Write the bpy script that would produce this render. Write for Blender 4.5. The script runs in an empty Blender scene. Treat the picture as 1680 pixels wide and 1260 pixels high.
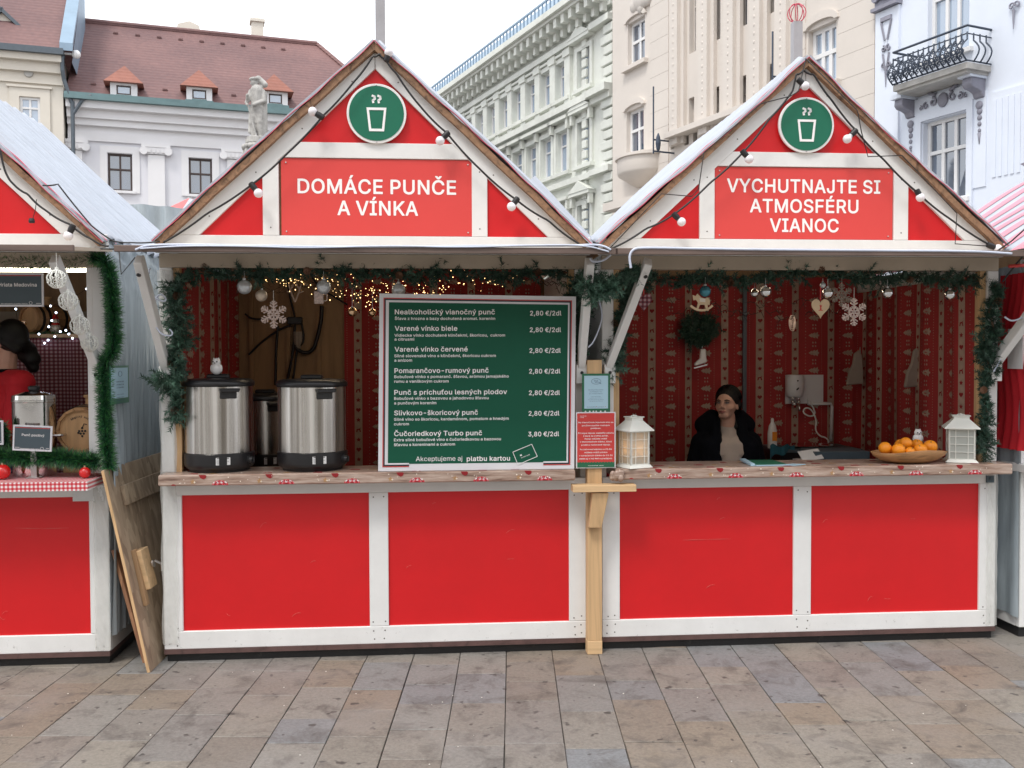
import bpy, math, random
from mathutils import Vector, Matrix
random.seed(11)
R = math.radians
PI = math.pi
SC = bpy.context.scene
COL = SC.collection
# ---------------------------------------------------------------- camera, world, sun, exposure
F = 1560.0                       # focal length in pixels of the 1680 px wide photograph
CAMP = Vector((0, 0, 1.65))
CAMR = Matrix.Rotation(R(90 - 1.65), 3, 'X') @ Matrix.Rotation(R(-0.2), 3, 'Z')
cd = bpy.data.cameras.new('camera'); cam = bpy.data.objects.new('camera', cd); COL.objects.link(cam)
cd.sensor_width = 36; cd.lens = F / 1680 * 36; cd.clip_start = .05; cd.clip_end = 1500
cam.matrix_world = Matrix.Translation(CAMP) @ CAMR.to_4x4()
SC.camera = cam
SUN_EL, SUN_AZ = 60, 212          # azimuth measured clockwise from +Y
w = bpy.data.worlds.new('World'); SC.world = w; w.use_nodes = True
nt = w.node_tree; nt.nodes.clear()
sky = nt.nodes.new('ShaderNodeTexSky'); sky.sky_type = 'NISHITA'; sky.sun_disc = False
sky.sun_elevation = R(SUN_EL); sky.sun_rotation = R(SUN_AZ); sky.air_density = 1; sky.dust_density = 4; sky.ozone_density = 1
mixn = nt.nodes.new('ShaderNodeMix'); mixn.data_type = 'RGBA'; mixn.inputs[0].default_value = .88
mixn.inputs[7].default_value = (11.6, 11.9, 12.4, 1)      # overcast veil over the clear sky
bgn = nt.nodes.new('ShaderNodeBackground'); bgn.inputs[1].default_value = .10
outn = nt.nodes.new('ShaderNodeOutputWorld')
nt.links.new(sky.outputs[0], mixn.inputs[6]); nt.links.new(mixn.outputs[2], bgn.inputs[0]); nt.links.new(bgn.outputs[0], outn.inputs[0])
sl = bpy.data.lights.new('sun', 'SUN'); sun = bpy.data.objects.new('sun', sl); COL.objects.link(sun)
sl.energy = 1.5; sl.angle = R(14); sl.color = (1, .95, .88)
sd = Vector((math.sin(R(SUN_AZ)) * math.cos(R(SUN_EL)), math.cos(R(SUN_AZ)) * math.cos(R(SUN_EL)), math.sin(R(SUN_EL))))
sun.rotation_euler = sd.to_track_quat('Z', 'Y').to_euler()
SC.view_settings.view_transform = 'Standard'; SC.view_settings.look = 'None'
SC.view_settings.gamma = 1; SC.view_settings.use_curve_mapping = False
SC.view_settings.exposure = 0.60
SC.render.engine = 'CYCLES'; SC.cycles.use_denoising = True; SC.cycles.max_bounces = 7
SC.render.resolution_x = 1024; SC.render.resolution_y = 768

# ---------------------------------------------------------------- frames: local axes u (along), v (inward), z (up)
class Frame:
    def __init__(s, x, y, ang):
        s.M = Matrix.Translation((x, y, 0)) @ Matrix.Rotation(ang, 4, 'Z'); s.I = s.M.inverted()
    def ray(s, px, py):
        d = CAMR @ Vector(((px - 840) / F, -(py - 630) / F, -1))
        o = s.I @ CAMP; return o, (s.I.to_3x3() @ d)
    def at(s, px, py, v=0.0):            # the point of the plane v that the photograph shows at px, py
        o, d = s.ray(px, py); t = (v - o.y) / d.y; p = o + d * t; return p.x, p.z
    def u(s, px, v=0.0, py=585): return s.at(px, py, v)[0]
    def z(s, px, py, v=0.0): return s.at(px, py, v)[1]
    def p(s, px, py, v=0.0):
        a, b = s.at(px, py, v); return Vector((a, v, b))
WORLD = Frame(0, 0, 0)
ROW = Frame(0, 5.26, math.atan(.0822))                 # the front of the row of stalls
LEFT = Frame(-17.4, 46, math.atan(1 / 3))              # the two old houses on the left
STREET = Frame(12.3, 27, math.atan2(-.9085, .418))     # the long house fronts on the right, v runs into them

ORG = {}
def root_of(o):
    while o.parent: o = o.parent
    return o
def tag(o, label=None, cat=None, group=None, kind=None):
    if label: o['label'] = label
    if cat: o['category'] = cat
    if group: o['group'] = group
    if kind: o['kind'] = kind
    return o
def thing(name, label, cat, fr, base, group=None, kind=None):
    o = bpy.data.objects.new(name, None); COL.objects.link(o)
    o.empty_display_size = .1
    base = Vector(base); o.matrix_world = fr.M @ Matrix.Translation(base)
    ORG[o.name] = base
    return tag(o, label, cat, group, kind)

class MB:
    def __init__(s): s.v = []; s.f = []; s.m = []; s.mi = 0
    def add(s, vs, fs):
        b = len(s.v); s.v += [Vector(p) for p in vs]
        for f in fs: s.f.append(tuple(b + i for i in f)); s.m.append(s.mi)
        return s
    def box(s, x0, x1, y0, y1, z0, z1):
        return s.add([(x0,y0,z0),(x1,y0,z0),(x1,y1,z0),(x0,y1,z0),(x0,y0,z1),(x1,y0,z1),(x1,y1,z1),(x0,y1,z1)],
                     [(0,3,2,1),(4,5,6,7),(0,1,5,4),(1,2,6,5),(2,3,7,6),(3,0,4,7)])
    def extr(s, pts, vec):
        n = len(pts); vec = Vector(vec); a = [Vector(p) for p in pts]
        return s.add(a + [p + vec for p in a], [tuple(range(n)), tuple(range(2*n-1, n-1, -1))] + [((i+1) % n, i, n+i, n+(i+1) % n) for i in range(n)])
    def prism(s, poly, v0, v1):                         # poly of (u,z), counter-clockwise seen from the front
        return s.extr([(a, v0, b) for a, b in poly], (0, v1 - v0, 0))
    def flat(s, poly, v): return s.add([(a, v, b) for a, b in poly], [tuple(range(len(poly)))])
    def bar(s, p0, p1, w, h, up=(0, 0, 1)):
        p0 = Vector(p0); p1 = Vector(p1); d = (p1 - p0).normalized(); x = d.cross(Vector(up)).normalized(); y = x.cross(d)
        q = [x*w/2*a + y*h/2*b for a, b in ((-1,-1),(1,-1),(1,1),(-1,1))]
        return s.extr([p0 + k for k in q], p1 - p0)
    def tube(s, pts, r, n=8, closed=False, cap=True):
        pts = [Vector(p) for p in pts]; L = len(pts); vs = []; fs = []; up = None
        rr = r if isinstance(r, (list, tuple)) else [r] * L
        for i, p in enumerate(pts):
            a = pts[(i-1) % L] if (i or closed) else p; b = pts[(i+1) % L] if (i < L-1 or closed) else p
            d = (b - a); d = d.normalized() if d.length > 1e-9 else Vector((0,0,1))
            if up is None:
                up = d.orthogonal().normalized()
            up = (up - d * up.dot(d)); up = up.normalized() if up.length > 1e-6 else d.orthogonal().normalized()
            q = d.cross(up)
            for k in range(n):
                t = 2*PI*k/n; vs.append(p + (up*math.cos(t) + q*math.sin(t)) * rr[i])
        for i in range(L if closed else L-1):
            j = (i+1) % L
            for k in range(n): fs.append((i*n+k, i*n+(k+1) % n, j*n+(k+1) % n, j*n+k))
        if cap and not closed: fs += [tuple(range(n-1, -1, -1)), tuple(range((L-1)*n, L*n))]
        return s.add(vs, fs)
    def lathe(s, c, prof, n=24, ax=None, sx=1, sy=1):     # prof of (r, h) along ax (default z)
        c = Vector(c); ax = Vector(ax or (0,0,1)).normalized()
        e1 = Vector((1,0,0)) if abs(ax.z) > .99 else ax.orthogonal().normalized(); e2 = ax.cross(e1)
        vs = []; fs = []
        for r, h in prof:
            for k in range(n):
                t = 2*PI*k/n; vs.append(c + ax*h + e1*(r*sx*math.cos(t)) + e2*(r*sy*math.sin(t)))
        for i in range(len(prof)-1):
            for k in range(n): fs.append((i*n+k, i*n+(k+1) % n, (i+1)*n+(k+1) % n, (i+1)*n+k))
        fs += [tuple(range(n-1, -1, -1)), tuple(range((len(prof)-1)*n, len(prof)*n))]
        return s.add(vs, fs)
    def ball(s, c, r, n=16, m=10, sc=(1,1,1), rot=None):
        c = Vector(c); vs = [Vector((0,0,-1))]; fs = []
        for i in range(1, m):
            a = -PI/2 + PI*i/m
            for k in range(n): t = 2*PI*k/n; vs.append(Vector((math.cos(a)*math.cos(t), math.cos(a)*math.sin(t), math.sin(a))))
        vs.append(Vector((0,0,1)))
        for k in range(n): fs.append((0, 1+(k+1) % n, 1+k))
        for i in range(m-2):
            for k in range(n): fs.append((1+i*n+k, 1+i*n+(k+1) % n, 1+(i+1)*n+(k+1) % n, 1+(i+1)*n+k))
        e = len(vs)-1
        for k in range(n): fs.append((e, 1+(m-2)*n+k, 1+(m-2)*n+(k+1) % n))
        out = []
        for p in vs:
            q = Vector((p.x*sc[0], p.y*sc[1], p.z*sc[2])) * r
            if rot: q = rot @ q
            out.append(c + q)
        return s.add(out, fs)
    def grid(s, fn, nu, nv):
        vs = [fn(i/nu, j/nv) for j in range(nv+1) for i in range(nu+1)]
        return s.add(vs, [(j*(nu+1)+i, j*(nu+1)+i+1, (j+1)*(nu+1)+i+1, (j+1)*(nu+1)+i) for j in range(nv) for i in range(nu)])
    def ring(s, c, r0, r1, v0, v1, n=40, a0=0, a1=2*PI):    # flat ring in the u,z plane
        for k in range(n):
            a = a0+(a1-a0)*k/n; b = a0+(a1-a0)*(k+1)/n
            s.prism([(c[0]+r0*math.cos(a), c[1]+r0*math.sin(a)), (c[0]+r1*math.cos(a), c[1]+r1*math.sin(a)),
                     (c[0]+r1*math.cos(b), c[1]+r1*math.sin(b)), (c[0]+r0*math.cos(b), c[1]+r0*math.sin(b))], v0, v1)
        return s
    def text(s, st, o, cap, width=None, align='C', bold=.02, ex=(1,0,0), ez=(0,0,1)):
        vs, fs, x0, x1, ch = text_data(st, bold)
        sy = cap / ch; sx = (width / (x1-x0)) if width else sy
        o = Vector(o); ex = Vector(ex); ez = Vector(ez); W = (x1-x0)*sx
        sh = {'C': -W/2, 'L': 0, 'R': -W}[align]
        nn = ex.cross(ez)*.00025
        return s.add([o + ex*((p[0]-x0)*sx+sh) + ez*(p[1]*sy) + nn*p[2] for p in vs], fs)
    def build(s, name, mats, parent=None, smooth=False, bevel=0, fr=None, base=None, label=None, cat=None, group=None, kind=None, islands=None):
        if not isinstance(mats, (list, tuple)): mats = [mats]
        if parent is not None: org = ORG[root_of(parent).name]
        else: org = Vector(base) if base is not None else Vector((0,0,0))
        me = bpy.data.meshes.new(name); me.from_pydata([p - org for p in s.v], [], s.f)
        for m in mats: me.materials.append(m)
        if len(mats) > 1: me.polygons.foreach_set('material_index', s.m)
        me.validate(); me.update()
        if smooth:
            me.polygons.foreach_set('use_smooth', [True]*len(me.polygons))
            if smooth != 'all':
                try: me.set_sharp_from_angle(angle=R(40))
                except Exception: pass
        o = bpy.data.objects.new(name, me); COL.objects.link(o)
        if parent is not None: o.parent = parent
        else:
            o.matrix_world = (fr or ROW).M @ Matrix.Translation(org); ORG[o.name] = org
        if bevel:
            b = o.modifiers.new('bevel', 'BEVEL'); b.width = bevel; b.segments = 1; b.limit_method = 'ANGLE'; b.harden_normals = False
        return tag(o, label, cat, group, kind)

TC = {}
def glyph(ch, bold=0.):
    if (ch, bold) in TC: return TC[(ch, bold)]
    adv, loops = (THIN if bold < .005 and ch in THIN else FONT)[ch]; area = lambda l: sum(l[i]*l[(i+3) % len(l)]-l[(i+2) % len(l)]*l[i+1] for i in range(0, len(l), 2))
    big = max(loops, key=lambda l: abs(area(l))); sg = 1 if area(big) > 0 else -1
    def inside(x, y, l):
        r = False; k = len(l)//2
        for i in range(k):
            x0, y0, x1, y1 = l[2*i], l[2*i+1], l[(2*i+2) % len(l)], l[(2*i+3) % len(l)]
            if (y0 > y) != (y1 > y) and x < (x1-x0)*(y-y0)/(y1-y0)+x0: r = not r
        return r
    outer = [l for l in loops if area(l)*sg > 0]; holes = [l for l in loops if area(l)*sg <= 0]; vs = []; fs = []
    for n, o_ in enumerate(outer):
        c = bpy.data.curves.new('letter', 'CURVE'); c.dimensions = '2D'; c.fill_mode = 'FRONT'
        for l in [o_]+[h for h in holes if all(inside(h[q], h[q+1], o_) for q in range(0, len(h), 2))]:
            k = len(l)//2; sp = c.splines.new('POLY'); sp.points.add(k-1); sp.use_cyclic_u = True
            for i in range(k): sp.points[i].co = (l[2*i]/1000, l[2*i+1]/1000, 0, 1)
        o = bpy.data.objects.new('letter', c); COL.objects.link(o); dg = bpy.context.evaluated_depsgraph_get(); dg.update()
        me = bpy.data.meshes.new_from_object(o.evaluated_get(dg)); b = len(vs); vs += [(v.co.x, v.co.y, n) for v in me.vertices]; fs += [tuple(b+i for i in q.vertices) for q in me.polygons]
        bpy.data.objects.remove(o); bpy.data.curves.remove(c); bpy.data.meshes.remove(me)
    TC[(ch, bold)] = (adv/1000+(.022 if bold >= .005 else 0), vs, fs); return TC[(ch, bold)]
def text_data(st, bold):
    x = 0; vs = []; fs = []
    for ch in st:
        if ch == ' ': x += SPACE; continue
        a, v, f = glyph(ch, .02 if bold >= .005 else 0.); b = len(vs); vs += [(q[0]+x, q[1], q[2]) for q in v]; fs += [tuple(b+i for i in t) for t in f]; x += a
    h = glyph('H', .02)[1]
    return vs, fs, min(q[0] for q in vs), max(q[0] for q in vs), max(q[1] for q in h)-min(q[1] for q in h)

# ---------------------------------------------------------------- materials
def newmat(name):
    m = bpy.data.materials.new(name); m.use_nodes = True; t = m.node_tree; b = t.nodes['Principled BSDF']; return m, t, b
def N(t, ty, **kw):
    n = t.nodes.new(ty)
    for k, v in kw.items():
        if k.startswith('i_'): n.inputs[int(k[2:]) if k[2:].isdigit() else k[2:]].default_value = v
        else: setattr(n, k, v)
    return n
def c4(c, f=1): return (min(1, c[0]*f), min(1, c[1]*f), min(1, c[2]*f), 1)
def mapped(t, scale=(1,1,1), rand=False, coord='Object'):
    tc = N(t, 'ShaderNodeTexCoord'); mp = N(t, 'ShaderNodeMapping'); mp.inputs['Scale'].default_value = scale
    t.links.new(tc.outputs[coord], mp.inputs[0])
    if rand:
        oi = N(t, 'ShaderNodeObjectInfo'); mm = N(t, 'ShaderNodeVectorMath', operation='SCALE'); mm.inputs[0].default_value = (37, 91, 53)
        t.links.new(oi.outputs['Random'], mm.inputs['Scale']); t.links.new(mm.outputs[0], mp.inputs['Location'])
    return mp.outputs[0]
def mat(name, col, rough=.6, metal=0, var=.1, scale=6, stretch=(1,1,1), bump=.15, bscale=80, dirt=0, dcol=None, dscale=14, dth=.62, spec=.5, rand=False, emit=None, estr=0, alpha=1, trans=0, coat=0):
    m, t, b = newmat(name); L = t.links.new
    vec = mapped(t, stretch, rand)
    n1 = N(t, 'ShaderNodeTexNoise'); n1.inputs['Scale'].default_value = scale; n1.inputs['Detail'].default_value = 6; n1.inputs['Roughness'].default_value = .65
    L(vec, n1.inputs[0])
    mx = N(t, 'ShaderNodeMix', data_type='RGBA'); mx.inputs[6].default_value = c4(col, 1-var); mx.inputs[7].default_value = c4(col, 1+var)
    rr = N(t, 'ShaderNodeMapRange'); rr.inputs[1].default_value = .3; rr.inputs[2].default_value = .7
    L(n1.outputs[0], rr.inputs[0]); L(rr.outputs[0], mx.inputs[0]); c = mx.outputs[2]
    if dirt:
        n2 = N(t, 'ShaderNodeTexNoise'); n2.inputs['Scale'].default_value = dscale; n2.inputs['Detail'].default_value = 8; n2.inputs['Roughness'].default_value = .75
        L(vec, n2.inputs[0]); r2 = N(t, 'ShaderNodeMapRange'); r2.inputs[1].default_value = dth; r2.inputs[2].default_value = dth+.12; r2.inputs[4].default_value = dirt
        L(n2.outputs[0], r2.inputs[0]); m2 = N(t, 'ShaderNodeMix', data_type='RGBA'); L(r2.outputs[0], m2.inputs[0]); L(c, m2.inputs[6]); m2.inputs[7].default_value = c4(dcol or (.12,.1,.08)); c = m2.outputs[2]
    L(c, b.inputs['Base Color'])
    b.inputs['Roughness'].default_value = rough; b.inputs['Metallic'].default_value = metal; b.inputs['Specular IOR Level'].default_value = spec
    if coat: b.inputs['Coat Weight'].default_value = coat; b.inputs['Coat Roughness'].default_value = .1
    if alpha < 1: b.inputs['Alpha'].default_value = alpha
    if trans: b.inputs['Transmission Weight'].default_value = trans
    if emit: b.inputs['Emission Color'].default_value = c4(emit); b.inputs['Emission Strength'].default_value = estr
    if bump:
        n3 = N(t, 'ShaderNodeTexNoise'); n3.inputs['Scale'].default_value = bscale; n3.inputs['Detail'].default_value = 3; L(vec, n3.inputs[0])
        bp = N(t, 'ShaderNodeBump'); bp.inputs['Strength'].default_value = bump; bp.inputs['Distance'].default_value = .004; L(n3.outputs[0], bp.inputs['Height']); L(bp.outputs[0], b.inputs['Normal'])
    return m
def wood(name, col, var=.25, stretch=(1,1,14), scale=3, rough=.65, knots=False, rand=True, grey=None):
    m, t, b = newmat(name); L = t.links.new; vec = mapped(t, stretch[::1], rand)
    n0 = N(t, 'ShaderNodeTexNoise'); n0.inputs['Scale'].default_value = scale; n0.inputs['Detail'].default_value = 8; n0.inputs['Roughness'].default_value = .6; n0.inputs['Distortion'].default_value = 1.2
    L(vec, n0.inputs[0])
    cr = N(t, 'ShaderNodeValToRGB'); e = cr.color_ramp.elements; e[0].position = .3; e[0].color = c4(col, 1-var*1.6); e[1].position = .68; e[1].color = c4(col, 1+var)
    k = e.new(.47); k.color = c4(col)
    L(n0.outputs[0], cr.inputs[0]); L(cr.outputs[0], b.inputs['Base Color']); b.inputs['Roughness'].default_value = rough
    bp = N(t, 'ShaderNodeBump'); bp.inputs['Strength'].default_value = .25; bp.inputs['Distance'].default_value = .003; L(n0.outputs[0], bp.inputs['Height']); L(bp.outputs[0], b.inputs['Normal'])
    return m
def emis(name, col, s):
    m, t, b = newmat(name); b.inputs['Base Color'].default_value = c4(col); b.inputs['Emission Color'].default_value = c4(col); b.inputs['Emission Strength'].default_value = s; return m

M = {}
def splash(m, col=(.13,.11,.09), top=.5):
    t = m.node_tree; b = t.nodes['Principled BSDF']; L = t.links.new; src = b.inputs['Base Color'].links[0].from_socket; g = N(t, 'ShaderNodeNewGeometry'); sp = N(t, 'ShaderNodeSeparateXYZ'); L(g.outputs['Position'], sp.inputs[0])
    h = N(t, 'ShaderNodeMapRange'); h.inputs[1].default_value = .02; h.inputs[2].default_value = top; h.inputs[3].default_value = .17; h.inputs[4].default_value = .0; L(sp.outputs['Z'], h.inputs[0])
    n = N(t, 'ShaderNodeTexNoise'); n.inputs['Scale'].default_value = 42; n.inputs['Detail'].default_value = 5; n.inputs['Roughness'].default_value = .7; L(g.outputs['Position'], n.inputs[0])
    a = N(t, 'ShaderNodeMath', operation='ADD'); L(n.outputs[0], a.inputs[0]); L(h.outputs[0], a.inputs[1]); r = N(t, 'ShaderNodeMapRange'); r.inputs[1].default_value = .76; r.inputs[2].default_value = .88; r.inputs[4].default_value = .45; L(a.outputs[0], r.inputs[0])
    x = N(t, 'ShaderNodeMix', data_type='RGBA'); L(r.outputs[0], x.inputs[0]); L(src, x.inputs[6]); x.inputs[7].default_value = c4(col); L(x.outputs[2], b.inputs['Base Color'])
M['white'] = mat('white_paint', (.74,.745,.74), .5, var=.05, scale=5, dirt=.4, dcol=(.32,.27,.2), dscale=26, dth=.66, bump=.12, bscale=40)
M['cream'] = mat('cream_paint', (.40,.34,.27), .6, var=.08, scale=4, dirt=.35, dcol=(.33,.22,.13), dscale=8, dth=.62)
M['red'] = mat('red_paint', (.60,.006,.010), .42, var=.05, scale=3, dirt=.5, dcol=(.55,.16,.14), dscale=22, dth=.715, bump=.05, bscale=20)
splash(M['white']); splash(M['red'], (.16,.03,.03), .35)
M['signred'] = mat('sign_red', (.66,.060,.055), .38, var=.02, bump=.02)
M['signwhite'] = mat('sign_white', (.86,.85,.85), .5, var=.01, bump=0)
M['green'] = mat('emblem_green', (.005,.14,.08), .38, var=.05, bump=.02)
M['boardgreen'] = mat('board_green', (.006,.088,.050), .55, spec=.25, var=.03, bump=.02)
M['offwhite'] = mat('board_white', (.74,.74,.78), .4, var=.02, bump=.02)
M['lineblack'] = mat('line_black', (.03,.03,.04), .4, var=.02, bump=0)
M['plinth'] = mat('plinth_black', (.012,.012,.013), .5, var=.3, dirt=.5, dcol=(.09,.08,.07), dth=.6)
M['shutter'] = mat('shutter_underside', (.46,.39,.31), .6, var=.08, scale=4, dirt=.3, dcol=(.33,.22,.13), dscale=5, dth=.66)
M['brownstrip'] = wood('brown_sill', (.10,.055,.05), stretch=(1,1,1), scale=9)
M['grain_u'] = wood('osb_edge', (.24,.135,.075), var=.4, stretch=(1,1,1), scale=25)
M['flapedge'] = wood('weathered_edge', (.135,.095,.08), var=.25, stretch=(.12,1,1), scale=14)
M['pine'] = wood('fresh_pine', (.58,.38,.20), var=.14, stretch=(16,16,1), scale=1.2)
M['pineh'] = wood('fresh_pine_across', (.62,.42,.23), var=.12, stretch=(1,16,16), scale=1.2)
M['ply'] = wood('plywood', (.34,.21,.11), var=.18, stretch=(6,6,.8), scale=1.6)
M['floorwood'] = wood('floor_boards', (.2,.14,.09), stretch=(8,1,1))
M['cloth'] = mat('crimson_cloth', (.36,.030,.030), .85, var=.12, scale=3, bump=.3, bscale=300)
M['clothprint'] = mat('beige_print', (.42,.30,.235), .85, var=.12, scale=30, bump=.1)
M['clothred'] = mat('red_motif', (.26,.012,.016), .85, var=.1, bump=.1)
M['black'] = mat('black_plastic', (.016,.016,.018), .35, var=.1, bump=.05)
M['cable'] = mat('black_cable', (.012,.012,.014), .45, bump=0)
M['wcable'] = mat('pale_blue_cable', (.55,.60,.72), .25, bump=0)
M['bulb'] = mat('frosted_bulb', (.78,.76,.80), .25, var=.02, bump=0)
M['tin'] = mat('zinc_metal', (.55,.55,.55), .35, metal=1, var=.1)
M['plastic'] = mat('plastic_film', (.36,.42,.46), .22, var=.2, scale=5, stretch=(1,3,.4), bump=.6, bscale=12, spec=.7)
M['clear'] = mat('thin_clear_film', (.74,.75,.72), .15, var=.1, scale=7, bump=.8, bscale=25, spec=.8, alpha=.38)
M['tarp'] = mat('white_tarp', (.42,.455,.515), .45, var=.10, scale=5, dirt=.6, dcol=(.36,.36,.39), dscale=9, dth=.56, stretch=(1,4,1), bump=.6, bscale=14, spec=.25)
M['tarpred'] = mat('faded_red_stripe', (.52,.06,.10), .5, var=.3, scale=14)
M['pink'] = mat('pink_stripe', (.70,.25,.32), .5, var=.06)
M['steel'] = None
def steel():
    m, t, b = newmat('brushed_steel'); L = t.links.new; vec = mapped(t, (22, 22, .3))
    n = N(t, 'ShaderNodeTexNoise'); n.inputs['Scale'].default_value = 1.0; n.inputs['Detail'].default_value = 4; L(vec, n.inputs[0])
    r = N(t, 'ShaderNodeMapRange'); r.inputs[1].default_value = .3; r.inputs[2].default_value = .7; r.inputs[3].default_value = .18; r.inputs[4].default_value = .36
    L(n.outputs[0], r.inputs[0]); L(r.outputs[0], b.inputs['Roughness'])
    cr = N(t, 'ShaderNodeValToRGB'); e = cr.color_ramp.elements; e[0].position = .3; e[0].color = (.22,.19,.155,1); e[1].position = .64; e[1].color = (.95,.93,.90,1)  # light and dark streaks in the colour stand in for reflections on the steel
    L(n.outputs[0], cr.inputs[0]); L(cr.outputs[0], b.inputs['Base Color']); b.inputs['Metallic'].default_value = 1; b.inputs['Anisotropic'].default_value = .5
    bp = N(t, 'ShaderNodeBump'); bp.inputs['Strength'].default_value = .5; bp.inputs['Distance'].default_value = .006; L(n.outputs[0], bp.inputs['Height']); L(bp.outputs[0], b.inputs['Normal'])
    return m
M['steel'] = steel()
M['chrome'] = mat('polished_steel', (.75,.74,.72), .08, metal=1, var=.03, bump=.02)
M['needle'] = mat('fir_needles', (.022,.060,.038), .5, var=.45, scale=18, bump=0)
M['needle2'] = mat('fir_tips', (.055,.125,.085), .5, var=.4, scale=18, bump=0)
M['tinsel'] = mat('green_tinsel', (.012,.075,.03), .35, var=.5, scale=25, bump=0, spec=.8)
M['tinsel2'] = mat('bright_tinsel_tips', (.05,.21,.05), .3, var=.4, scale=25, bump=0, spec=.8)
M['cone'] = mat('pine_cone', (.16,.08,.045), .7, var=.4)
M['silver'] = mat('silver_ball', (.78,.80,.82), .1, metal=1, var=.02, bump=0)
M['frost'] = mat('frosted_silver', (.62,.66,.70), .35, metal=.5, var=.1, scale=30)
M['gold'] = mat('warm_gold_ball', (.72,.50,.32), .18, metal=1, var=.05, bump=0)
M['pearl'] = mat('pearl_beige', (.62,.53,.43), .35, metal=.2, var=.1)
M['blueball'] = mat('petrol_blue_ball', (.07,.25,.33), .15, metal=.5, var=.1, bump=0)
M['glitter'] = mat('glitter_snow', (.62,.50,.46), .5, metal=.2, var=.3, scale=90, bump=.5, bscale=200)
M['lightwood'] = wood('light_birch', (.72,.55,.36), var=.1, stretch=(1,1,4))
M['warmled'] = emis('warm_led', (1, .62, .25), 5)
M['coolled'] = emis('cool_led', (.72, .82, 1), 5)
M['tube'] = emis('fluorescent_tube', (1, .93, .70), 4)
M['stripglow'] = emis('warm_strip', (1, .80, .55), 14)
M['orange'] = mat('orange_peel', (.90,.30,.012), .4, var=.08, scale=12, bump=.35, bscale=260)
M['olive'] = wood('olive_wood_bowl', (.38,.20,.085), var=.3, stretch=(2,2,9), scale=4)
M['lantern'] = mat('lantern_white', (.78,.79,.74), .4, var=.03, bump=.03)
M['frostpane'] = mat('frosted_pane', (.42,.44,.41), .35, var=.06, bump=0)
M['ceramic'] = mat('white_ceramic', (.82,.82,.82), .25, var=.03, bump=0)
M['skin'] = mat('skin', (.58,.34,.25), .5, var=.06, scale=20, bump=.05)
M['hair'] = mat('dark_hair', (.003,.0025,.0025), .45, spec=.3, var=.3, stretch=(40,40,3), scale=3, bump=.4)
M['jacket'] = mat('black_jacket', (.003,.004,.007), .9, spec=.15, var=.3, bump=.4, bscale=90)
M['sweater'] = mat('beige_knit', (.50,.42,.36), .9, var=.08, bump=.6, bscale=160)
M['jeans'] = mat('dark_jeans', (.02,.03,.06), .8, bump=.3)
M['redjumper'] = mat('red_jumper', (.50,.008,.018), .8, var=.1, bump=.3, bscale=140)
M['lips'] = mat('lips', (.30,.10,.085), .45, bump=0)
M['eyewhite'] = mat('eye_white', (.30,.26,.24), .3, bump=0)
M['iris'] = mat('dark_iris', (.015,.01,.008), .2, bump=0)
M['posterblue'] = mat('poster_blue', (.42,.62,.74), .3, var=.03, bump=0)
M['postergreen'] = mat('poster_green', (.02,.14,.07), .35, var=.05, bump=0)
M['posterred'] = mat('poster_red', (.62,.055,.05), .3, var=.05, bump=0)
M['printblue'] = mat('print_dark_blue', (.05,.09,.2), .5, bump=0)
M['slate'] = mat('slate_board', (.065,.095,.115), .5, var=.06, bump=.03)
M['barrel'] = wood('oak_barrel', (.40,.22,.10), var=.2, stretch=(8,8,1))
M['barrelhead'] = wood('oak_head', (.55,.33,.16), var=.12, stretch=(10,10,1), scale=1.5)
M['hoop'] = mat('dark_hoop', (.03,.025,.022), .5, metal=.6)
M['greybag'] = mat('linen_bag', (.34,.29,.25), .85, var=.08, bump=.3)
M['boiler'] = mat('boiler_white', (.70,.70,.73), .3, var=.02, bump=0)
M['label'] = mat('sticker_white', (.7,.7,.7), .5, var=.02, bump=0)
M['blackprint'] = mat('black_print', (.02,.02,.02), .6, bump=0)
M['redball'] = mat('red_glitter_ball', (.62,.012,.012), .22, var=.1, bump=.3, bscale=200, spec=.8)
M['osb'] = None
def osb(name='osb_board', a=(.25,.18,.12), b_=(.46,.355,.245)):
    m, t, b = newmat(name); L = t.links.new; vec = mapped(t, (1, 1, .25))
    v = N(t, 'ShaderNodeTexVoronoi'); v.inputs['Scale'].default_value = 30; v.inputs['Randomness'].default_value = 1; L(vec, v.inputs[0])
    n = N(t, 'ShaderNodeTexNoise'); n.inputs['Scale'].default_value = 6; n.inputs['Detail'].default_value = 8; n.inputs['Distortion'].default_value = 2.5; L(vec, n.inputs[0])
    sx = N(t, 'ShaderNodeSeparateColor'); L(v.outputs['Color'], sx.inputs[0])
    ad = N(t, 'ShaderNodeMath', operation='MULTIPLY_ADD'); ad.inputs[1].default_value = .35; L(sx.outputs[0], ad.inputs[0]); 
    ml = N(t, 'ShaderNodeMath', operation='MULTIPLY'); ml.inputs[1].default_value = .65; L(n.outputs[0], ml.inputs[0]); L(ml.outputs[0], ad.inputs[2])
    cr = N(t, 'ShaderNodeValToRGB'); e = cr.color_ramp.elements; e[0].position = .28; e[0].color = c4(a); e[1].position = .7; e[1].color = c4(b_)
    L(ad.outputs[0], cr.inputs[0]); L(cr.outputs[0], b.inputs['Base Color']); b.inputs['Roughness'].default_value = .75
    bp = N(t, 'ShaderNodeBump'); bp.inputs['Strength'].default_value = .3; bp.inputs['Distance'].default_value = .003; L(ad.outputs[0], bp.inputs['Height']); L(bp.outputs[0], b.inputs['Normal'])
    return m
M['osb'] = osb()
M['osbdark'] = osb('osb_wall', (.20,.09,.05), (.42,.22,.12))
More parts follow.
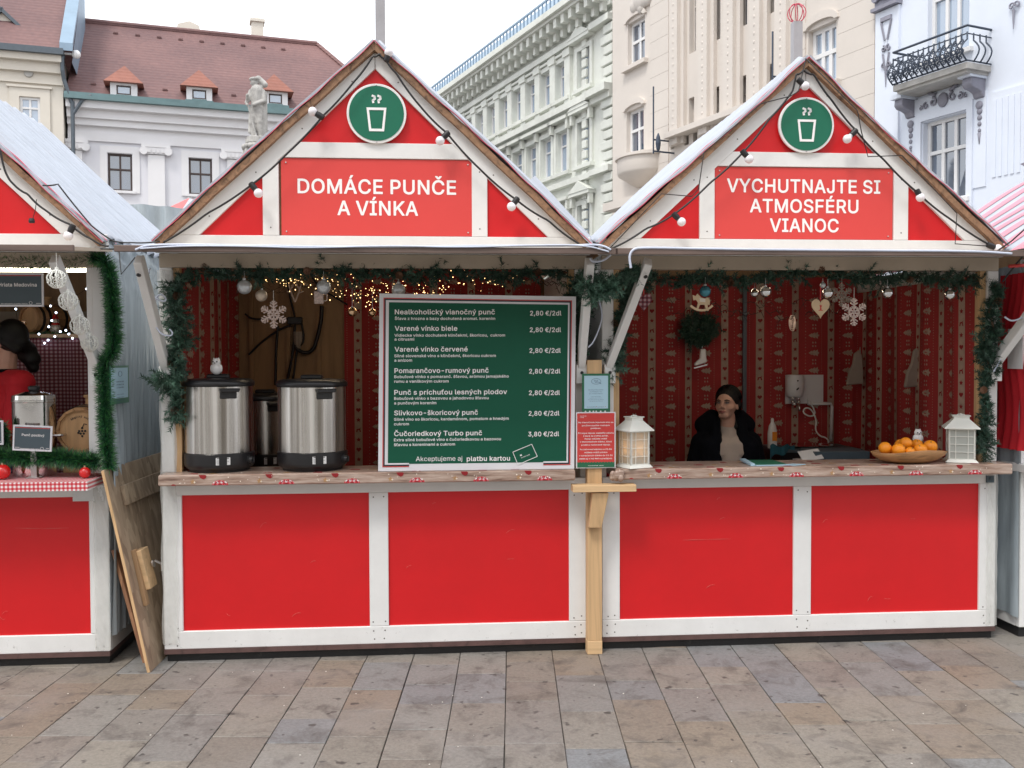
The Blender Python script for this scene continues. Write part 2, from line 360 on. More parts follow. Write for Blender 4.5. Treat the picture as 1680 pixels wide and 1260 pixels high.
def gingham(name, c1, c2, c3, cell, ax=('X','Z')):
    m, t, b = newmat(name); L = t.links.new
    tc = N(t, 'ShaderNodeTexCoord'); sp = N(t, 'ShaderNodeSeparateXYZ'); L(tc.outputs['Object'], sp.inputs[0])
    outs = []
    for a in ax:
        m1 = N(t, 'ShaderNodeMath', operation='MULTIPLY'); m1.inputs[1].default_value = .5/cell; L(sp.outputs[a], m1.inputs[0])
        m2 = N(t, 'ShaderNodeMath', operation='FRACT'); L(m1.outputs[0], m2.inputs[0])
        m3 = N(t, 'ShaderNodeMath', operation='GREATER_THAN'); m3.inputs[1].default_value = .5; L(m2.outputs[0], m3.inputs[0]); outs.append(m3.outputs[0])
    s = N(t, 'ShaderNodeMath', operation='ADD'); L(outs[0], s.inputs[0]); L(outs[1], s.inputs[1])
    h = N(t, 'ShaderNodeMath', operation='MULTIPLY'); h.inputs[1].default_value = .5; L(s.outputs[0], h.inputs[0])
    cr = N(t, 'ShaderNodeValToRGB'); cr.color_ramp.interpolation = 'CONSTANT'; e = cr.color_ramp.elements
    e[0].position = 0; e[0].color = c4(c1); e[1].position = .4; e[1].color = c4(c2); k = e.new(.9); k.color = c4(c3)
    L(h.outputs[0], cr.inputs[0]); L(cr.outputs[0], b.inputs['Base Color']); b.inputs['Roughness'].default_value = .6
    return m
M['gingham'] = gingham('red_gingham', (.78,.74,.74), (.62,.16,.18), (.52,.015,.03), .0105, ('X','Z'))
M['ginghamtop'] = gingham('red_gingham_top', (.78,.74,.74), (.62,.16,.18), (.52,.015,.03), .0105, ('X','Y'))
M['ginghamdark'] = gingham('wine_gingham', (.42,.30,.32), (.22,.05,.07), (.08,.01,.02), .012, ('X','Z'))
def oilcloth():
    m, t, b = newmat('printed_oilcloth'); L = t.links.new; vec = mapped(t, (2.2, 9, 22))
    n = N(t, 'ShaderNodeTexNoise'); n.inputs['Scale'].default_value = 2.5; n.inputs['Detail'].default_value = 7; n.inputs['Roughness'].default_value = .65; L(vec, n.inputs[0])
    cr = N(t, 'ShaderNodeValToRGB'); e = cr.color_ramp.elements; e[0].position = .32; e[0].color = (.15,.09,.068,1); e[1].position = .68; e[1].color = (.54,.43,.365,1)
    k = e.new(.45); k.color = (.34,.235,.185,1)
    L(n.outputs[0], cr.inputs[0]); L(cr.outputs[0], b.inputs['Base Color']); b.inputs['Roughness'].default_value = .28
    bp = N(t, 'ShaderNodeBump'); bp.inputs['Strength'].default_value = .08; L(n.outputs[0], bp.inputs['Height']); L(bp.outputs[0], b.inputs['Normal'])
    return m
M['oilcloth'] = oilcloth()
M['tan'] = mat('tan_print', (.42,.24,.11), .4, bump=0)
M['glow'] = mat('pale_star_print', (.85,.78,.68), .4, bump=0)

def slabmat(name, island):
    m, t, b = newmat(name); L = t.links.new
    if island: g = N(t, 'ShaderNodeNewGeometry'); rnd = g.outputs['Random Per Island']
    else: g = N(t, 'ShaderNodeObjectInfo'); rnd = g.outputs['Random']
    cr = N(t, 'ShaderNodeValToRGB'); e = cr.color_ramp.elements; cr.color_ramp.interpolation = 'LINEAR'
    e[0].position = 0; e[0].color = (.150,.142,.136,1); e[1].position = 1; e[1].color = (.175,.163,.150,1)
    for p, c in ((.12,(.190,.152,.122)),(.25,(.160,.164,.176)),(.4,(.200,.178,.155)),(.52,(.168,.156,.150)),(.64,(.205,.188,.168)),(.76,(.160,.168,.184)),(.88,(.188,.155,.125))):
        k = e.new(p); k.color = c4(c)
    L(rnd, cr.inputs[0])
    geo = N(t, 'ShaderNodeNewGeometry')
    n = N(t, 'ShaderNodeTexNoise'); n.inputs['Scale'].default_value = 55; n.inputs['Detail'].default_value = 8; n.inputs['Roughness'].default_value = .8; L(geo.outputs['Position'], n.inputs[0])
    r = N(t, 'ShaderNodeMapRange'); r.inputs[1].default_value = .25; r.inputs[2].default_value = .75; r.inputs[3].default_value = .62; r.inputs[4].default_value = 1.42; L(n.outputs[0], r.inputs[0])
    tn = N(t, 'ShaderNodeVectorMath', operation='MULTIPLY'); tn.inputs[1].default_value = (1.10,1.10,1.05); L(cr.outputs[0], tn.inputs[0]); ml = N(t, 'ShaderNodeVectorMath', operation='SCALE'); L(tn.outputs[0], ml.inputs[0]); L(r.outputs[0], ml.inputs['Scale'])
    n2 = N(t, 'ShaderNodeTexNoise'); n2.inputs['Scale'].default_value = 5.5; n2.inputs['Detail'].default_value = 6; n2.inputs['Roughness'].default_value = .7; n2.inputs['Distortion'].default_value = .6; L(geo.outputs['Position'], n2.inputs[0])
    r2 = N(t, 'ShaderNodeMapRange'); r2.inputs[1].default_value = .50; r2.inputs[2].default_value = .70; r2.inputs[4].default_value = .8; L(n2.outputs[0], r2.inputs[0])
    mx = N(t, 'ShaderNodeMix', data_type='RGBA'); L(r2.outputs[0], mx.inputs[0]); L(ml.outputs[0], mx.inputs[6]); mx.inputs[7].default_value = (.075,.066,.06,1)
    v = N(t, 'ShaderNodeTexNoise'); v.inputs['Scale'].default_value = 15; v.inputs['Detail'].default_value = 2; L(geo.outputs['Position'], v.inputs[0])
    r3 = N(t, 'ShaderNodeMapRange'); r3.inputs[1].default_value = .66; r3.inputs[2].default_value = .71; r3.inputs[4].default_value = .85; L(v.outputs[0], r3.inputs[0])
    m3 = N(t, 'ShaderNodeMix', data_type='RGBA'); L(r3.outputs[0], m3.inputs[0]); L(mx.outputs[2], m3.inputs[6]); m3.inputs[7].default_value = (.05,.045,.042,1)
    # pale wear
    w_ = N(t, 'ShaderNodeTexNoise'); w_.inputs['Scale'].default_value = 2.3; w_.inputs['Detail'].default_value = 5; L(geo.outputs['Position'], w_.inputs[0])
    r4 = N(t, 'ShaderNodeMapRange'); r4.inputs[1].default_value = .5; r4.inputs[2].default_value = .75; r4.inputs[4].default_value = .35; L(w_.outputs[0], r4.inputs[0])
    m4 = N(t, 'ShaderNodeMix', data_type='RGBA'); L(r4.outputs[0], m4.inputs[0]); L(m3.outputs[2], m4.inputs[6]); m4.inputs[7].default_value = (.26,.25,.245,1)
    L(m4.outputs[2], b.inputs['Base Color'])
    rg = N(t, 'ShaderNodeMapRange'); rg.inputs[3].default_value = .5; rg.inputs[4].default_value = .75; L(n2.outputs[0], rg.inputs[0]); L(rg.outputs[0], b.inputs['Roughness'])
    bp = N(t, 'ShaderNodeBump'); bp.inputs['Strength'].default_value = .5; bp.inputs['Distance'].default_value = .002; L(n.outputs[0], bp.inputs['Height']); L(bp.outputs[0], b.inputs['Normal'])
    return m
M['mast'] = mat('grey_mast', (.36,.35,.36), .5)
M['slab'] = slabmat('paving_slab', False); M['slabm'] = slabmat('paving_slab_far', True)
M['joint'] = mat('dirty_joint', (.075,.07,.062), .9, var=.4, scale=40)
M['ground'] = mat('square_paving', (.17,.16,.15), .75, var=.25, scale=.8)
# buildings
M['wallwhite'] = mat('white_render', (.74,.735,.75), .8, var=.05, scale=.4, bump=.1)
M['wallgrey'] = mat('pale_grey_render', (.69,.69,.73), .8, var=.05, scale=.4, bump=.1)
M['wallcream'] = mat('cream_render', (.66,.615,.54), .8, var=.06, scale=.5, bump=.1)
M['stoneg'] = mat('greenish_stone', (.64,.66,.61), .8, var=.10, scale=.5, dirt=.3, dcol=(.45,.45,.42), dscale=.9, dth=.5)
M['stonec'] = mat('cream_stone', (.62,.57,.52), .8, var=.06, scale=.35, dirt=.2, dcol=(.52,.47,.43), dscale=.7, dth=.55)
M['stonep'] = mat('cream_relief', (.56,.52,.48), .8, var=.08, scale=2)
M['bluewall'] = mat('bluish_white_render', (.68,.73,.82), .75, var=.04, scale=.5)
M['greyorn'] = mat('grey_ornament', (.25,.25,.30), .7, var=.15, scale=3)
M['balcstone'] = mat('balcony_stone', (.40,.39,.37), .8, var=.2, scale=3)
M['iron'] = mat('wrought_iron', (.05,.065,.095), .5, metal=.3)
M['rooftile'] = None
def rooft(name, a, b_):
    m, t, b = newmat(name); L = t.links.new; vec = mapped(t, (1,1,1))
    n = N(t, 'ShaderNodeTexNoise'); n.inputs['Scale'].default_value = .35; n.inputs['Detail'].default_value = 5; L(vec, n.inputs[0])
    n2 = N(t, 'ShaderNodeTexNoise'); n2.inputs['Scale'].default_value = 5; n2.inputs['Detail'].default_value = 3; L(vec, n2.inputs[0])
    ad = N(t, 'ShaderNodeMath', operation='MULTIPLY_ADD'); ad.inputs[1].default_value = .4; L(n2.outputs[0], ad.inputs[0]); ml = N(t, 'ShaderNodeMath', operation='MULTIPLY'); ml.inputs[1].default_value = .6; L(n.outputs[0], ml.inputs[0]); L(ml.outputs[0], ad.inputs[2])
    cr = N(t, 'ShaderNodeValToRGB'); e = cr.color_ramp.elements; e[0].position = .38; e[0].color = c4(a); e[1].position = .66; e[1].color = c4(b_); L(ad.outputs[0], cr.inputs[0]); L(cr.outputs[0], b.inputs['Base Color'])
    b.inputs['Roughness'].default_value = .7
    wv = N(t, 'ShaderNodeTexWave', wave_type='BANDS', bands_direction='Z'); wv.inputs['Scale'].default_value = 1.6; wv.inputs['Distortion'].default_value = .3; L(vec, wv.inputs[0])
    bp = N(t, 'ShaderNodeBump'); bp.inputs['Strength'].default_value = .35; bp.inputs['Distance'].default_value = .05; L(wv.outputs[0], bp.inputs['Height']); L(bp.outputs[0], b.inputs['Normal'])
    return m
M['rooftile'] = rooft('old_roof_tiles', (.135,.072,.072), (.20,.105,.098))
M['rooftile2'] = rooft('orange_roof_tiles', (.22,.085,.06), (.31,.12,.085))
M['copper'] = mat('green_copper', (.14,.22,.23), .6, metal=.3, var=.15, scale=1.5)
M['leadblue'] = mat('blue_grey_sheet', (.24,.33,.42), .5, metal=.3, var=.1, scale=1)
M['pipe'] = mat('dark_downpipe', (.10,.12,.14), .5, metal=.4)
M['darkframe'] = mat('brown_window_frame', (.06,.04,.035), .5)
M['whiteframe'] = mat('white_window_frame', (.72,.72,.72), .5, var=.02)
M['statue'] = mat('weathered_stone', (.42,.41,.39), .85, var=.25, scale=3, dirt=.5, dcol=(.2,.19,.18), dscale=4, dth=.5, bump=.6, bscale=25)
def glass(name, base, rough=.04, spec=1.0):
    m, t, b = newmat(name); b.inputs['Base Color'].default_value = c4(base); b.inputs['Roughness'].default_value = rough
    b.inputs['Specular IOR Level'].default_value = spec; b.inputs['IOR'].default_value = 1.9; b.inputs['Coat Weight'].default_value = .6; b.inputs['Coat Roughness'].default_value = .02
    return m
M['glass'] = glass('window_glass', (.05,.075,.12)); M['glasspale'] = glass('pale_blue_glass', (.25,.33,.44))  # blue in the base colours stands in for sky mirrored in the panes

def panemat(name, a, b_):
    m, t, b = newmat(name); t.nodes.remove(b); o = t.nodes['Material Output']; d = N(t, 'ShaderNodeBsdfDiffuse'); tr = N(t, 'ShaderNodeBsdfTranslucent'); g = N(t, 'ShaderNodeBsdfGlossy'); mx = N(t, 'ShaderNodeMixShader'); m2 = N(t, 'ShaderNodeMixShader')
    d.inputs[0].default_value = c4(a); tr.inputs[0].default_value = c4(b_); g.inputs['Roughness'].default_value = .25; mx.inputs[0].default_value = .5; m2.inputs[0].default_value = .05
    t.links.new(d.outputs[0], mx.inputs[1]); t.links.new(tr.outputs[0], mx.inputs[2]); t.links.new(mx.outputs[0], m2.inputs[1]); t.links.new(g.outputs[0], m2.inputs[2]); t.links.new(m2.outputs[0], o.inputs[0]); return m
M['litpane'] = panemat('lit_frosted_pane', (.50,.52,.48), (.75,.72,.66))

def curvy(pts, k=2):              # round the corners of a polyline (Chaikin)
    pts = [Vector(p) for p in pts]
    for _ in range(k):
        o = [pts[0]]
        for a, b in zip(pts, pts[1:]): o += [a.lerp(b, .25), a.lerp(b, .75)]
        pts = o+[pts[-1]]
    return pts
# letter outlines in thousandths of the letter size: advance, then closed loops of x,y pairs
FONT = {
',': (188, [[36,-134,86,-134,99,-125,152,69,151,77,143,85,67,86,59,83,53,76,23,-113,24,-125]]),
'-': (453, [[112,173,342,174,349,179,352,187,351,249,346,256,337,259,109,258,102,253,99,245,99,188,103,179]]),
'.': (188, [[88,-19,116,-16,135,-4,152,17,156,37,152,65,139,83,118,98,97,102,72,98,54,85,39,66,35,47,38,21,49,3,69,-14]]),
'/': (249, [[13,-91,72,-91,80,-88,86,-81,250,530,249,539,241,547,177,548,164,539,0,-71,3,-85]]),
'0': (453, [[222,-22,277,-15,302,-5,333,13,371,53,399,109,415,175,420,243,415,333,398,402,371,455,332,496,318,505,284,522,227,531,178,524,160,518,121,496,83,456,55,401,38,333,33,264,38,175,55,106,80,56,125,9,168,-13], [224,65,197,70,177,82,154,109,136,154,127,201,124,254,127,308,134,345,137,360,154,400,174,424,193,437,229,444,257,439,273,429,282,421,300,399,316,361,321,336,326,309,329,253,326,199,317,153,300,110,279,85,257,70]]),
'1': (453, [[74,-15,391,-15,400,-12,405,-6,406,56,400,67,391,70,291,71,291,509,288,518,282,523,192,523,79,441,72,433,71,357,75,349,85,343,99,348,195,420,197,418,197,71,76,70,67,67,61,56,61,-1,65,-9]]),
'2': (453, [[62,-15,389,-15,398,-12,403,-6,404,58,395,71,185,72,282,174,344,245,372,284,387,318,394,344,396,367,390,418,375,452,351,481,312,511,274,525,245,529,216,530,176,525,136,510,106,489,71,447,57,412,51,371,52,356,60,348,133,348,141,356,145,387,152,407,164,422,181,435,200,442,217,444,247,442,266,436,283,424,295,411,302,395,305,368,297,332,268,289,50,54,49,-1,53,-9]]),
'3': (453, [[212,-22,269,-17,315,-2,353,24,377,51,385,60,402,99,408,141,403,186,383,232,353,265,315,290,254,305,386,453,387,510,384,518,377,523,70,524,61,521,56,514,55,451,64,438,258,437,143,306,142,247,145,239,152,234,240,229,269,220,287,207,303,189,311,168,314,147,311,121,300,98,274,77,248,68,222,65,193,67,161,78,140,95,129,112,124,137,115,146,43,147,35,143,29,133,36,91,41,78,59,48,89,18,128,-5,172,-18]]),
'4': (453, [[280,-15,344,-15,354,-9,358,0,358,89,414,90,424,96,428,105,428,163,424,172,414,178,358,178,358,319,352,329,343,333,281,333,268,324,267,178,134,178,325,503,325,515,316,523,247,524,238,520,230,511,27,168,25,160,25,105,29,96,40,90,267,90,267,-1,271,-9]]),
'5': (453, [[216,-22,276,-15,315,1,355,33,383,69,400,112,406,160,403,201,393,238,375,272,357,294,331,317,301,335,263,346,229,349,198,346,152,330,164,436,372,438,381,451,381,509,378,518,371,523,96,524,87,521,82,514,52,256,55,244,68,237,130,231,169,253,195,260,217,262,242,259,268,249,287,232,300,215,310,188,312,169,310,136,301,111,288,94,274,82,246,68,222,65,200,67,169,80,149,99,141,114,137,135,128,144,59,145,46,136,45,125,52,87,71,50,100,20,141,-6,179,-18]]),
'6': (453, [[222,-22,276,-16,321,3,354,30,380,63,399,111,404,154,399,204,384,246,359,279,322,309,289,322,241,329,216,329,336,502,336,515,323,524,251,524,240,517,89,293,66,247,52,200,49,153,55,108,70,68,97,31,132,3,146,-4,181,-17], [221,64,205,66,182,75,164,91,153,105,146,122,140,159,145,191,151,207,164,224,180,238,201,247,229,250,250,247,268,240,288,224,301,207,309,186,312,153,309,130,301,108,283,86,272,76,252,67]]),
'7': (453, [[95,-15,166,-15,174,-12,180,-5,405,442,406,510,397,523,62,524,53,521,48,515,47,451,50,443,57,438,300,436,83,7,83,-6]]),
'8': (453, [[221,-22,282,-16,323,-3,360,21,391,53,405,80,411,97,416,133,413,167,402,201,375,238,361,252,339,267,372,299,392,344,397,379,393,412,390,426,376,456,346,489,313,512,271,526,227,531,181,526,139,512,107,490,74,452,61,422,55,383,60,344,80,299,114,267,94,254,68,228,57,212,41,172,37,141,43,90,62,52,91,22,133,-4,179,-18], [225,64,196,67,173,74,156,85,141,100,135,113,131,143,133,159,140,176,158,197,177,210,198,217,229,220,261,215,279,208,294,197,309,182,318,163,321,134,316,111,310,99,297,85,279,74,256,67], [220,305,183,314,162,333,150,357,148,374,150,394,160,415,183,436,205,443,226,445,247,443,269,436,284,426,294,414,302,394,304,378,302,357,293,336,283,325,270,315,248,307]]),
'9': (453, [[129,-15,201,-15,212,-9,363,215,387,263,399,303,404,343,399,395,382,441,355,477,342,488,317,508,277,524,216,530,175,524,135,508,102,482,86,464,70,442,55,403,49,360,53,306,69,262,94,229,129,201,163,187,209,180,237,181,117,8,117,-6], [220,259,205,261,184,269,165,284,152,301,143,326,141,359,143,377,150,397,165,419,181,433,197,440,228,445,250,442,272,433,289,417,301,401,309,378,312,346,310,327,303,306,288,284,273,271,252,262]]),
':': (188, [[88,-19,116,-16,135,-4,152,17,156,37,152,65,139,83,118,98,97,102,72,98,54,85,39,66,35,47,38,21,49,3,69,-14], [89,256,119,260,136,272,152,292,156,313,152,340,139,358,119,373,98,377,72,373,55,361,39,341,35,322,38,296,50,277,71,260]]),
'A': (480, [[15,-15,86,-15,97,-8,147,127,333,127,380,-5,386,-11,395,-15,463,-15,472,-12,477,-6,478,2,475,13,297,498,291,514,282,523,200,524,187,515,3,8,3,-6], [177,214,239,403,302,215]]),
'B': (456, [[58,-15,253,-15,302,-11,358,8,387,28,414,60,428,95,431,115,433,140,428,179,417,209,396,237,372,258,354,267,385,292,402,316,410,341,413,367,409,411,397,444,384,462,367,482,335,505,292,519,243,524,60,524,51,521,46,515,45,0,49,-9], [141,72,140,216,247,216,275,213,302,203,316,192,329,177,338,156,340,135,335,111,320,92,291,77,282,76,245,72], [141,300,140,437,237,437,276,432,302,417,316,398,321,372,318,351,308,332,298,321,283,310,262,303,236,300]]),
'C': (510, [[263,-22,308,-19,345,-10,379,4,411,26,440,54,463,85,478,118,488,159,484,169,474,175,402,174,393,164,378,124,352,96,335,84,311,74,271,68,229,73,190,90,161,117,140,148,123,201,119,246,123,307,139,359,162,393,192,420,227,435,253,439,283,440,309,435,333,426,365,401,387,367,394,342,402,334,474,333,487,342,488,351,478,389,462,425,439,456,412,482,382,503,348,518,307,528,268,531,200,522,155,503,141,496,92,453,55,399,35,341,25,256,32,179,42,147,57,106,93,54,139,14,154,6,199,-13]]),
'D': (502, [[58,-15,224,-15,298,-6,358,17,402,52,411,59,448,113,470,180,477,254,470,330,448,397,434,418,411,450,360,492,297,516,228,524,60,524,51,521,46,515,45,0,49,-9], [141,72,140,437,219,437,266,432,313,415,342,390,365,356,380,305,384,258,380,206,365,154,343,120,335,114,311,94,270,78,215,72]]),
'E': (419, [[58,-15,375,-15,384,-12,389,-6,390,58,387,66,380,71,140,74,140,214,356,214,366,220,370,229,370,287,367,295,360,300,140,301,140,437,378,438,384,443,387,452,387,510,378,523,60,524,51,521,46,515,45,0,49,-9]]),
'F': (410, [[58,-15,126,-15,139,-6,140,206,346,206,355,210,361,220,361,279,358,287,351,292,140,293,140,437,375,438,381,443,384,452,384,510,375,523,60,524,51,521,46,515,45,0,49,-9]]),
'G': (520, [[264,-22,326,-16,340,-12,384,5,428,38,466,86,487,143,493,196,493,257,484,270,282,271,274,267,268,257,268,198,274,187,283,184,398,184,396,166,383,130,363,104,339,85,305,72,268,68,229,73,187,94,162,116,144,142,123,201,119,246,123,307,139,359,161,392,190,419,229,436,266,441,308,435,331,426,361,402,384,369,393,344,402,335,475,334,488,343,489,352,480,386,464,422,441,453,412,481,379,504,347,518,305,528,278,530,256,530,197,522,143,498,91,453,55,400,47,377,32,330,25,256,33,174,54,111,91,56,149,8,199,-13]]),
'H': (517, [[58,-15,126,-15,139,-6,142,217,377,217,378,-6,383,-12,392,-15,458,-15,469,-9,472,0,472,509,466,521,457,524,391,524,378,515,375,304,140,304,139,515,134,521,125,524,59,524,48,518,45,509,45,0,49,-9]]),
'I': (300, [[29,-15,269,-15,278,-12,283,-6,284,57,278,68,270,72,198,74,198,436,270,437,280,443,284,452,284,510,275,523,31,524,22,521,17,515,16,452,22,441,30,437,103,435,103,73,30,72,20,66,16,57,16,-1,20,-9]]),
'J': (396, [[181,-22,243,-13,261,-6,306,24,340,75,351,141,351,509,348,518,341,523,271,524,263,520,257,510,257,148,252,112,237,86,209,69,185,65,155,70,133,85,118,109,113,143,113,174,107,184,98,188,32,188,24,185,19,178,18,142,29,77,63,25,117,-11]]),
'K': (467, [[58,-15,126,-15,139,-6,140,161,196,221,363,-11,372,-15,448,-15,460,-9,463,0,460,11,262,287,459,499,463,510,457,521,448,524,363,524,354,521,140,285,139,515,134,521,125,524,59,524,48,518,45,509,45,0,49,-9]]),
'L': (393, [[58,-15,361,-15,370,-11,376,-1,376,58,373,66,366,71,140,72,140,509,136,518,126,524,59,524,51,520,45,510,45,0,49,-9]]),
'M': (628, [[58,-15,123,-15,131,-11,137,-1,136,339,270,-2,277,-11,286,-15,343,-15,356,-6,490,338,490,-5,495,-12,504,-15,569,-15,579,-9,583,0,583,509,577,520,568,524,476,524,467,521,462,515,338,194,315,125,290,198,164,518,152,524,60,524,49,518,45,509,45,0,49,-9]]),
'N': (523, [[58,-15,126,-15,134,-11,140,-1,138,367,374,-7,387,-15,464,-15,475,-9,478,0,478,509,472,521,463,524,398,524,390,520,384,510,384,145,149,516,136,524,59,524,48,518,45,509,45,0,49,-9]]),
'O': (533, [[262,-22,331,-14,350,-7,392,12,442,56,477,107,489,140,501,178,508,249,500,335,478,400,441,454,388,499,334,522,275,530,242,528,194,520,144,498,93,454,57,402,43,364,32,328,25,256,34,172,55,110,92,56,145,10,199,-13], [266,68,229,73,198,86,161,116,139,150,124,196,119,262,123,307,132,337,139,359,162,393,192,420,226,435,273,440,304,436,342,420,372,394,395,358,410,311,415,251,410,197,395,151,372,116,336,86,305,73]]),
'P': (445, [[58,-15,126,-15,139,-6,140,171,243,171,299,178,339,193,374,219,404,259,419,302,424,345,418,397,404,436,378,472,340,501,289,519,237,524,60,524,51,521,46,515,45,0,49,-9], [141,257,140,437,234,437,265,434,291,425,307,412,318,398,327,373,329,342,327,323,320,301,306,282,287,268,262,260,230,257]]),
'Q': (533, [[399,-63,469,-63,477,-59,483,-49,479,-36,423,38,443,56,477,107,501,178,508,260,501,331,485,380,478,400,441,454,388,499,334,522,276,530,199,522,144,498,97,458,55,398,32,328,25,256,32,180,40,153,56,108,91,56,145,10,199,-13,263,-22,331,-14,351,-6,387,-54], [266,68,229,73,198,86,161,116,139,150,124,196,119,262,123,307,132,337,139,359,162,393,192,420,226,435,273,440,304,436,342,420,372,394,395,358,410,311,415,251,410,197,395,151,369,112,319,173,246,174,235,168,231,160,232,151,292,73]]),
'R': (449, [[58,-15,126,-15,139,-6,142,183,238,183,334,2,347,-14,429,-15,442,-6,442,7,335,201,376,229,404,264,419,304,424,344,420,396,405,439,376,476,341,502,291,519,238,524,60,524,51,521,46,515,45,0,49,-9], [141,270,140,437,259,435,292,426,309,414,320,399,327,380,330,350,328,329,322,311,308,292,291,280,261,272]]),
'S': (447, [[217,-24,273,-20,291,-16,329,-4,369,21,397,53,406,68,417,93,423,133,420,173,409,204,390,229,368,250,318,278,177,321,153,335,142,343,133,357,130,375,132,389,142,410,154,423,173,434,197,441,217,443,262,439,294,425,313,405,323,372,331,364,402,363,415,372,416,381,408,423,390,457,360,488,322,512,277,526,238,530,183,527,144,516,129,511,86,481,60,453,43,417,37,369,44,330,46,320,74,281,120,247,178,225,270,199,308,180,321,169,328,156,330,143,327,119,319,103,301,85,273,72,225,64,198,66,173,72,151,83,139,94,124,116,119,142,110,151,37,152,27,146,23,137,31,93,50,53,83,19,131,-8,173,-20]]),
'T': (449, [[191,-15,258,-15,266,-11,272,-1,272,436,423,438,429,443,432,452,432,510,423,523,32,524,23,521,18,515,17,451,26,438,178,436,178,0,182,-9]]),
'U': (517, [[250,-23,314,-18,370,1,417,37,447,74,465,116,472,168,472,509,469,518,463,523,392,524,379,515,378,181,374,148,363,119,347,98,331,86,293,70,264,67,225,70,188,85,173,97,155,118,143,148,139,180,138,515,133,521,124,524,59,524,46,515,45,170,52,117,70,74,101,36,113,25,146,2,194,-16]]),
'V': (480, [[202,-15,279,-15,287,-11,294,-2,477,501,477,515,469,523,394,524,386,521,380,514,241,107,209,206,99,514,93,521,84,524,15,524,2,515,2,502,187,0,192,-8]]),
'W': (686, [[153,-15,232,-15,245,-6,343,359,441,-6,446,-12,455,-15,531,-15,542,-8,682,496,684,510,678,520,669,524,603,524,594,521,589,515,493,135,396,507,389,520,380,524,306,524,297,521,292,515,194,135,97,514,91,521,82,524,15,524,5,518,1,510,2,503,138,4,144,-9]]),
'X': (474, [[16,-15,92,-15,101,-11,237,186,372,-11,381,-15,455,-15,466,-9,470,-1,469,8,294,262,459,500,461,510,455,520,446,524,373,524,364,520,238,335,113,520,104,524,30,524,19,518,15,510,16,501,182,261,4,7,4,-6]]),
'Y': (472, [[201,-15,269,-15,282,-6,283,205,468,500,469,514,461,523,381,524,372,520,236,298,100,520,91,524,17,524,8,521,3,515,4,499,188,205,188,0,192,-9]]),
'Z': (438, [[40,-15,399,-15,411,-9,414,0,414,58,411,66,404,71,146,72,411,455,412,510,406,521,397,524,40,524,28,518,25,509,25,451,28,443,35,438,292,436,28,54,27,-1,31,-9]]),
'a': (389, [[157,-24,193,-21,222,-13,243,-2,261,13,263,-6,276,-15,338,-15,346,-11,352,-1,352,253,347,296,337,326,313,357,290,376,270,386,239,395,210,399,167,398,128,390,98,378,70,358,46,332,26,293,29,282,37,276,98,259,109,263,126,287,139,300,174,314,207,315,232,309,245,300,255,286,260,264,258,248,247,244,124,226,83,213,66,204,43,184,30,169,19,142,15,109,19,74,38,33,59,10,90,-10,122,-20], [160,61,135,66,114,81,107,105,109,120,116,130,127,139,155,149,261,167,258,120,249,98,241,89,223,73,198,63]]),
'b': (424, [[220,-23,236,-23,284,-15,323,4,362,42,385,80,401,135,405,197,399,252,384,299,358,339,322,373,282,392,236,399,196,397,165,387,129,359,128,515,115,524,48,523,41,518,38,509,39,-5,44,-12,52,-15,117,-14,126,-5,128,21,145,4,167,-11,195,-20], [218,62,192,66,170,77,153,94,139,120,131,150,128,196,130,223,137,251,153,282,170,300,192,311,225,314,247,311,272,299,289,281,302,256,308,234,313,186,310,152,303,126,286,93,270,77,249,66]]),
'c': (396, [[200,-23,233,-22,266,-15,288,-7,317,10,353,46,369,73,378,101,377,109,369,117,303,132,292,126,279,96,266,82,249,70,219,62,177,66,154,79,134,100,122,123,114,154,111,187,114,222,122,252,132,272,155,299,180,311,209,315,237,311,266,294,280,278,290,254,302,247,366,262,375,272,376,281,367,307,350,333,326,358,289,383,259,393,221,399,199,399,151,392,110,374,71,340,41,296,24,243,19,191,26,125,41,80,69,39,106,6,117,-1,153,-16]]),
'd': (424, [[188,-23,225,-21,258,-11,281,5,297,21,299,-5,308,-14,373,-15,386,-6,387,509,384,518,378,523,310,524,297,515,296,358,281,372,261,386,229,397,189,399,150,394,99,369,68,341,40,298,24,246,19,193,24,131,40,79,67,37,102,4,144,-16], [202,62,177,66,168,70,153,79,136,96,122,123,117,142,111,190,115,229,122,255,136,282,153,299,176,311,205,315,232,311,256,299,272,283,288,249,294,226,297,189,294,152,286,121,272,95,256,78,233,66]]),
'e': (404, [[204,-23,260,-18,289,-10,322,8,349,33,367,56,379,85,379,97,367,106,304,120,294,114,275,84,260,72,228,62,186,64,159,74,139,91,124,112,114,143,113,154,371,154,380,158,386,169,383,243,371,289,353,324,329,352,300,375,269,389,238,397,216,399,197,399,149,392,109,374,69,338,41,296,24,243,19,190,25,127,41,79,70,37,115,0,154,-16], [115,236,125,268,146,293,176,311,204,315,230,312,255,300,271,286,284,263,291,238]]),
'f': (254, [[79,-15,143,-15,151,-12,156,-5,157,311,229,312,239,318,243,327,243,379,240,388,229,394,157,394,159,437,166,449,176,456,200,459,229,454,240,460,258,521,252,532,237,539,197,545,163,543,131,534,109,521,83,495,70,468,66,439,66,394,5,394,-3,391,-8,384,-9,326,-3,316,5,312,66,311,66,0,70,-9]]),
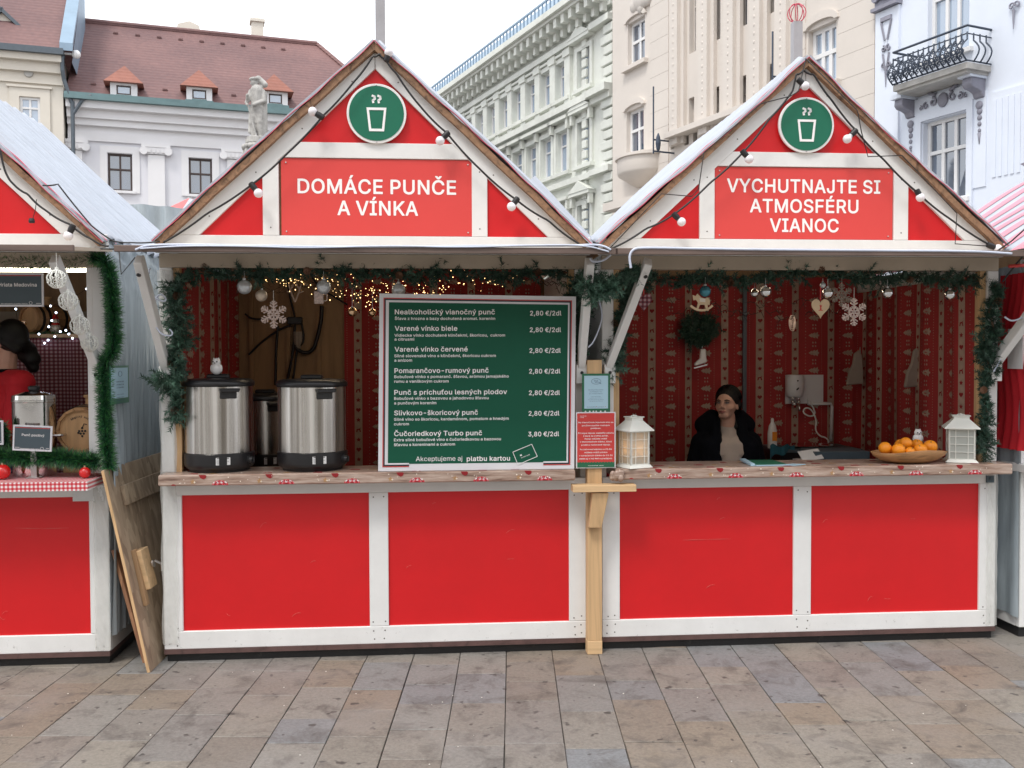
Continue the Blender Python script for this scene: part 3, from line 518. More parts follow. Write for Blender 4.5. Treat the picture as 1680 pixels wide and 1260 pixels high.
'g': (425, [[204,-166,261,-160,297,-150,328,-133,362,-100,381,-60,387,-17,387,379,384,388,377,393,307,393,299,384,297,357,282,372,262,386,229,397,189,399,143,392,103,373,67,339,40,298,25,252,19,195,24,135,42,82,67,45,79,35,107,12,135,0,150,-5,189,-10,228,-8,258,1,281,15,296,29,296,-8,290,-41,273,-62,245,-77,201,-82,161,-75,139,-61,111,-30,102,-26,94,-27,51,-51,37,-63,37,-77,52,-99,75,-123,99,-141,125,-153,165,-163], [204,74,171,80,154,88,136,106,122,129,114,158,111,193,114,227,121,252,137,282,153,299,177,311,210,314,233,311,257,299,272,284,286,259,293,234,297,185,295,160,287,130,272,104,256,88,239,80]]),
'h': (410, [[51,-15,115,-15,128,-6,129,231,132,255,140,277,155,294,167,304,180,309,208,314,242,308,261,294,276,269,281,235,282,-6,295,-15,357,-15,366,-11,372,-1,372,247,368,287,356,325,334,356,323,367,299,384,264,396,221,399,181,393,147,377,129,360,129,510,125,518,115,524,52,524,44,520,38,510,38,0,42,-9]]),
'i': (167, [[51,-15,115,-15,123,-11,129,-1,129,379,125,388,115,394,52,394,44,390,38,380,38,0,42,-9], [78,428,104,431,123,443,138,463,141,479,137,506,127,519,107,535,85,539,61,535,44,523,30,505,26,484,30,462,41,447,60,432]]),
'j': (167, [[-12,-158,37,-155,75,-141,92,-127,107,-110,117,-94,126,-65,129,-32,129,379,125,388,115,394,52,394,44,390,38,380,38,-27,35,-49,28,-62,18,-69,-16,-73,-24,-81,-25,-144,-21,-152], [78,428,103,431,121,442,137,461,141,481,137,505,126,520,106,535,85,539,61,535,45,524,30,505,26,486,30,461,40,448,58,433]]),
'k': (381, [[51,-15,115,-15,128,-6,129,133,152,156,285,-12,294,-15,373,-15,381,-11,387,-1,381,14,221,215,366,364,373,373,373,385,360,394,278,393,129,242,129,509,125,518,115,524,52,524,44,520,38,510,38,0,42,-9]]),
'l': (189, [[131,-17,156,-17,186,-12,194,-4,195,8,181,63,171,69,139,68,133,71,130,80,129,510,125,518,115,524,52,524,42,518,38,509,38,78,42,49,44,40,66,7,95,-11]]),
'm': (610, [[51,-15,115,-15,128,-6,131,261,140,284,153,298,172,310,195,315,225,311,243,300,255,282,259,259,259,0,265,-11,274,-15,335,-15,344,-12,349,-6,352,264,360,286,380,306,398,313,421,315,442,312,463,301,476,282,481,251,482,-6,495,-15,557,-15,566,-12,572,0,572,258,568,297,553,338,530,366,504,386,473,397,443,401,408,399,374,389,348,373,319,344,295,373,264,394,254,396,223,401,190,398,163,389,142,376,128,362,126,384,118,393,53,394,44,391,38,379,38,0,42,-9]]),
'n': (410, [[51,-15,115,-15,128,-6,129,231,132,255,140,277,155,294,167,304,180,309,208,314,242,308,261,294,276,269,281,235,282,-6,287,-12,296,-15,358,-15,371,-6,372,247,368,287,355,327,349,336,328,362,301,383,264,396,212,398,180,393,147,377,128,358,126,384,117,393,52,394,39,385,38,0,42,-9]]),
'o': (415, [[200,-23,266,-15,305,2,345,37,374,79,391,131,396,182,390,248,374,297,346,338,301,376,263,392,215,399,167,395,146,390,110,374,71,340,41,296,24,243,19,191,26,125,41,80,69,39,106,6,117,-1,153,-16], [203,62,177,66,154,78,138,94,122,124,114,154,111,188,114,222,121,248,141,284,155,299,176,310,213,314,245,307,262,297,279,280,294,251,301,224,304,183,301,152,294,126,278,96,262,78,238,66]]),
'p': (424, [[51,-158,115,-158,128,-149,129,19,165,-10,191,-19,235,-23,272,-18,323,5,357,36,385,80,401,135,405,197,400,248,384,299,361,336,315,377,274,394,236,399,196,397,165,387,142,371,128,357,126,384,117,393,52,394,39,385,38,-143,42,-152], [218,62,192,66,170,77,153,94,139,120,131,150,128,196,130,223,137,251,153,282,170,300,192,311,225,314,247,311,272,299,289,281,302,256,308,234,313,186,310,152,303,126,286,93,270,77,249,66]]),
'q': (424, [[309,-158,373,-158,381,-154,387,-144,386,384,381,391,373,394,308,393,299,384,297,356,281,372,261,386,229,397,189,399,146,393,106,375,71,344,40,298,24,246,19,194,25,127,40,79,67,37,102,4,143,-16,190,-23,230,-20,258,-11,281,4,296,19,296,-144,300,-152], [202,62,177,66,168,70,153,79,136,96,122,123,117,142,111,190,115,229,122,255,136,282,153,299,176,311,205,315,232,311,256,299,272,283,288,249,294,226,297,189,294,152,286,121,272,95,256,78,233,66]]),
'r': (259, [[51,-15,115,-15,128,-6,131,257,140,277,152,291,165,301,190,309,210,311,243,307,254,313,258,322,258,384,255,393,249,398,211,400,177,395,147,382,128,365,126,385,113,394,52,394,39,385,38,0,42,-9]]),
's': (365, [[171,-23,229,-19,266,-8,298,11,327,41,341,70,346,101,339,149,314,185,281,208,234,224,150,245,133,255,126,265,124,277,126,286,128,293,139,303,161,314,182,317,214,314,230,306,245,291,256,269,267,262,327,275,336,281,339,290,337,300,328,323,310,349,289,370,262,386,224,397,177,399,147,396,109,385,80,368,48,333,37,310,32,280,39,231,65,194,104,169,146,155,229,134,244,125,251,114,252,100,249,88,235,75,212,64,186,61,158,63,132,73,118,87,106,114,95,121,32,109,22,100,21,90,31,57,50,29,73,8,107,-11,141,-20]]),
't': (227, [[162,-19,194,-18,218,-13,227,-4,228,4,216,59,211,65,202,69,176,65,155,67,148,72,143,81,141,311,204,312,213,316,219,326,219,380,215,388,205,394,141,394,141,472,135,483,126,486,64,486,56,482,50,472,50,394,5,394,-5,388,-9,379,-9,326,-6,318,1,313,50,311,50,89,57,47,79,13,87,6,118,-12]]),
'u': (410, [[175,-20,231,-13,264,3,282,22,284,-5,293,-14,358,-15,371,-6,372,379,369,388,363,393,295,394,282,385,281,152,278,126,270,103,257,87,242,75,224,68,201,65,171,70,152,82,146,88,133,114,129,143,128,385,123,391,114,394,52,394,39,385,38,129,41,96,53,57,77,22,108,-3,140,-15]]),
'v': (389, [[160,-15,228,-15,241,-6,384,368,385,384,377,393,304,394,296,391,290,384,195,115,97,388,86,394,18,394,9,391,4,385,4,370,144,4,151,-9]]),
'w': (567, [[135,-15,200,-15,213,-6,283,246,354,-6,359,-12,368,-15,430,-15,439,-11,445,-2,556,364,559,379,555,388,545,394,480,394,471,391,466,385,397,135,331,385,318,394,246,393,237,383,170,136,102,384,96,391,88,394,23,394,14,390,9,385,8,375,18,341,123,-5,128,-11]]),
'x': (379, [[19,-15,92,-15,101,-11,189,124,277,-12,286,-15,357,-15,368,-9,372,-1,371,8,243,191,364,370,366,380,360,390,351,394,281,394,272,391,191,264,110,391,101,394,29,394,18,388,14,380,15,372,137,195,7,7,7,-6]]),
'y': (389, [[74,-160,119,-158,146,-150,169,-135,189,-115,205,-93,220,-61,384,368,385,384,377,393,304,394,291,385,195,114,97,388,86,394,18,394,9,391,4,385,4,370,146,0,130,-47,116,-66,105,-73,91,-75,60,-71,47,-80,32,-137,33,-145,41,-153]]),
'z': (380, [[40,-15,339,-15,351,-9,354,0,354,57,345,70,154,72,346,323,348,379,342,391,333,394,48,394,36,388,33,379,33,322,42,309,226,307,28,53,27,-1,31,-9]]),
'Á': (480, [[15,-15,86,-15,97,-8,147,127,333,127,380,-5,386,-11,395,-15,463,-15,472,-12,477,-6,478,2,475,13,297,498,291,514,282,523,200,524,187,515,3,8,3,-6], [177,214,239,403,302,215], [211,543,263,543,272,547,343,652,344,660,340,668,329,674,260,674,251,670,199,565,199,552]]),
'É': (419, [[58,-15,375,-15,384,-12,389,-6,390,58,387,66,380,71,140,74,140,214,356,214,366,220,370,229,370,287,367,295,360,300,140,301,140,437,378,438,384,443,387,452,387,510,378,523,60,524,51,521,46,515,45,0,49,-9], [189,543,241,543,250,547,320,650,322,660,318,668,307,674,239,674,230,670,177,565,177,552]]),
'Í': (300, [[29,-15,269,-15,278,-12,283,-6,284,57,278,68,270,72,198,74,198,436,270,437,280,443,284,452,284,510,275,523,31,524,22,521,17,515,16,452,22,441,30,437,103,435,103,73,30,72,20,66,16,57,16,-1,20,-9], [122,543,174,543,183,547,254,652,255,660,251,668,240,674,171,674,162,670,110,565,110,552]]),
'á': (389, [[157,-24,193,-21,222,-13,243,-2,261,13,263,-6,276,-15,338,-15,346,-11,352,-1,352,253,347,296,337,326,313,357,290,376,270,386,239,395,210,399,167,398,128,390,98,378,70,358,46,332,26,293,29,282,37,276,98,259,109,263,126,287,139,300,174,314,207,315,232,309,245,300,255,286,260,264,258,248,247,244,124,226,83,213,66,204,43,184,30,169,19,142,15,109,19,74,38,33,59,10,90,-10,122,-20], [160,61,135,66,114,81,107,105,109,120,116,130,127,139,155,149,261,167,258,120,249,98,241,89,223,73,198,63], [160,414,213,414,222,418,292,522,293,530,289,538,278,544,210,544,201,540,148,435,148,423]]),
'é': (404, [[204,-23,260,-18,289,-10,322,8,349,33,367,56,379,85,379,97,367,106,304,120,294,114,275,84,260,72,228,62,186,64,159,74,139,91,124,112,114,143,113,154,371,154,380,158,386,169,383,243,371,289,353,324,329,352,300,375,269,389,238,397,216,399,197,399,149,392,109,374,69,338,41,296,24,243,19,190,25,127,41,79,70,37,115,0,154,-16], [115,236,125,268,146,293,176,311,204,315,230,312,255,300,271,286,284,263,291,238], [175,414,227,414,236,418,305,519,307,530,303,538,292,544,224,544,215,540,163,435,163,423]]),
'í': (167, [[51,-15,115,-15,123,-11,129,-1,129,379,125,388,115,394,52,394,44,390,38,380,38,0,42,-9], [55,414,107,414,116,418,186,521,187,530,183,538,172,544,104,544,95,540,43,436,43,423]]),
'ó': (415, [[200,-23,266,-15,305,2,345,37,374,79,391,131,396,182,390,248,374,297,346,338,301,376,263,392,215,399,167,395,146,390,110,374,71,340,41,296,24,243,19,191,26,125,41,80,69,39,106,6,117,-1,153,-16], [203,62,177,66,154,78,138,94,122,124,114,154,111,188,114,222,121,248,141,284,155,299,176,310,213,314,245,307,262,297,279,280,294,251,301,224,304,183,301,152,294,126,278,96,262,78,238,66], [179,414,231,414,240,418,310,521,311,530,307,538,296,544,228,544,219,540,167,436,167,423]]),
'ô': (415, [[200,-23,266,-15,305,2,345,37,374,79,391,131,396,182,390,248,374,297,346,338,301,376,263,392,215,399,167,395,146,390,110,374,71,340,41,296,24,243,19,191,26,125,41,80,69,39,106,6,117,-1,153,-16], [203,62,177,66,154,78,138,94,122,124,114,154,111,188,114,222,121,248,141,284,155,299,176,310,213,314,245,307,262,297,279,280,294,251,301,224,304,183,301,152,294,126,278,96,262,78,238,66], [96,420,164,421,207,471,251,421,318,420,329,426,332,439,327,449,246,541,237,544,177,544,160,531,84,445,84,429]]),
'ú': (410, [[175,-20,231,-13,264,3,282,22,284,-5,293,-14,358,-15,371,-6,372,379,369,388,363,393,295,394,282,385,281,152,278,126,270,103,257,87,242,75,224,68,201,65,171,70,152,82,146,88,133,114,129,143,128,385,123,391,114,394,52,394,39,385,38,129,41,96,53,57,77,22,108,-3,140,-15], [176,414,229,414,238,418,308,522,309,530,305,538,294,544,225,544,216,540,164,435,164,423]]),
'ý': (389, [[74,-160,119,-158,146,-150,169,-135,189,-115,205,-93,220,-61,384,368,385,384,377,393,304,394,291,385,195,114,97,388,86,394,18,394,9,391,4,385,4,370,146,0,130,-47,116,-66,105,-73,91,-75,60,-71,47,-80,32,-137,33,-145,41,-153], [166,414,218,414,227,418,297,521,298,530,294,538,283,544,215,544,206,540,154,436,154,423]]),
'Č': (510, [[263,-22,308,-19,345,-10,379,4,411,26,440,54,463,85,478,118,488,159,484,169,474,175,402,174,393,164,378,124,352,96,335,84,311,74,271,68,229,73,190,90,161,117,140,148,123,201,119,246,123,307,139,359,162,393,192,420,227,435,253,439,283,440,309,435,333,426,365,401,387,367,394,342,402,334,474,333,487,342,488,351,478,389,462,425,439,456,412,482,382,503,348,518,307,528,268,531,200,522,155,503,141,496,92,453,55,399,35,341,25,256,32,179,42,147,57,106,93,54,139,14,154,6,199,-13], [235,550,296,550,305,553,388,646,391,655,388,668,376,674,309,673,266,623,223,673,157,674,148,671,142,660,145,646,219,563]]),
'č': (396, [[200,-23,233,-22,266,-15,288,-7,317,10,353,46,369,73,378,101,377,109,369,117,303,132,292,126,279,96,266,82,249,70,219,62,177,66,154,79,134,100,122,123,114,154,111,187,114,222,122,252,132,272,155,299,180,311,209,315,237,311,266,294,280,278,290,254,302,247,366,262,375,272,376,281,367,307,350,333,326,358,289,383,259,393,221,399,199,399,151,392,110,374,71,340,41,296,24,243,19,191,26,125,41,80,69,39,106,6,117,-1,153,-16], [176,420,236,420,245,423,329,517,332,526,329,538,317,544,249,543,207,494,165,543,98,544,89,541,83,530,86,517,164,429]]),
'ď': (493, [[188,-23,225,-21,258,-11,281,5,297,21,299,-5,308,-14,373,-15,386,-6,387,509,384,518,378,523,310,524,297,515,296,358,281,372,261,386,229,397,189,399,150,394,99,369,68,341,40,298,24,246,19,193,24,131,40,79,67,37,102,4,144,-16], [202,62,177,66,168,70,153,79,136,96,122,123,117,142,111,190,115,229,122,255,136,282,153,299,176,311,205,315,232,311,256,299,272,283,288,249,294,226,297,189,294,152,286,121,272,95,256,78,233,66], [416,389,463,389,476,398,495,530,494,539,486,547,417,548,404,539,403,403,407,395]]),
'ľ': (226, [[131,-17,156,-17,186,-12,194,-4,195,8,181,63,171,69,139,68,133,71,130,80,129,510,125,518,115,524,52,524,42,518,38,509,38,78,42,49,44,40,66,7,95,-11], [161,389,207,389,215,393,221,400,239,529,238,539,230,547,162,548,149,539,148,403,152,395]]),
'ň': (410, [[51,-15,115,-15,128,-6,129,231,132,255,140,277,155,294,167,304,180,309,208,314,242,308,261,294,276,269,281,235,282,-6,287,-12,296,-15,358,-15,371,-6,372,247,368,287,355,327,349,336,328,362,301,383,264,396,212,398,180,393,147,377,128,358,126,384,117,393,52,394,39,385,38,0,42,-9], [174,420,234,420,243,424,326,516,329,529,325,538,314,544,247,543,205,493,162,543,96,544,87,540,81,530,84,516,158,433]]),
'Š': (447, [[217,-24,273,-20,291,-16,329,-4,369,21,397,53,406,68,417,93,423,133,420,173,409,204,390,229,368,250,318,278,177,321,153,335,142,343,133,357,130,375,132,389,142,410,154,423,173,434,197,441,217,443,262,439,294,425,313,405,323,372,331,364,402,363,415,372,416,381,408,423,390,457,360,488,322,512,277,526,238,530,183,527,144,516,129,511,86,481,60,453,43,417,37,369,44,330,46,320,74,281,120,247,178,225,270,199,308,180,321,169,328,156,330,143,327,119,319,103,301,85,273,72,225,64,198,66,173,72,151,83,139,94,124,116,119,142,110,151,37,152,27,146,23,137,31,93,50,53,83,19,131,-8,173,-20], [191,550,252,550,261,553,344,646,347,655,344,668,332,674,265,673,222,623,180,673,113,674,104,671,98,659,103,644,177,561]]),
'š': (365, [[171,-23,229,-19,266,-8,298,11,327,41,341,70,346,101,339,149,314,185,281,208,234,224,150,245,133,255,126,265,124,277,126,286,128,293,139,303,161,314,182,317,214,314,230,306,245,291,256,269,267,262,327,275,336,281,339,290,337,300,328,323,310,349,289,370,262,386,224,397,177,399,147,396,109,385,80,368,48,333,37,310,32,280,39,231,65,194,104,169,146,155,229,134,244,125,251,114,252,100,249,88,235,75,212,64,186,61,158,63,132,73,118,87,106,114,95,121,32,109,22,100,21,90,31,57,50,29,73,8,107,-11,141,-20], [155,420,215,420,224,423,308,517,311,526,308,538,296,544,228,543,186,494,143,543,77,544,68,541,62,529,67,514,141,431]]),
'ť': (262, [[162,-19,194,-18,218,-13,227,-4,228,4,216,59,211,65,202,69,176,65,155,67,148,72,143,81,141,311,204,312,213,316,219,326,219,380,215,388,205,394,141,394,141,472,135,483,126,486,64,486,56,482,50,472,50,394,5,394,-5,388,-9,379,-9,326,-6,318,1,313,50,311,50,89,57,47,79,13,87,6,118,-12], [164,410,210,410,218,414,224,421,242,551,241,560,233,568,165,569,152,560,151,424,155,416]]),
'ž': (380, [[40,-15,339,-15,351,-9,354,0,354,57,345,70,154,72,346,323,348,379,342,391,333,394,48,394,36,388,33,379,33,322,42,309,226,307,28,53,27,-1,31,-9], [156,420,216,420,225,424,307,515,311,526,307,538,296,544,229,543,187,493,144,543,78,544,69,540,63,530,66,516,140,433]]),
'€': (464, [[283,-22,327,-19,369,-8,406,11,432,33,436,42,435,51,411,101,402,110,389,110,356,86,321,72,288,68,254,73,220,89,196,113,172,158,173,164,304,165,315,179,334,221,335,230,331,238,321,244,158,244,157,264,346,265,355,273,379,327,375,338,365,344,172,344,174,358,196,395,221,420,251,435,289,441,310,439,335,432,360,420,389,397,404,396,413,404,437,456,438,465,434,473,399,501,362,518,329,527,300,530,279,530,225,522,173,498,164,490,125,454,109,430,90,398,74,344,33,344,22,338,1,280,4,270,11,265,64,262,64,244,33,244,20,235,1,181,5,170,15,164,74,164,90,110,121,59,169,13,224,-13]]),
}
THIN = {
'A': (480, [[17,0,85,1,135,142,343,142,395,1,463,0,276,509,201,509], [156,199,239,456,268,359,324,200]]),
'a': (389, [[159,-9,191,-6,232,9,254,27,274,52,277,50,277,0,337,1,337,251,333,290,323,320,304,345,284,362,264,372,237,380,208,384,169,383,134,376,104,364,79,346,58,323,41,292,99,274,118,301,131,313,150,323,171,329,197,331,219,329,241,322,257,309,269,292,274,276,276,256,273,242,266,235,249,229,151,216,98,203,78,194,61,181,44,163,34,140,30,108,34,76,50,42,68,22,96,4,124,-5], [170,45,129,52,114,60,101,73,94,88,92,107,95,126,102,138,117,151,135,159,162,166,244,178,276,190,276,139,273,116,264,93,248,74,229,59,199,48]]),
'c': (396, [[202,-8,231,-7,260,-1,282,7,308,22,341,55,355,79,363,102,305,117,291,87,270,65,241,51,207,46,174,51,146,65,126,85,110,113,99,151,96,187,99,224,108,258,118,278,144,310,173,325,206,330,225,329,253,321,275,306,291,289,303,262,361,277,353,301,339,324,306,356,261,377,219,384,157,378,116,360,83,331,55,290,39,241,34,189,40,131,55,86,81,48,123,13,159,-2]]),
'e': (404, [[206,-8,254,-4,283,4,313,20,337,42,353,62,365,91,306,105,298,88,283,71,253,52,216,46,179,50,151,61,126,82,110,106,99,140,97,169,371,171,368,241,357,283,341,315,320,341,294,361,263,375,214,384,155,378,115,360,81,329,55,290,39,241,34,188,42,123,55,85,82,46,121,14,160,-2], [98,221,99,241,106,263,125,294,146,314,161,321,173,326,202,330,238,326,263,314,279,298,298,269,308,226,306,221]]),
'j': (167, [[-10,-143,35,-140,66,-129,83,-115,95,-101,103,-88,111,-63,114,-30,113,379,53,378,53,-29,50,-53,40,-72,25,-83,-10,-87], [80,443,97,445,112,454,123,467,126,483,123,499,113,512,100,521,84,524,67,521,54,512,44,499,41,484,44,467,52,457,66,446]]),
'k': (381, [[53,0,114,0,114,140,154,177,294,1,372,1,201,216,359,379,284,379,121,213,114,212,113,509,53,508]]),
'm': (610, [[53,0,114,1,116,263,126,290,140,307,161,322,193,330,231,325,254,309,270,284,274,261,274,0,335,1,335,247,338,271,346,292,363,311,391,327,412,330,443,327,464,318,473,313,490,289,496,253,496,1,557,0,557,256,553,295,541,329,522,353,498,372,467,383,431,386,396,380,357,362,335,341,316,308,309,332,286,362,258,380,215,386,196,384,173,377,151,364,132,346,117,323,112,309,112,379,53,379]]),
'p': (424, [[53,-143,114,-142,114,59,119,57,136,34,153,17,171,4,202,-6,234,-8,274,-2,314,16,345,45,369,82,386,137,390,195,385,246,370,293,354,319,346,330,313,361,272,379,234,384,198,382,171,373,151,360,137,345,119,321,113,319,112,379,53,379], [216,47,189,51,162,64,140,86,125,114,116,148,113,198,116,231,123,257,140,290,162,313,186,325,220,330,254,325,280,312,301,290,316,262,322,240,328,184,325,150,317,120,297,84,279,65,253,51]]),
't': (227, [[164,-4,192,-3,213,3,202,54,178,50,152,52,136,62,128,77,126,326,204,327,204,378,126,379,126,471,66,471,65,380,6,379,6,328,65,326,65,91,71,53,93,20,124,2]]),
'u': (410, [[177,-5,221,0,258,17,286,46,297,71,298,0,357,0,357,379,296,378,296,150,293,122,284,97,270,79,250,62,226,53,201,50,164,56,143,70,135,77,119,106,114,141,114,378,53,379,53,131,57,94,69,58,90,30,123,7,150,-2]]),
}
SPACE = 0.188
# ================================================================ SETTING
g = MB(); g.add([(-300,-300,-.03),(300,-300,-.03),(300,400,-.03),(-300,400,-.03)], [(0,1,2,3)])
g.build('ground', M['ground'], fr=WORLD, kind='structure')
# pavement: long slabs laid in courses that run away from the camera
pv = MB(); pv.add([(-6,1.2,-.012),(6,1.2,-.012),(6,8.6,-.012),(-6,8.6,-.012)], [(0,1,2,3)])
pave = pv.build('pavement', M['joint'], fr=WORLD, base=(0,0,0), kind='structure')
CW = .2555; lens = (.27, .31, .36, .42, .50)
def slab_mesh(L):
    m = MB(); a = CW/2-.0020; b = L/2-.0010; c = .0022
    m.add([(-a,-b,-.02),(a,-b,-.02),(a,b,-.02),(-a,b,-.02),(-a,-b,-c),(a,-b,-c),(a,b,-c),(-a,b,-c),(-a+c,-b+c,0),(a-c,-b+c,0),(a-c,b-c,0),(-a+c,b-c,0)],
          [(0,1,5,4),(1,2,6,5),(2,3,7,6),(3,0,4,7),(4,5,9,8),(5,6,10,9),(6,7,11,10),(7,4,8,11),(8,9,10,11)])
    return m
smesh = {}
far = MB()
for k in range(-22, 22):
    x = -.037 + CW*(k+.5); y = 1.3 + random.random()*.5
    while y < 8.4:
        L = random.choice(lens); yc = y+L/2; y += L
        dz = random.uniform(-.0015, .0015)
        if 3.35 < yc < 5.75 and abs(x) < .60*yc+.25:
            if L not in smesh:
                o = slab_mesh(L).build('slab', M['slab'], pave); smesh[L] = o.data
            else:
                o = bpy.data.objects.new('slab', smesh[L]); COL.objects.link(o); o.parent = pave
            o.location = (x+random.uniform(-.0012,.0012), yc, dz); o.rotation_euler = (random.uniform(-.002,.002), random.uniform(-.003,.003), random.uniform(-.003,.003))
        else:
            s_ = slab_mesh(L); far.add([p + Vector((x, yc, dz)) for p in s_.v], s_.f)
far.build('slabs_beyond', M['slabm'], pave, kind='stuff')
M['litter'] = mat('pale_litter', (.7,.68,.62), .7)
lt = MB()
for i in range(42):
    yy = random.uniform(3.7, 5.0); xx = random.uniform(-2.4, 2.4); r = random.uniform(.0015,.0045)
    a0 = random.random()*6; lt.extr([(xx+r*math.cos(a0+a)*random.uniform(.6,1.4), yy+r*math.sin(a0+a), .0012) for a in (0,1.3,2.6,3.9,5.2)], (0,0,.0015))
lt.build('litter_specks', M['litter'], fr=WORLD, kind='stuff', label='tiny pale crumbs scattered over the paving slabs', cat='litter')

def wall(mb, u0, u1, z0, z1, v, holes=(), dep=.25, back=None):
    us = sorted({u0, u1, *[h[0] for h in holes], *[h[1] for h in holes]}); zs = sorted({z0, z1, *[h[2] for h in holes], *[h[3] for h in holes]})
    for a, b in zip(us, us[1:]):
        for c, d in zip(zs, zs[1:]):
            mu = (a+b)/2; mz = (c+d)/2
            if any(h[0] < mu < h[1] and h[2] < mz < h[3] for h in holes): continue
            mb.add([(a,v,c),(b,v,c),(b,v,d),(a,v,d)], [(0,1,2,3)])
    for a, b, c, d in holes:
        mb.add([(a,v,c),(b,v,c),(b,v,d),(a,v,d),(a,v+dep,c),(b,v+dep,c),(b,v+dep,d),(a,v+dep,d)], [(0,4,5,1),(1,5,6,2),(2,6,7,3),(3,7,4,0)])
def window(par, fr_mat, pane_mat, a, b, c, d, v, dep, cols=2, trans=.62, fw=.07, mid=.06, rows=0, sill=None, label=None):
    """frame with mullions and panes as sub-parts"""
    y0 = v+dep-.10; y1 = v+dep
    m = MB(); m.box(a,b,y0,y1,d-fw,d); m.box(a,b,y0,y1,c,c+fw); m.box(a,a+fw,y0,y1,c+fw,d-fw); m.box(b-fw,b,y0,y1,c+fw,d-fw)
    zt = None
    if trans: zt = c+(d-c)*trans; m.box(a+fw,b-fw,y0,y1,zt-mid/2,zt+mid/2)
    xs = [a+fw+(b-a-2*fw)*k/cols for k in range(1, cols)]
    for x in xs:
        m.box(x-mid/2,x+mid/2,y0+.01,y1,c+fw,(zt-mid/2) if zt else d-fw)
        if zt: m.box(x-mid/2,x+mid/2,y0+.01,y1,zt+mid/2,d-fw)
    w_ = m.build('window', fr_mat, par, label=label)
    ed = [a+fw/2]+xs+[b-fw/2]; zz = [c+fw/2]+([zt] if zt else [])+[d-fw/2]
    for z0, z1 in zip(zz, zz[1:]):
        for x0, x1 in zip(ed, ed[1:]):
            p = MB(); tl = random.uniform(-.004,.004)
            p.add([(x0,y1-.03+tl,z0),(x1,y1-.03,z0),(x1,y1-.03+tl,z1),(x0,y1-.03,z1)], [(0,1,2,3)]); p.add([(x0,y1-.02,z0),(x0,y1-.02,z1),(x1,y1-.02,z1),(x1,y1-.02,z0)], [(0,1,2,3)])
            p.build('pane', pane_mat, w_)
    if sill:
        s_ = MB(); s_.box(a-.15,b+.15,v-.14,v+.02,c-.12,c); s_.build('sill', sill, w_)
    return w_
def rect(fr, x0, x1, y0, y1, v=0.):
    xm = (x0+x1)/2; ym = (y0+y1)/2
    return fr.at(x0,ym,v)[0], fr.at(x1,ym,v)[0], fr.at(xm,y1,v)[1], fr.at(xm,y0,v)[1]

# ---------------------------------------------------------------- white house with the red tiled roof (left)
LF = LEFT
uL = LF.u(113,0,300); uR = LF.u(650,0,300); ZG = LF.z(250,178); ZT = ZG
HW = thing('old_house', 'white old house with pilasters under a long dull red tiled roof with three dormers', 'house', LF, ((uL+uR)/2, 0, 0))
wins = [rect(LF,177,217,252,313), rect(LF,310,349,257,317)]
wd = wins[1][0]-wins[0][0]
allw = [ (wins[0][0]+wd*k, wins[0][1]+wd*k, wins[0][2], wins[0][3]) for k in range(-0,4)]
low = [(a,b,c-5.0,d-4.4) for a,b,c,d in allw]
m = MB(); wall(m, uL, uR, 0, ZG, 0, allw+low); m.box(uL,uR,.5,11,0,ZG-.1); m.build('wall', M['wallgrey'], HW)
for h in allw+low: 
    window(HW, M['darkframe'], M['glass'], *h, 0, .22, 2, .58, .09, .08, sill=M['wallwhite'])
    a,b,c,d = h; s_ = MB(); e = .34
    s_.box(a-e,a-.02,-.06,0.0,c-.1,d+e); s_.box(b+.02,b+e,-.06,0,c-.1,d+e); s_.box(a-.02,b+.02,-.06,0,d+.02,d+e); s_.build('window_surround', M['wallwhite'], HW)
zcap = LF.z(257,240)
for k in range(-1,5):
    uc = (LF.u(257,0,300)) + wd*(k-1)*1.0 if False else LF.u(257,0,300)+(k-1)*wd
    if uc < uL+.2 or uc > uR: continue
    s_ = MB(); s_.box(uc-.38,uc+.38,-.16,0,2,zcap-.45); p = s_.build('pilaster', M['wallwhite'], HW)
    s_ = MB(); s_.box(uc-.66,uc+.66,-.28,0,zcap-.10,zcap+.05); s_.box(uc-.5,uc+.5,-.24,0,zcap-.42,zcap-.10)
    for sg in (-1,1): s_.lathe((uc+sg*.55,-.30,zcap-.28), [(.0,0),(.19,.0),(.19,.28),(.0,.28)], 12, (0,1,0))
    for q in range(4): s_.box(uc-.36+q*.2,uc-.24+q*.2,-.30,-.24,zcap-.36,zcap-.18)
    s_.build('capital', M['wallwhite'], p)
zc = LF.z(250,183)
for nm, z0, z1, pr in (('cornice',ZG-.35,ZG-.02,.75),('cornice',ZG-.75,ZG-.35,.45),('cornice',ZG-1.05,ZG-.75,.28),('architrave',zcap+.05,zcap+.45,.12),('frieze',zcap+.45,ZG-1.05,.05)):
    s_ = MB(); s_.box(uL,uR,-pr,0,z0,z1); s_.build(nm, M['wallwhite'], HW)
s_ = MB(); s_.box(uL-.05,uR,-1.0,-.1,ZG-.02,ZG+.14); s_.box(uL-.05,uR,-.9,0,ZG+.14,ZG+.30); s_.build('gutter', M['copper'], HW)
rz = LF.z(300,52,5.6); er = LF.u(128,5.6,33); r1 = LF.u(520,5.6,75)
s_ = MB(); s_.add([(uL,-.6,ZG+.3),(uR+.3,-.6,ZG+.3),(r1,5.6,rz),(uL,5.6,rz),(uL,11.6,ZG+.3),(uR+.3,11.6,ZG+.3)], [(0,1,2,3),(3,2,5,4),(1,5,2),(0,3,4)])
roof = s_.build('roof', M['rooftile'], HW)
s_ = MB(); s_.tube([(uL,5.6,rz+.05),(r1,5.6,rz+.05)],.16,8); s_.tube([(r1,5.6,rz+.05),(uR+.3,-.6,ZG+.35)],.12,6); s_.build('ridge_tiles', M['rooftile'], roof)
def roofv(z): return -.6+(z-ZG-.3)/(rz-ZG-.3)*6.2
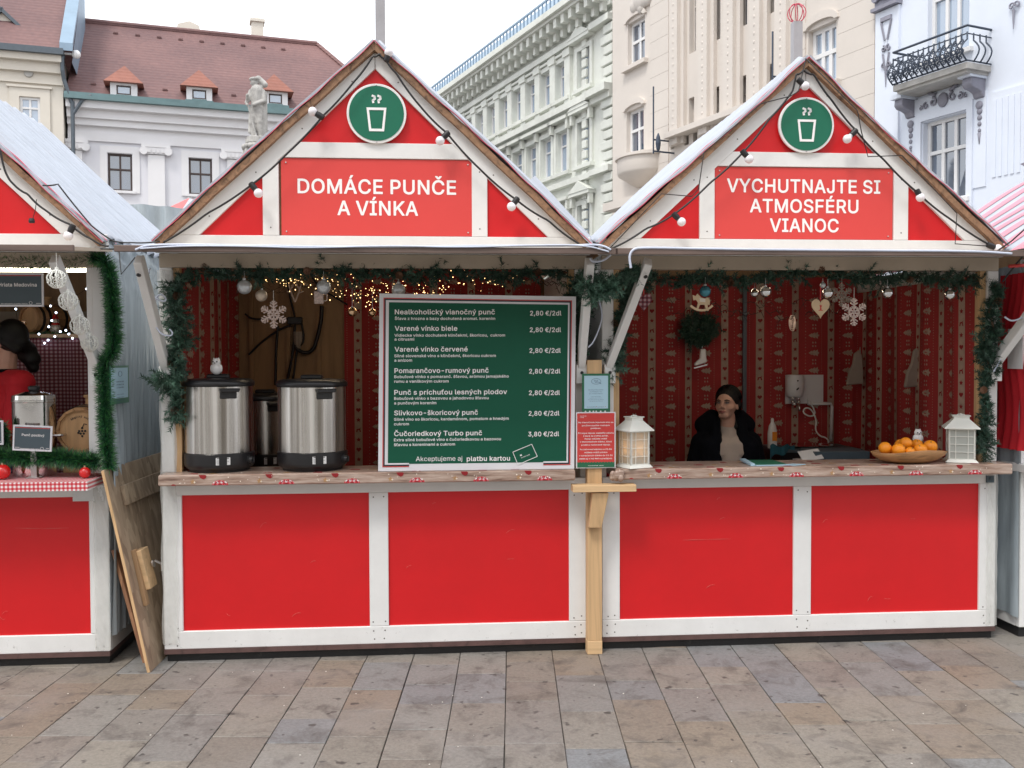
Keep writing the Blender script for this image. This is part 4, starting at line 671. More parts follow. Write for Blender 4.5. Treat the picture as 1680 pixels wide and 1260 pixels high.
for px, py in ((203,148),(327,155),(452,162)):
    v = -.62; uc = LF.u(px,v,py); z0 = LF.z(px,py+17,v); z1 = LF.z(px,py-12,v); za = LF.z(px,py-38,v+1.0); hw = .95*.62
    s_ = MB(); wall(s_, uc-hw, uc+hw, z0, z1, v, [(uc-.32,uc+.32,z0+.28,z1-.12)], .12)
    s_.add([(uc-hw,v,z0),(uc-hw,v,z1),(uc-hw,v+3,z1),(uc+hw,v,z0),(uc+hw,v+3,z1),(uc+hw,v,z1)], [(0,1,2),(3,4,5)]); dm = s_.build('dormer', M['wallwhite'], HW)
    s_ = MB(); e = hw+.28; s_.add([(uc-e,v-.25,z1-.02),(uc+e,v-.25,z1-.02),(uc+e,v+3.6,z1-.02),(uc-e,v+3.6,z1-.02),(uc,v+.75,za),(uc,v+3.6,za)], [(0,1,4),(1,2,5,4),(0,4,5,3),(0,3,2,1)]); s_.build('dormer_roof', M['rooftile2'], dm)
    s_ = MB(); s_.box(uc-hw-.06,uc-.34,v-.03,v+.02,z0-.12,z0+.22); s_.box(uc+.34,uc+hw+.06,v-.03,v+.02,z0-.12,z0+.22); s_.box(uc-.34,uc+.34,v-.05,v+.02,z0-.12,z0+.26); s_.build('lead_flashing', M['copper'], dm)
    s_ = MB(); 
    for sg in (-1,1): s_.add([(uc+sg*hw,v,z0-.1),(uc+sg*(hw+.45),v-.12,z0-.12),(uc+sg*(hw+.1),v+1.5,z1+.05)], [(0,1,2)])
    s_.build('valley_tiles', M['rooftile2'], dm)
    # a window of the dormer is a sub-part made in one mesh
    s_ = MB(); a,b,c,d = uc-.32,uc+.32,z0+.28,z1-.12; s_.box(a,b,v+.03,v+.1,d-.06,d); s_.box(a,b,v+.03,v+.1,c,c+.06); s_.box(a,a+.06,v+.03,v+.1,c+.06,d-.06); s_.box(b-.06,b,v+.03,v+.1,c+.06,d-.06)
    s_.mi = 1; s_.box(a+.06,b-.06,v+.07,v+.09,c+.06,d-.06); s_.build('window', [M['darkframe'], M['glasspale']], dm)
for k in range(26):
    pass
s_ = MB()
for rr_, zz in enumerate((.12,.86)):
    for k in range(9):
        uu = uL+1+(uR-uL-6)*k/9+rr_*.7; z_ = ZG+.3+(rz-ZG-.3)*zz; s_.box(uu,uu+.22,roofv(z_)-.05,roofv(z_)+.1,z_,z_+.09)
s_.build('snow_guards', M['rooftile'], roof, kind='stuff')
for px, y0, w_ in ((308,42,1.2),(422,38,.35)):
    uc = LF.u(px,7,60); z_ = LF.z(px,y0,7)
    s_ = MB()
    if px == 422: s_.box(uc-.32,uc+.32,6.6,7.3,rz-2,z_-.05); s_.box(uc-.4,uc+.4,6.5,7.4,z_-.05,z_+.1); s_.lathe((uc,6.95,z_+.1),[(.3,0),(.2,.15),(0.02,.3)],8)
    else: s_.add([(uc-.9,6.5,rz-.6),(uc+.9,6.5,rz-.6),(uc+.6,6.5,z_-.1),(uc+.1,6.5,z_+.1),(uc-.5,6.5,z_-.1),(uc-.9,7.5,rz-.6),(uc+.9,7.5,rz-.6),(uc+.6,7.5,z_-.1),(uc+.1,7.5,z_+.1),(uc-.5,7.5,z_-.1)],[(0,1,2,3,4),(9,8,7,6,5),(1,6,7,2),(2,7,8,3),(3,8,9,4),(4,9,5,0)])
    s_.build('chimney', M['wallcream'], HW)

# ---------------------------------------------------------------- cream house at the left edge
uA = LF.u(-260,-.6,300); uB = LF.u(106,-.6,300); ZB = LF.z(60,92,-.6)
HC = thing('old_house', 'cream old house with a dormer and dark downpipe cut by the left edge', 'house', LF, ((uA+uB)/2,-.6,0))
hw_ = [rect(LF,33,66,160,206,-.6)]; a,b,c,d = hw_[0]
hs = [(a-3.6*k,b-3.6*k,c,d) for k in range(3)]; hs += [(x0,x1,c-5,d-4.4) for x0,x1,_,_ in hs]
m = MB(); wall(m, uA, uB, 0, ZB, -.6, hs); m.box(uA,uB,-.1,10,0,ZB-.1); m.add([(uB,-.6,0),(uB,10,0),(uB,10,ZB),(uB,-.6,ZB)],[(0,1,2,3)]); m.build('wall', M['wallcream'], HC)
for h in hs:
    window(HC, M['whiteframe'], M['glasspale'], *h, -.6, .12, 2, .62, .1, .09)
    a,b,c,d = h; s_ = MB(); e = .42; s_.box(a-e,a-.02,-.68,-.6,c-.3,d+e); s_.box(b+.02,b+e,-.68,-.6,c-.3,d+e); s_.box(a-.02,b+.02,-.68,-.6,d+.02,d+e); s_.box(a-e-.1,b+e+.1,-.75,-.6,d+e,d+e+.1); s_.build('window_surround', M['wallcream'], HC)
for z0,z1,pr in ((ZB-.3,ZB,.45),(ZB-.75,ZB-.3,.2),(LF.z(60,135,-.6)-.08,LF.z(60,135,-.6)+.06,.12)):
    s_ = MB(); s_.box(uA,uB,-.6-pr,-.6,z0,z1); s_.build('cornice', M['wallcream'], HC)
s_ = MB(); s_.lathe((LF.u(47,-.6,120),-.68,LF.z(47,120,-.6)),[(.0,0),(.18,.0),(.2,.08),(0,.08)],14,(0,1,0)); s_.build('round_plaque', M['balcstone'], HC)
s_ = MB(); s_.box(uA,uB+.1,-1.25,-.5,ZB,ZB+.28); s_.build('gutter', M['pipe'], HC)
zr = LF.z(80,-60,5); s_ = MB(); s_.add([(uA,-1.1,ZB+.28),(uB+.2,-1.1,ZB+.28),(uB+.2,5,zr),(uA,5,zr),(uA,11,ZB),(uB+.2,11,ZB)],[(0,1,2,3),(3,2,5,4)]); s_.build('roof', M['rooftile'], HC)
s_ = MB(); s_.extr([(uB-.05,-1.2,ZB+.2),(uB+.5,-1.2,ZB+.2),(uB+.5,5,zr+.1),(uB-.05,5,zr+.1)],(0,0,.35)); s_.add([(uB+.45,-1.1,ZB-.3),(uB+.45,5,ZB-.3),(uB+.45,5,zr)],[(0,1,2)]); s_.build('verge_sheet', M['leadblue'], HC)
v = .4; uc = LF.u(4,v,60); z0 = LF.z(4,76,v); z1 = LF.z(4,45,v); za = LF.z(4,20,v)
s_ = MB(); s_.prism([(uc-.9,z0),(uc+.75,z0),(uc+.75,z1),(uc,za),(uc-.9,z1)], v, v+3.4); dm = s_.build('dormer', M['wallcream'], HC)
s_ = MB(); s_.extr([(uc-.05,v-.2,za+.02),(uc+1.1,v-.2,z1-.35),(uc+1.15,v-.2,z1-.2),(uc-.05,v-.2,za+.22)],(0,3.6,0)); s_.extr([(uc+.05,v-.2,za+.02),(uc+.05,v-.2,za+.2),(uc-1.2,v-.2,z1-.2),(uc-1.1,v-.2,z1-.35)],(0,3.6,0)); s_.build('dormer_roof', M['pipe'], dm)
s_ = MB(); a,b = uc-.35,uc+.42; c,d = z0+.1,z0+.95; s_.box(a,b,v-.06,v,d-.08,d); s_.box(a,b,v-.06,v,c,c+.08); s_.box(a,a+.08,v-.06,v,c+.08,d-.08); s_.box(b-.08,b,v-.06,v,c+.08,d-.08); s_.mi=1; s_.box(a+.08,b-.08,v-.03,v,c+.08,d-.08); s_.build('window', [M['darkframe'],M['glasspale']], dm)
up = LF.u(108,-.9,200); zt_ = LF.z(108,95,-.9); zk = LF.z(108,165,-.9)
s_ = MB(); s_.tube([(up-.1,-.95,zt_+.2),(up-.1,-.95,zt_-.6),(up-.05,-.85,zt_-1.0),(up+.25,-.8,zt_-2.0),(up+.28,-.8,zk),(up+.28,-.8,0)],.09,8); s_.tube([(up+1.1,-.85,zk+.35),(up+.7,-.85,zk+.1),(up+.28,-.8,zk-.6)],.08,8)
s_.build('downpipe', M['pipe'], HC)
s_ = MB(); pc = LF.p(121,89,-.8); s_.tube([(uB,-.8,pc.z),(pc.x,-.8,pc.z)],.05,6); s_.ball(pc+Vector((.1,0,0)),.2,10,8); s_.build('camera_bracket', M['ceramic'], HC)

# ---------------------------------------------------------------- statue on its column
YS = 33.0; S1 = Frame(0, YS, 0)
def caps(mb, p0, p1, r0, r1, n=10, k=5):
    p0 = Vector(p0); p1 = Vector(p1); d = p1-p0; L = d.length; ax = d/L if L > 1e-6 else Vector((0,0,1)); pr = []
    for i in range(k+1): a = PI/2*i/k; pr.append((r0*math.sin(a)+1e-5, -r0*math.cos(a)))
    for i in range(k+1): a = PI/2*i/k; pr.append((r1*math.cos(a)+1e-5, L+r1*math.sin(a)))
    mb.lathe(p0, pr, n, ax)
def remesh(mb, name, mt, voxel, parent=None, smooth_it=2, **kw):
    o = mb.build(name, mt, parent, **kw); md = o.modifiers.new('r','REMESH'); md.mode = 'VOXEL'; md.voxel_size = voxel; md.use_smooth_shade = True
    ms = o.modifiers.new('s','SMOOTH'); ms.iterations = smooth_it; ms.factor = .5
    dg = bpy.context.evaluated_depsgraph_get(); dg.update(); me = bpy.data.meshes.new_from_object(o.evaluated_get(dg)); o.modifiers.clear()
    if not me.materials:
        for q in (mt if isinstance(mt,(list,tuple)) else [mt]): me.materials.append(q)
    me.polygons.foreach_set('use_smooth',[True]*len(me.polygons)); o.data = me; me.name = name; return o
pb = S1.p(421,228); pt = S1.p(421,124); H = pt.z-pb.z; bx = pb.x; bz = pb.z
ST = thing('knight_statue', 'grey stone statue of a standing man in a plumed hat on a carved column', 'statue', S1, (bx,0,0))
k = H/1.95
def q(x,y,z): return Vector((bx+x*k, y*k, bz+z*k))
s_ = MB()
for a,b,r0,r1 in (((-.08,0,.02),(-.1,0,.48),.08,.11),((-.1,0,.48),(-.06,0,.95),.12,.15),((.14,0,.02),(.1,-.03,.5),.08,.11),((.1,-.03,.5),(.08,0,.95),.12,.15),
    ((0,0,.95),(.02,0,1.2),.19,.17),((.02,0,1.2),(.03,0,1.45),.19,.22),((.03,0,1.5),(-.02,0,1.66),.08,.08),((.2,0,1.45),(.27,-.06,1.15),.09,.075),((.27,-.06,1.15),(-.02,-.22,1.0),.07,.055),
    ((-.15,0,1.45),(-.24,-.1,1.15),.09,.07),((-.24,-.1,1.15),(-.2,-.26,1.28),.06,.05),((.22,.1,1.4),(.18,.14,.1),.1,.13),((.05,.14,1.3),(.1,.18,.15),.12,.13),((-.22,-.12,1.0),(.02,-.12,.05),.03,.03),((-.24,-.12,1.02),(-.30,-.12,1.1),.05,.03),((-.2,.1,.9),(-.2,.1,.25),.06,.09)):
    caps(s_, q(*a), q(*b), r0*k, r1*k)
s_.ball(q(-.04,-.02,1.72),.115*k,12,8,(1,1,1.15)); s_.ball(q(-.02,0,1.83),.17*k,12,8,(1.15,1,.45)); caps(s_, q(.08,0,1.85), q(.26,.03,1.68), .10*k,.10*k); caps(s_, q(-.15,-.03,1.71), q(-.17,-.03,1.69), .02*k,.02*k); caps(s_, q(-.06,-.02,1.62), q(-.1,-.06,1.5), .05*k,.04*k)
s_.lathe(q(0,0,-.06),[(.30*k,0),(.30*k,.1*k),(.2*k,.12*k)],12)
remesh(s_, 'figure', M['statue'], .022, ST, 1)
pr = [(.36,-.14),(.34,-.2),(.40,-.25),(.42,-.3),(.36,-.36),(.38,-.72),(.46,-.8),(.50,-.9),(.60,-.96),(.60,-1.1),(.44,-1.2),(.40,-2.2),(.46,-3.5),(.6,-3.8),(.8,-4.0),(.8,-4.6)]
s_ = MB(); s_.lathe(q(0,0,0), [(r*k*.95,h*k+.03) for r,h in reversed(pr)] , 12); s_.lathe(q(0,0,-.14),[(.34*k,0),(.34*k,.1*k)],16)
col_ = s_.build('column', M['statue'], ST)
s_ = MB()
for j in range(14):
    a = 2*PI*j/14; s_.ball(q(.38*math.cos(a),.38*math.sin(a),-.28),.09*k,8,6)
    if j % 2: caps(s_, q(.37*math.cos(a),.37*math.sin(a),-.35), q(.42*math.cos(a),.42*math.sin(a),-.85), .06*k,.09*k,8,3)
    s_.ball(q(.46*math.cos(a),.46*math.sin(a),-.85),.08*k,8,6)
s_.build('carved_leaves', M['statue'], ST, smooth='all')
s_ = MB(); s_.lathe((bx,0,0),[(2.2,0),(2.2,.9),(2.0,1.0),(1.0,1.0),(.9,bz-4.6*k+.03)],24); s_.build('fountain_base', M['statue'], ST)

# ---------------------------------------------------------------- street fronts on the right
SF = STREET
# long greenish palace, set back a little
VP = .9
uN = SF.u(1010,VP,200); uFar = SF.u(640,VP,200)
PH = thing('palace', 'long pale green stone palace with quoins and a bracketed cornice', 'building', SF, ((uN+uFar)/2,VP,0))
def zz(px,py): return SF.z(px,py,VP)
t1, b1 = zz(924,103), zz(924,160); t2, b2 = zz(921,217), zz(921,282); t3, b3 = zz(957,337), zz(957,392)
cols = [SF.u(x,VP,200) for x in (960,924,898,872,848,828,808,789,772)]
st = (cols[-1]-cols[1])/7
us = [cols[0]]+[cols[1]+st*i for i in range(0,14)]
zc0 = zz(960,33); zc1 = zz(960,3); zrt = SF.z(907,2,VP+.5)
holes = []
for i,u_ in enumerate(us):
    w_ = .62
    for (t_,b_) in ((t1,b1),(t2,b2),(t3,b3-1.2)):
        if i == 0: t_ += .1
        holes.append((u_-w_,u_+w_,b_,t_))
uFar = min(uFar, us[-1]-3)
m = MB(); wall(m, uFar, uN, 0, zc0, VP, holes, .35); m.box(uFar,uN,VP+.6,VP+10,0,zc0-.1); m.build('wall', M['stoneg'], PH)
for h in holes: window(PH, M['whiteframe'], M['glasspale'], *h, VP, .3, 2, .66, .09, .08)
zl = (b1+t2)/2
for i,u_ in enumerate(us):
    # surrounds, hoods, pilasters
    for (t_,b_,hood) in ((t1,b1,0),(t2,b2,1),(t3,b3-1.2,1)):
        s_ = MB(); s_.box(u_-.88,u_-.64,VP-.12,VP,b_-.1,t_+.25); s_.box(u_+.64,u_+.88,VP-.12,VP,b_-.1,t_+.25); s_.box(u_-.64,u_+.64,VP-.12,VP,t_+.02,t_+.25); s_.box(u_-.95,u_+.95,VP-.25,VP,b_-.28,b_-.1)
        if hood or i == 0:
            s_.box(u_-1.05,u_+1.05,VP-.42,VP,t_+.45,t_+.62); 
            if i == 0: s_.prism([(u_-1.1,t_+.62),(u_+1.1,t_+.62),(u_,t_+1.15)],VP-.45,VP)
        else: s_.box(u_-.95,u_+.95,VP-.22,VP,t_+.3,t_+.42)
        s_.build('window_surround', M['stoneg'], PH)
        if hood:
            for sg in (-1,1): s_ = MB(); s_.box(u_+sg*.92-.1,u_+sg*.92+.1,VP-.34,VP-.13,t_-.05,t_+.45); s_.build('bracket', M['stoneg'], PH)
    if i < len(us)-1:
        um = (u_+us[i+1])/2
        if i == 0: um = u_-1.6
        s_ = MB(); s_.box(um-.3,um+.3,VP-.18,VP,b1-.5,zc0-.9); s_.box(um-.38,um+.38,VP-.26,VP,zc0-1.35,zc0-1.0); s_.build('pilaster', M['stoneg'], PH)
for z0,z1,pr_ in ((b1-.95,b1-.62,.5),(b1-1.25,b1-.95,.22),(b2-.9,b2-.62,.3),(zc0-.9,zc0-.6,.3),(b3-2.2,b3-1.9,.4)):
    s_ = MB(); s_.box(uFar,uN-1.9,VP-pr_,VP,z0,z1); s_.box(uN-1.9,uN-.02,VP-pr_-.12,VP,z0,z1); s_.build('string_course', M['stoneg'], PH)
s_ = MB(); s_.box(uFar,uN,VP-1.25,VP,zc0+.55,zc0+.85); s_.box(uFar,uN,VP-1.05,VP,zc0+.4,zc0+.55); s_.box(uFar,uN,VP-.3,VP,zc0-.2,zc0+.4); s_.build('cornice', M['stoneg'], PH)
s_ = MB(); n_ = int((uN-uFar)/.8)
for j in range(n_):
    x = uN-.4-j*.8; s_.box(x-.16,x+.16,VP-.95,VP-.3,zc0-.05,zc0+.4); s_.box(x-.13,x+.13,VP-.55,VP-.3,zc0-.45,zc0-.05)
s_.build('cornice_brackets', M['stoneg'], PH, kind='stuff')
s_ = MB(); s_.extr([(uFar,VP-.9,zc0+.85),(uFar,VP+1.0,zc0+3.0),(uFar,VP+9,zc0+3.1),(uFar,VP+9,zc0+.85)],(uN-uFar,0,0)); s_.build('roof', M['leadblue'], PH)
s_ = MB()
for j in range(int((uN-uFar)/.45)): s_.box(uN-.45*j-.04,uN-.45*j+.04,VP-.95,VP-.88,zc0+.85,zc0+1.6)
s_.box(uFar,uN,VP-.96,VP-.87,zc0+1.6,zc0+1.7); s_.build('roof_railing', M['leadblue'], PH)
zq = 2.0; qm = None
while zq < zc0-.8:
    for side,(a,b) in enumerate(((uN-.85-(.25 if int(zq*10)%2 else 0),uN-.02),(uN-3.05,uN-2.6))):
        s_ = MB(); s_.box(a,b,VP-.20 if side == 0 else VP-.16,VP,zq,zq+.40)
        if side == 0: s_.build('quoin', M['stoneg'], PH, bevel=.03)
        else: s_.build('quoin', M['stoneg'], PH, bevel=.03)
    zq += .50

# cream stone building with tall narrow windows
uM0 = SF.u(1005,0,200); uM1 = SF.u(1441,0,200)
CH = thing('department_house', 'cream stone building with ribbed bays and tall narrow windows', 'building', SF, ((uM0+uM1)/2,0,0))
def zm(px,py,v=0.): return SF.z(px,py,v)
ZTOP = zm(1220,-330)
H_ = []
def addw(x0,x1,y0,y1,v=0.): H_.append(rect(SF,x0,x1,y0,y1,v)); return H_[-1]
wA = addw(1030,1058,32,104); wB = addw(1028,1056,178,252)
tall = [addw(1131,1142,-70,86), addw(1170,1182,-90,66), addw(1212,1226,-110,43), addw(1258,1271,-130,22)]
lowr = [addw(1130,1139,160,209), addw(1170,1180,143,193), addw(1212,1224,125,180), addw(1255,1268,106,160)]
slots = [addw(1100,1106,230,245), addw(1123,1130,222,238), addw(1137,1144,216,232), addw(1165,1172,207,216)]
wC = addw(1326,1372,42,140)
deeper = [(h[0],h[1],h[2]-6.2,h[3]-6) for h in (wB,)]
m = MB(); wall(m, uM0, uM1, 0, ZTOP, 0, H_, .35); m.add([(uM0,0,0),(uM0,0,ZTOP),(uM0,12,ZTOP),(uM0,12,0)],[(0,1,2,3)]); m.box(uM0,uM1,.6,12,0,ZTOP); m.build('wall', M['stonec'], CH)
for h in (wA,wB): window(CH, M['whiteframe'], M['glass'], *h, 0, .3, 2, .55, .12, .12)
for h in tall+lowr: window(CH, M['stonep'], M['glass'], *h, 0, .33, 1, .5, .05, .05)
for h in slots: window(CH, M['darkframe'], M['glass'], *h, 0, .33, 1, 0, .03, .03)
window(CH, M['whiteframe'], M['glasspale'], *wC, 0, .3, 3, .55, .14, .14)
# arched top over the wide window and the left bay windows
for h in (wA,wB,wC):
    a,b,c,d = h; s_ = MB(); n = 10; e = .45
    for j in range(n):
        t0 = PI*j/n; t1_ = PI*(j+1)/n; r_ = (b-a)/2; cx = (a+b)/2
        P = lambda t, r, hh: (cx-r*math.cos(t), d+.02+hh*math.sin(t))
        s_.prism([P(t0,r_,.16)[:2],P(t1_,r_,.16)[:2],P(t1_,r_+.18,.42)[:2],P(t0,r_+.18,.42)[:2]], -.12, 0)
    s_.box(a-.25,b+.25,-.22,0,c-.2,c-.02); s_.build('window_hood', M['stonec'], CH)
# vertical ribs with beads between the tall windows
rx = (1108,1156,1198,1241,1284)
zb_, zt_ = zm(1180,215), ZTOP
for x in rx:
    uu = SF.u(x,-.2,150); s_ = MB(); s_.box(uu-.28,uu+.28,-.32,0,zb_,zt_); s_.box(uu-.5,uu-.28,-.16,0,zb_,zt_); s_.box(uu+.28,uu+.5,-.16,0,zb_,zt_); rb = s_.build('rib', M['stonec'], CH)
    s_ = MB(); z_ = zb_+.2
    while z_ < zt_-.4: s_.ball((uu,-.315,z_),.06,6,4,(1,.5,1.2)); z_ += .30
    s_.build('bead_moulding', M['stonec'], rb, kind='stuff')
# blocky courses of the plain stone piers: each course its own line
for x0,x1 in ((1068,1098),(1296,1322),(1376,1436)):
    a,b = SF.u(x0,0,150),SF.u(x1,0,150); z_ = 3.0
    while z_ < min(ZTOP, 24):
        s_ = MB(); s_.box(a,b,-.05,0,z_,z_+.735); s_.build('stone_block', M['stonec'], CH); z_ += .745
# parapet with slots, and two round balconies
a,b = SF.u(1096,-.3,240),SF.u(1292,-.3,150); z1_ = zm(1140,213,-.3)
s_ = MB(); s_.box(a,b,-.55,0,z1_,z1_+.22); s_.build('parapet_coping', M['stonec'], CH)
a,b = SF.u(1018,-.3,260), SF.u(1072,-.3,260); cx = (a+b)/2; r_ = (b-a)/2; zt2 = zm(1045,254,-.4); zb2 = zm(1045,285,-.4)
s_ = MB(); s_.lathe((cx,0,0),[(r_*.25,zb2-.5),(r_*.6,zb2-.25),(r_*.95,zb2),(r_,zb2+.1),(r_,zt2-.12),(r_+.12,zt2-.12),(r_+.12,zt2)],28,None,1,.75); s_.build('round_balcony', M['stonec'], CH, smooth=True)
s_ = MB(); s_.ball((cx,-.05,zm(1040,8)),.8,14,10,(1,.25,.6)); s_.ball((cx-.5,-.05,zm(1040,12)),.35,10,8,(1,.5,1)); s_.ball((cx+.5,-.05,zm(1040,12)),.35,10,8,(1,.5,1)); s_.ball((cx,-.05,zm(1040,20)),.3,10,8,(1,.5,1)); s_.build('carved_wreath', M['stonep'], CH, smooth='all')
s_ = MB(); a_,b_ = SF.u(1003,-.3,345),SF.u(1100,-.3,345); z_ = zm(1030,328,-.3); s_.box(a_,b_,-.75,0,z_-.35,z_); s_.build('ledge', M['stonec'], CH)
s_ = MB(); s_.box(a_+.2,b_,-.03,0,0,z_-.35); s_.build('dark_base', M['balcstone'], CH)
for x,y0,y1 in ((1072,142,252),(1267,52,135)):
    uu = SF.u(x,-1.,200); s_ = MB(); s_.tube([(uu,-1.0,zm(x,y0,-1)),(uu,-1.0,zm(x,y1,-1))],.032,6); s_.tube([(uu,-1,zm(x,(y1+y0)/2+32,-1)),(uu,0,zm(x,(y1+y0)/2+32,-1))],.04,6); s_.tube([(uu,-1,zm(x,y1,-1)+.1),(uu,0,zm(x,y1,-1)+.1)],.04,6)
    if x == 1072: s_.lathe((uu+.35,-1.0,zm(x,252,-1)),[(.02,0),(.08,.12),(.11,.35),(.08,.6),(.02,.75)],10)
    s_.build('flag_holder', M['iron'], CH)

# bluish white building with the wrought iron balconies
uW0 = SF.u(1441,0,200)+.02; uW1 = uW0+14
BH = thing('town_house', 'bluish white town house with black wrought iron balconies and grey stucco ornaments', 'building', SF, ((uW0+uW1)/2,0,0))
ZW = zm(1560,-260)
wU = rect(SF,1524,1592,-75,90); wL = rect(SF,1516,1588,192,330)
sp = 4.6
HH = [wU,wL]+[(a+sp,b+sp,c,d) for a,b,c,d in (wU,wL)]
m = MB(); wall(m, uW0, uW1, 0, ZW, -.04, HH, .35); m.box(uW0,uW1,.6,12,0,ZW); m.build('wall', M['bluewall'], BH)
for i,h in enumerate(HH): window(BH, M['whiteframe'], M['glass'] if i % 2 else M['glasspale'], *h, -.04, .28, 3, .62, .10, .10, sill=M['whiteframe'])
def leaf(s_, p, q_, r0, r1): s_.tube([p, (p+q_)/2+Vector((0,-.02,0)), q_], [r0,(r0+r1)/2*1.3,r1], 6)
def spiral(s_, c, r, a0, turns, th, sgn=1, n=16, y=None):
    pts = []
    for j in range(n+1):
        t = j/n; a = a0+sgn*turns*2*PI*t; rr_ = r*(1-t*.82); pts.append(Vector((c[0]+rr_*math.cos(a), c[1], c[2]+rr_*math.sin(a))))
    s_.tube(pts, th, 5); return s_
for off in (0, sp):
    for (a,b,c,d) in ((wL[0]+off,wL[1]+off,wL[2],wL[3]),):
        s_ = MB(); s_.box(a-.22,a-.03,-.12,-.04,c-.3,d+.25); s_.box(b+.03,b+.22,-.12,-.04,c-.3,d+.25); s_.box(a-.03,b+.03,-.12,-.04,d+.03,d+.25); s_.box(a-.5,b+.5,-.10,-.04,d+.25,d+.70); s_.build('window_surround', M['bluewall'], BH)
        cx = (a+b)/2; zc_ = d+.47
        s_ = MB(); s_.ball((cx,-.13,zc_),.18,12,8,(1,.35,1.15))
        for sg in (-1,1):
            spiral(s_,(cx+sg*.34,-.14,zc_+.02),.13,PI/2,1.1,.032,sg); spiral(s_,(cx+sg*.58,-.14,zc_-.03),.10,PI/2,1.1,.026,-sg); spiral(s_,(cx+sg*.76,-.14,zc_-.06),.07,PI/2,1.1,.02,sg); leaf(s_,Vector((cx+sg*.25,-.14,zc_+.2)),Vector((cx+sg*.5,-.14,zc_+.3)),.05,.03)
        s_.build('cartouche', M['greyorn'], BH, smooth='all')
        for sg,xx in ((-1,a-.42),(1,b+.42)):
            s_ = MB(); s_.box(xx-.20,xx+.20,-.70,-.04,d+.72,d+.85); s_.build('console_cap', M['bluewall'], BH)
            s_ = MB(); s_.prism([(0,0),(0,0)],0,0) if False else None
            prf = [(-.04,d+.22),(-.14,d+.24),(-.20,d+.36),(-.34,d+.42),(-.52,d+.45),(-.60,d+.54),(-.58,d+.72),(-.04,d+.72)]
            s_.extr([(xx-.15,y_,z_) for y_,z_ in prf],(.3,0,0)); s_.build('console', M['greyorn'], BH, bevel=.02)
            s_ = MB(); s_.ball((xx,-.1,d+.05),.11,10,8,(1,.5,1)); 
            for j in range(4): s_.ball((xx,-.08,d-.12-j*.17),.09-.012*j,8,6,(1,.5,1))
            s_.tube([(xx,-.08,d-.7),(xx,-.08,d-1.0)],[.05,.01],6); s_.build('pendant_ornament', M['greyorn'], BH, smooth='all')
            s_ = MB(); s_.box(xx-.2,xx+.2,-.07,-.04,c+.2,d+.4); s_.build('strip_panel', M['bluewall'], BH)
zb3 = zm(1540,150,-.5)
for off, zsh in ((0,0),(sp,-.02),(sp-.0,-4.35),(0,-4.35)):
    if off == 0 and zsh: continue
    a,b = SF.u(1484,-.5,150)+off, SF.u(1606,-.5,120)+off; zf = wL[3]+.86+zsh; pr_ = .95
    s_ = MB(); s_.box(a,b,-pr_,-.04,zf,zf+.16); s_.box(a+.08,b-.08,-pr_+.08,-.04,zf-.08,zf); bl = s_.build('balcony', M['balcstone'], BH)
    # belly-shaped wrought iron railing
    s_ = MB(); hgt = .95
    def belly(t): return .22*math.sin(min(1,t/.75)*PI)**1 if t < .75 else 0
    s_.tube([(a,-.05,zf+.16+hgt),(a,-pr_,zf+.16+hgt),(b,-pr_,zf+.16+hgt),(b,-.05,zf+.16+hgt)],.035,6); s_.tube([(a,-.05,zf+.16+hgt*.78),(a,-pr_,zf+.16+hgt*.78),(b,-pr_,zf+.16+hgt*.78),(b,-.05,zf+.16+hgt*.78)],.02,6)
    s_.tube([(a,-.05,zf+.2),(a,-pr_,zf+.2),(b,-pr_,zf+.2),(b,-.05,zf+.2)],.025,6)
    n = 14; L_ = b-a
    for j in range(n+1):
        x = a+L_*j/n; s_.tube([(x,-pr_-belly(t/8),zf+.18+hgt*.8*t/8) for t in range(9)],.022,5)
    for j in range(n):
        x = a+L_*(j+.5)/n; sg = 1 if j % 2 else -1; y_ = -pr_-.19
        spiral(s_,(x,y_,zf+.42),.11,-PI/2,1.3,.02,sg); spiral(s_,(x,y_+.07,zf+.68),.08,PI/2,1.2,.018,-sg); spiral(s_,(x+.02,y_+.04,zf+.27),.06,PI/2,1.1,.016,sg); spiral(s_,(x-.08,y_+.02,zf+.55),.06,0,1.1,.015,-sg); spiral(s_,(x+.07,y_+.01,zf+.40),.10,PI,.9,.017,-sg)
    for e_ in (a,b):
        for j in range(1,4):
            y_ = -pr_*j/4; s_.tube([(e_+(1 if e_==b else -1)*belly(t/8)*.8,y_,zf+.18+hgt*.8*t/8) for t in range(9)],.022,5)
    s_.build('iron_railing', M['iron'], bl, smooth='all')
# pilaster with a grey capital and hanging drop; fluted pilaster by the right edge
uu = SF.u(1456,-.1,100); s_ = MB(); s_.box(uu-.45,uu+.45,-.14,-.04,0,zm(1456,18)); pl = s_.build('pilaster', M['bluewall'], BH)
s_ = MB(); zt4 = zm(1456,18); s_.box(uu-.5,uu+.5,-.3,-.04,zt4+.02,zt4+.12); 
for j in range(5): spiral(s_,(uu-.36+.18*j,-.26,zt4+.42),.13,0,1.2,.045,1 if j%2 else -1)
s_.box(uu-.42,uu+.42,-.2,-.04,zt4+.12,zt4+.8); s_.build('capital', M['greyorn'], pl)
s_ = MB(); z_ = zm(1456,30); s_.box(uu-.2,uu+.2,-.2,-.14,z_-.12,z_); 
for sg in (-1,1):
    s_.tube([(uu+sg*.2,-.17,z_-.12),(uu+sg*.05,-.17,z_-.7)],.03,5); spiral(s_,(uu+sg*.1,-.17,z_-.95),.1,PI/2,1,.03,sg); s_.tube([(uu+sg*.12,-.17,z_-1.1),(uu+sg*.03,-.17,z_-1.6)],.03,5); spiral(s_,(uu+sg*.1,-.17,z_-1.45),.07,PI/2,1,.025,-sg)
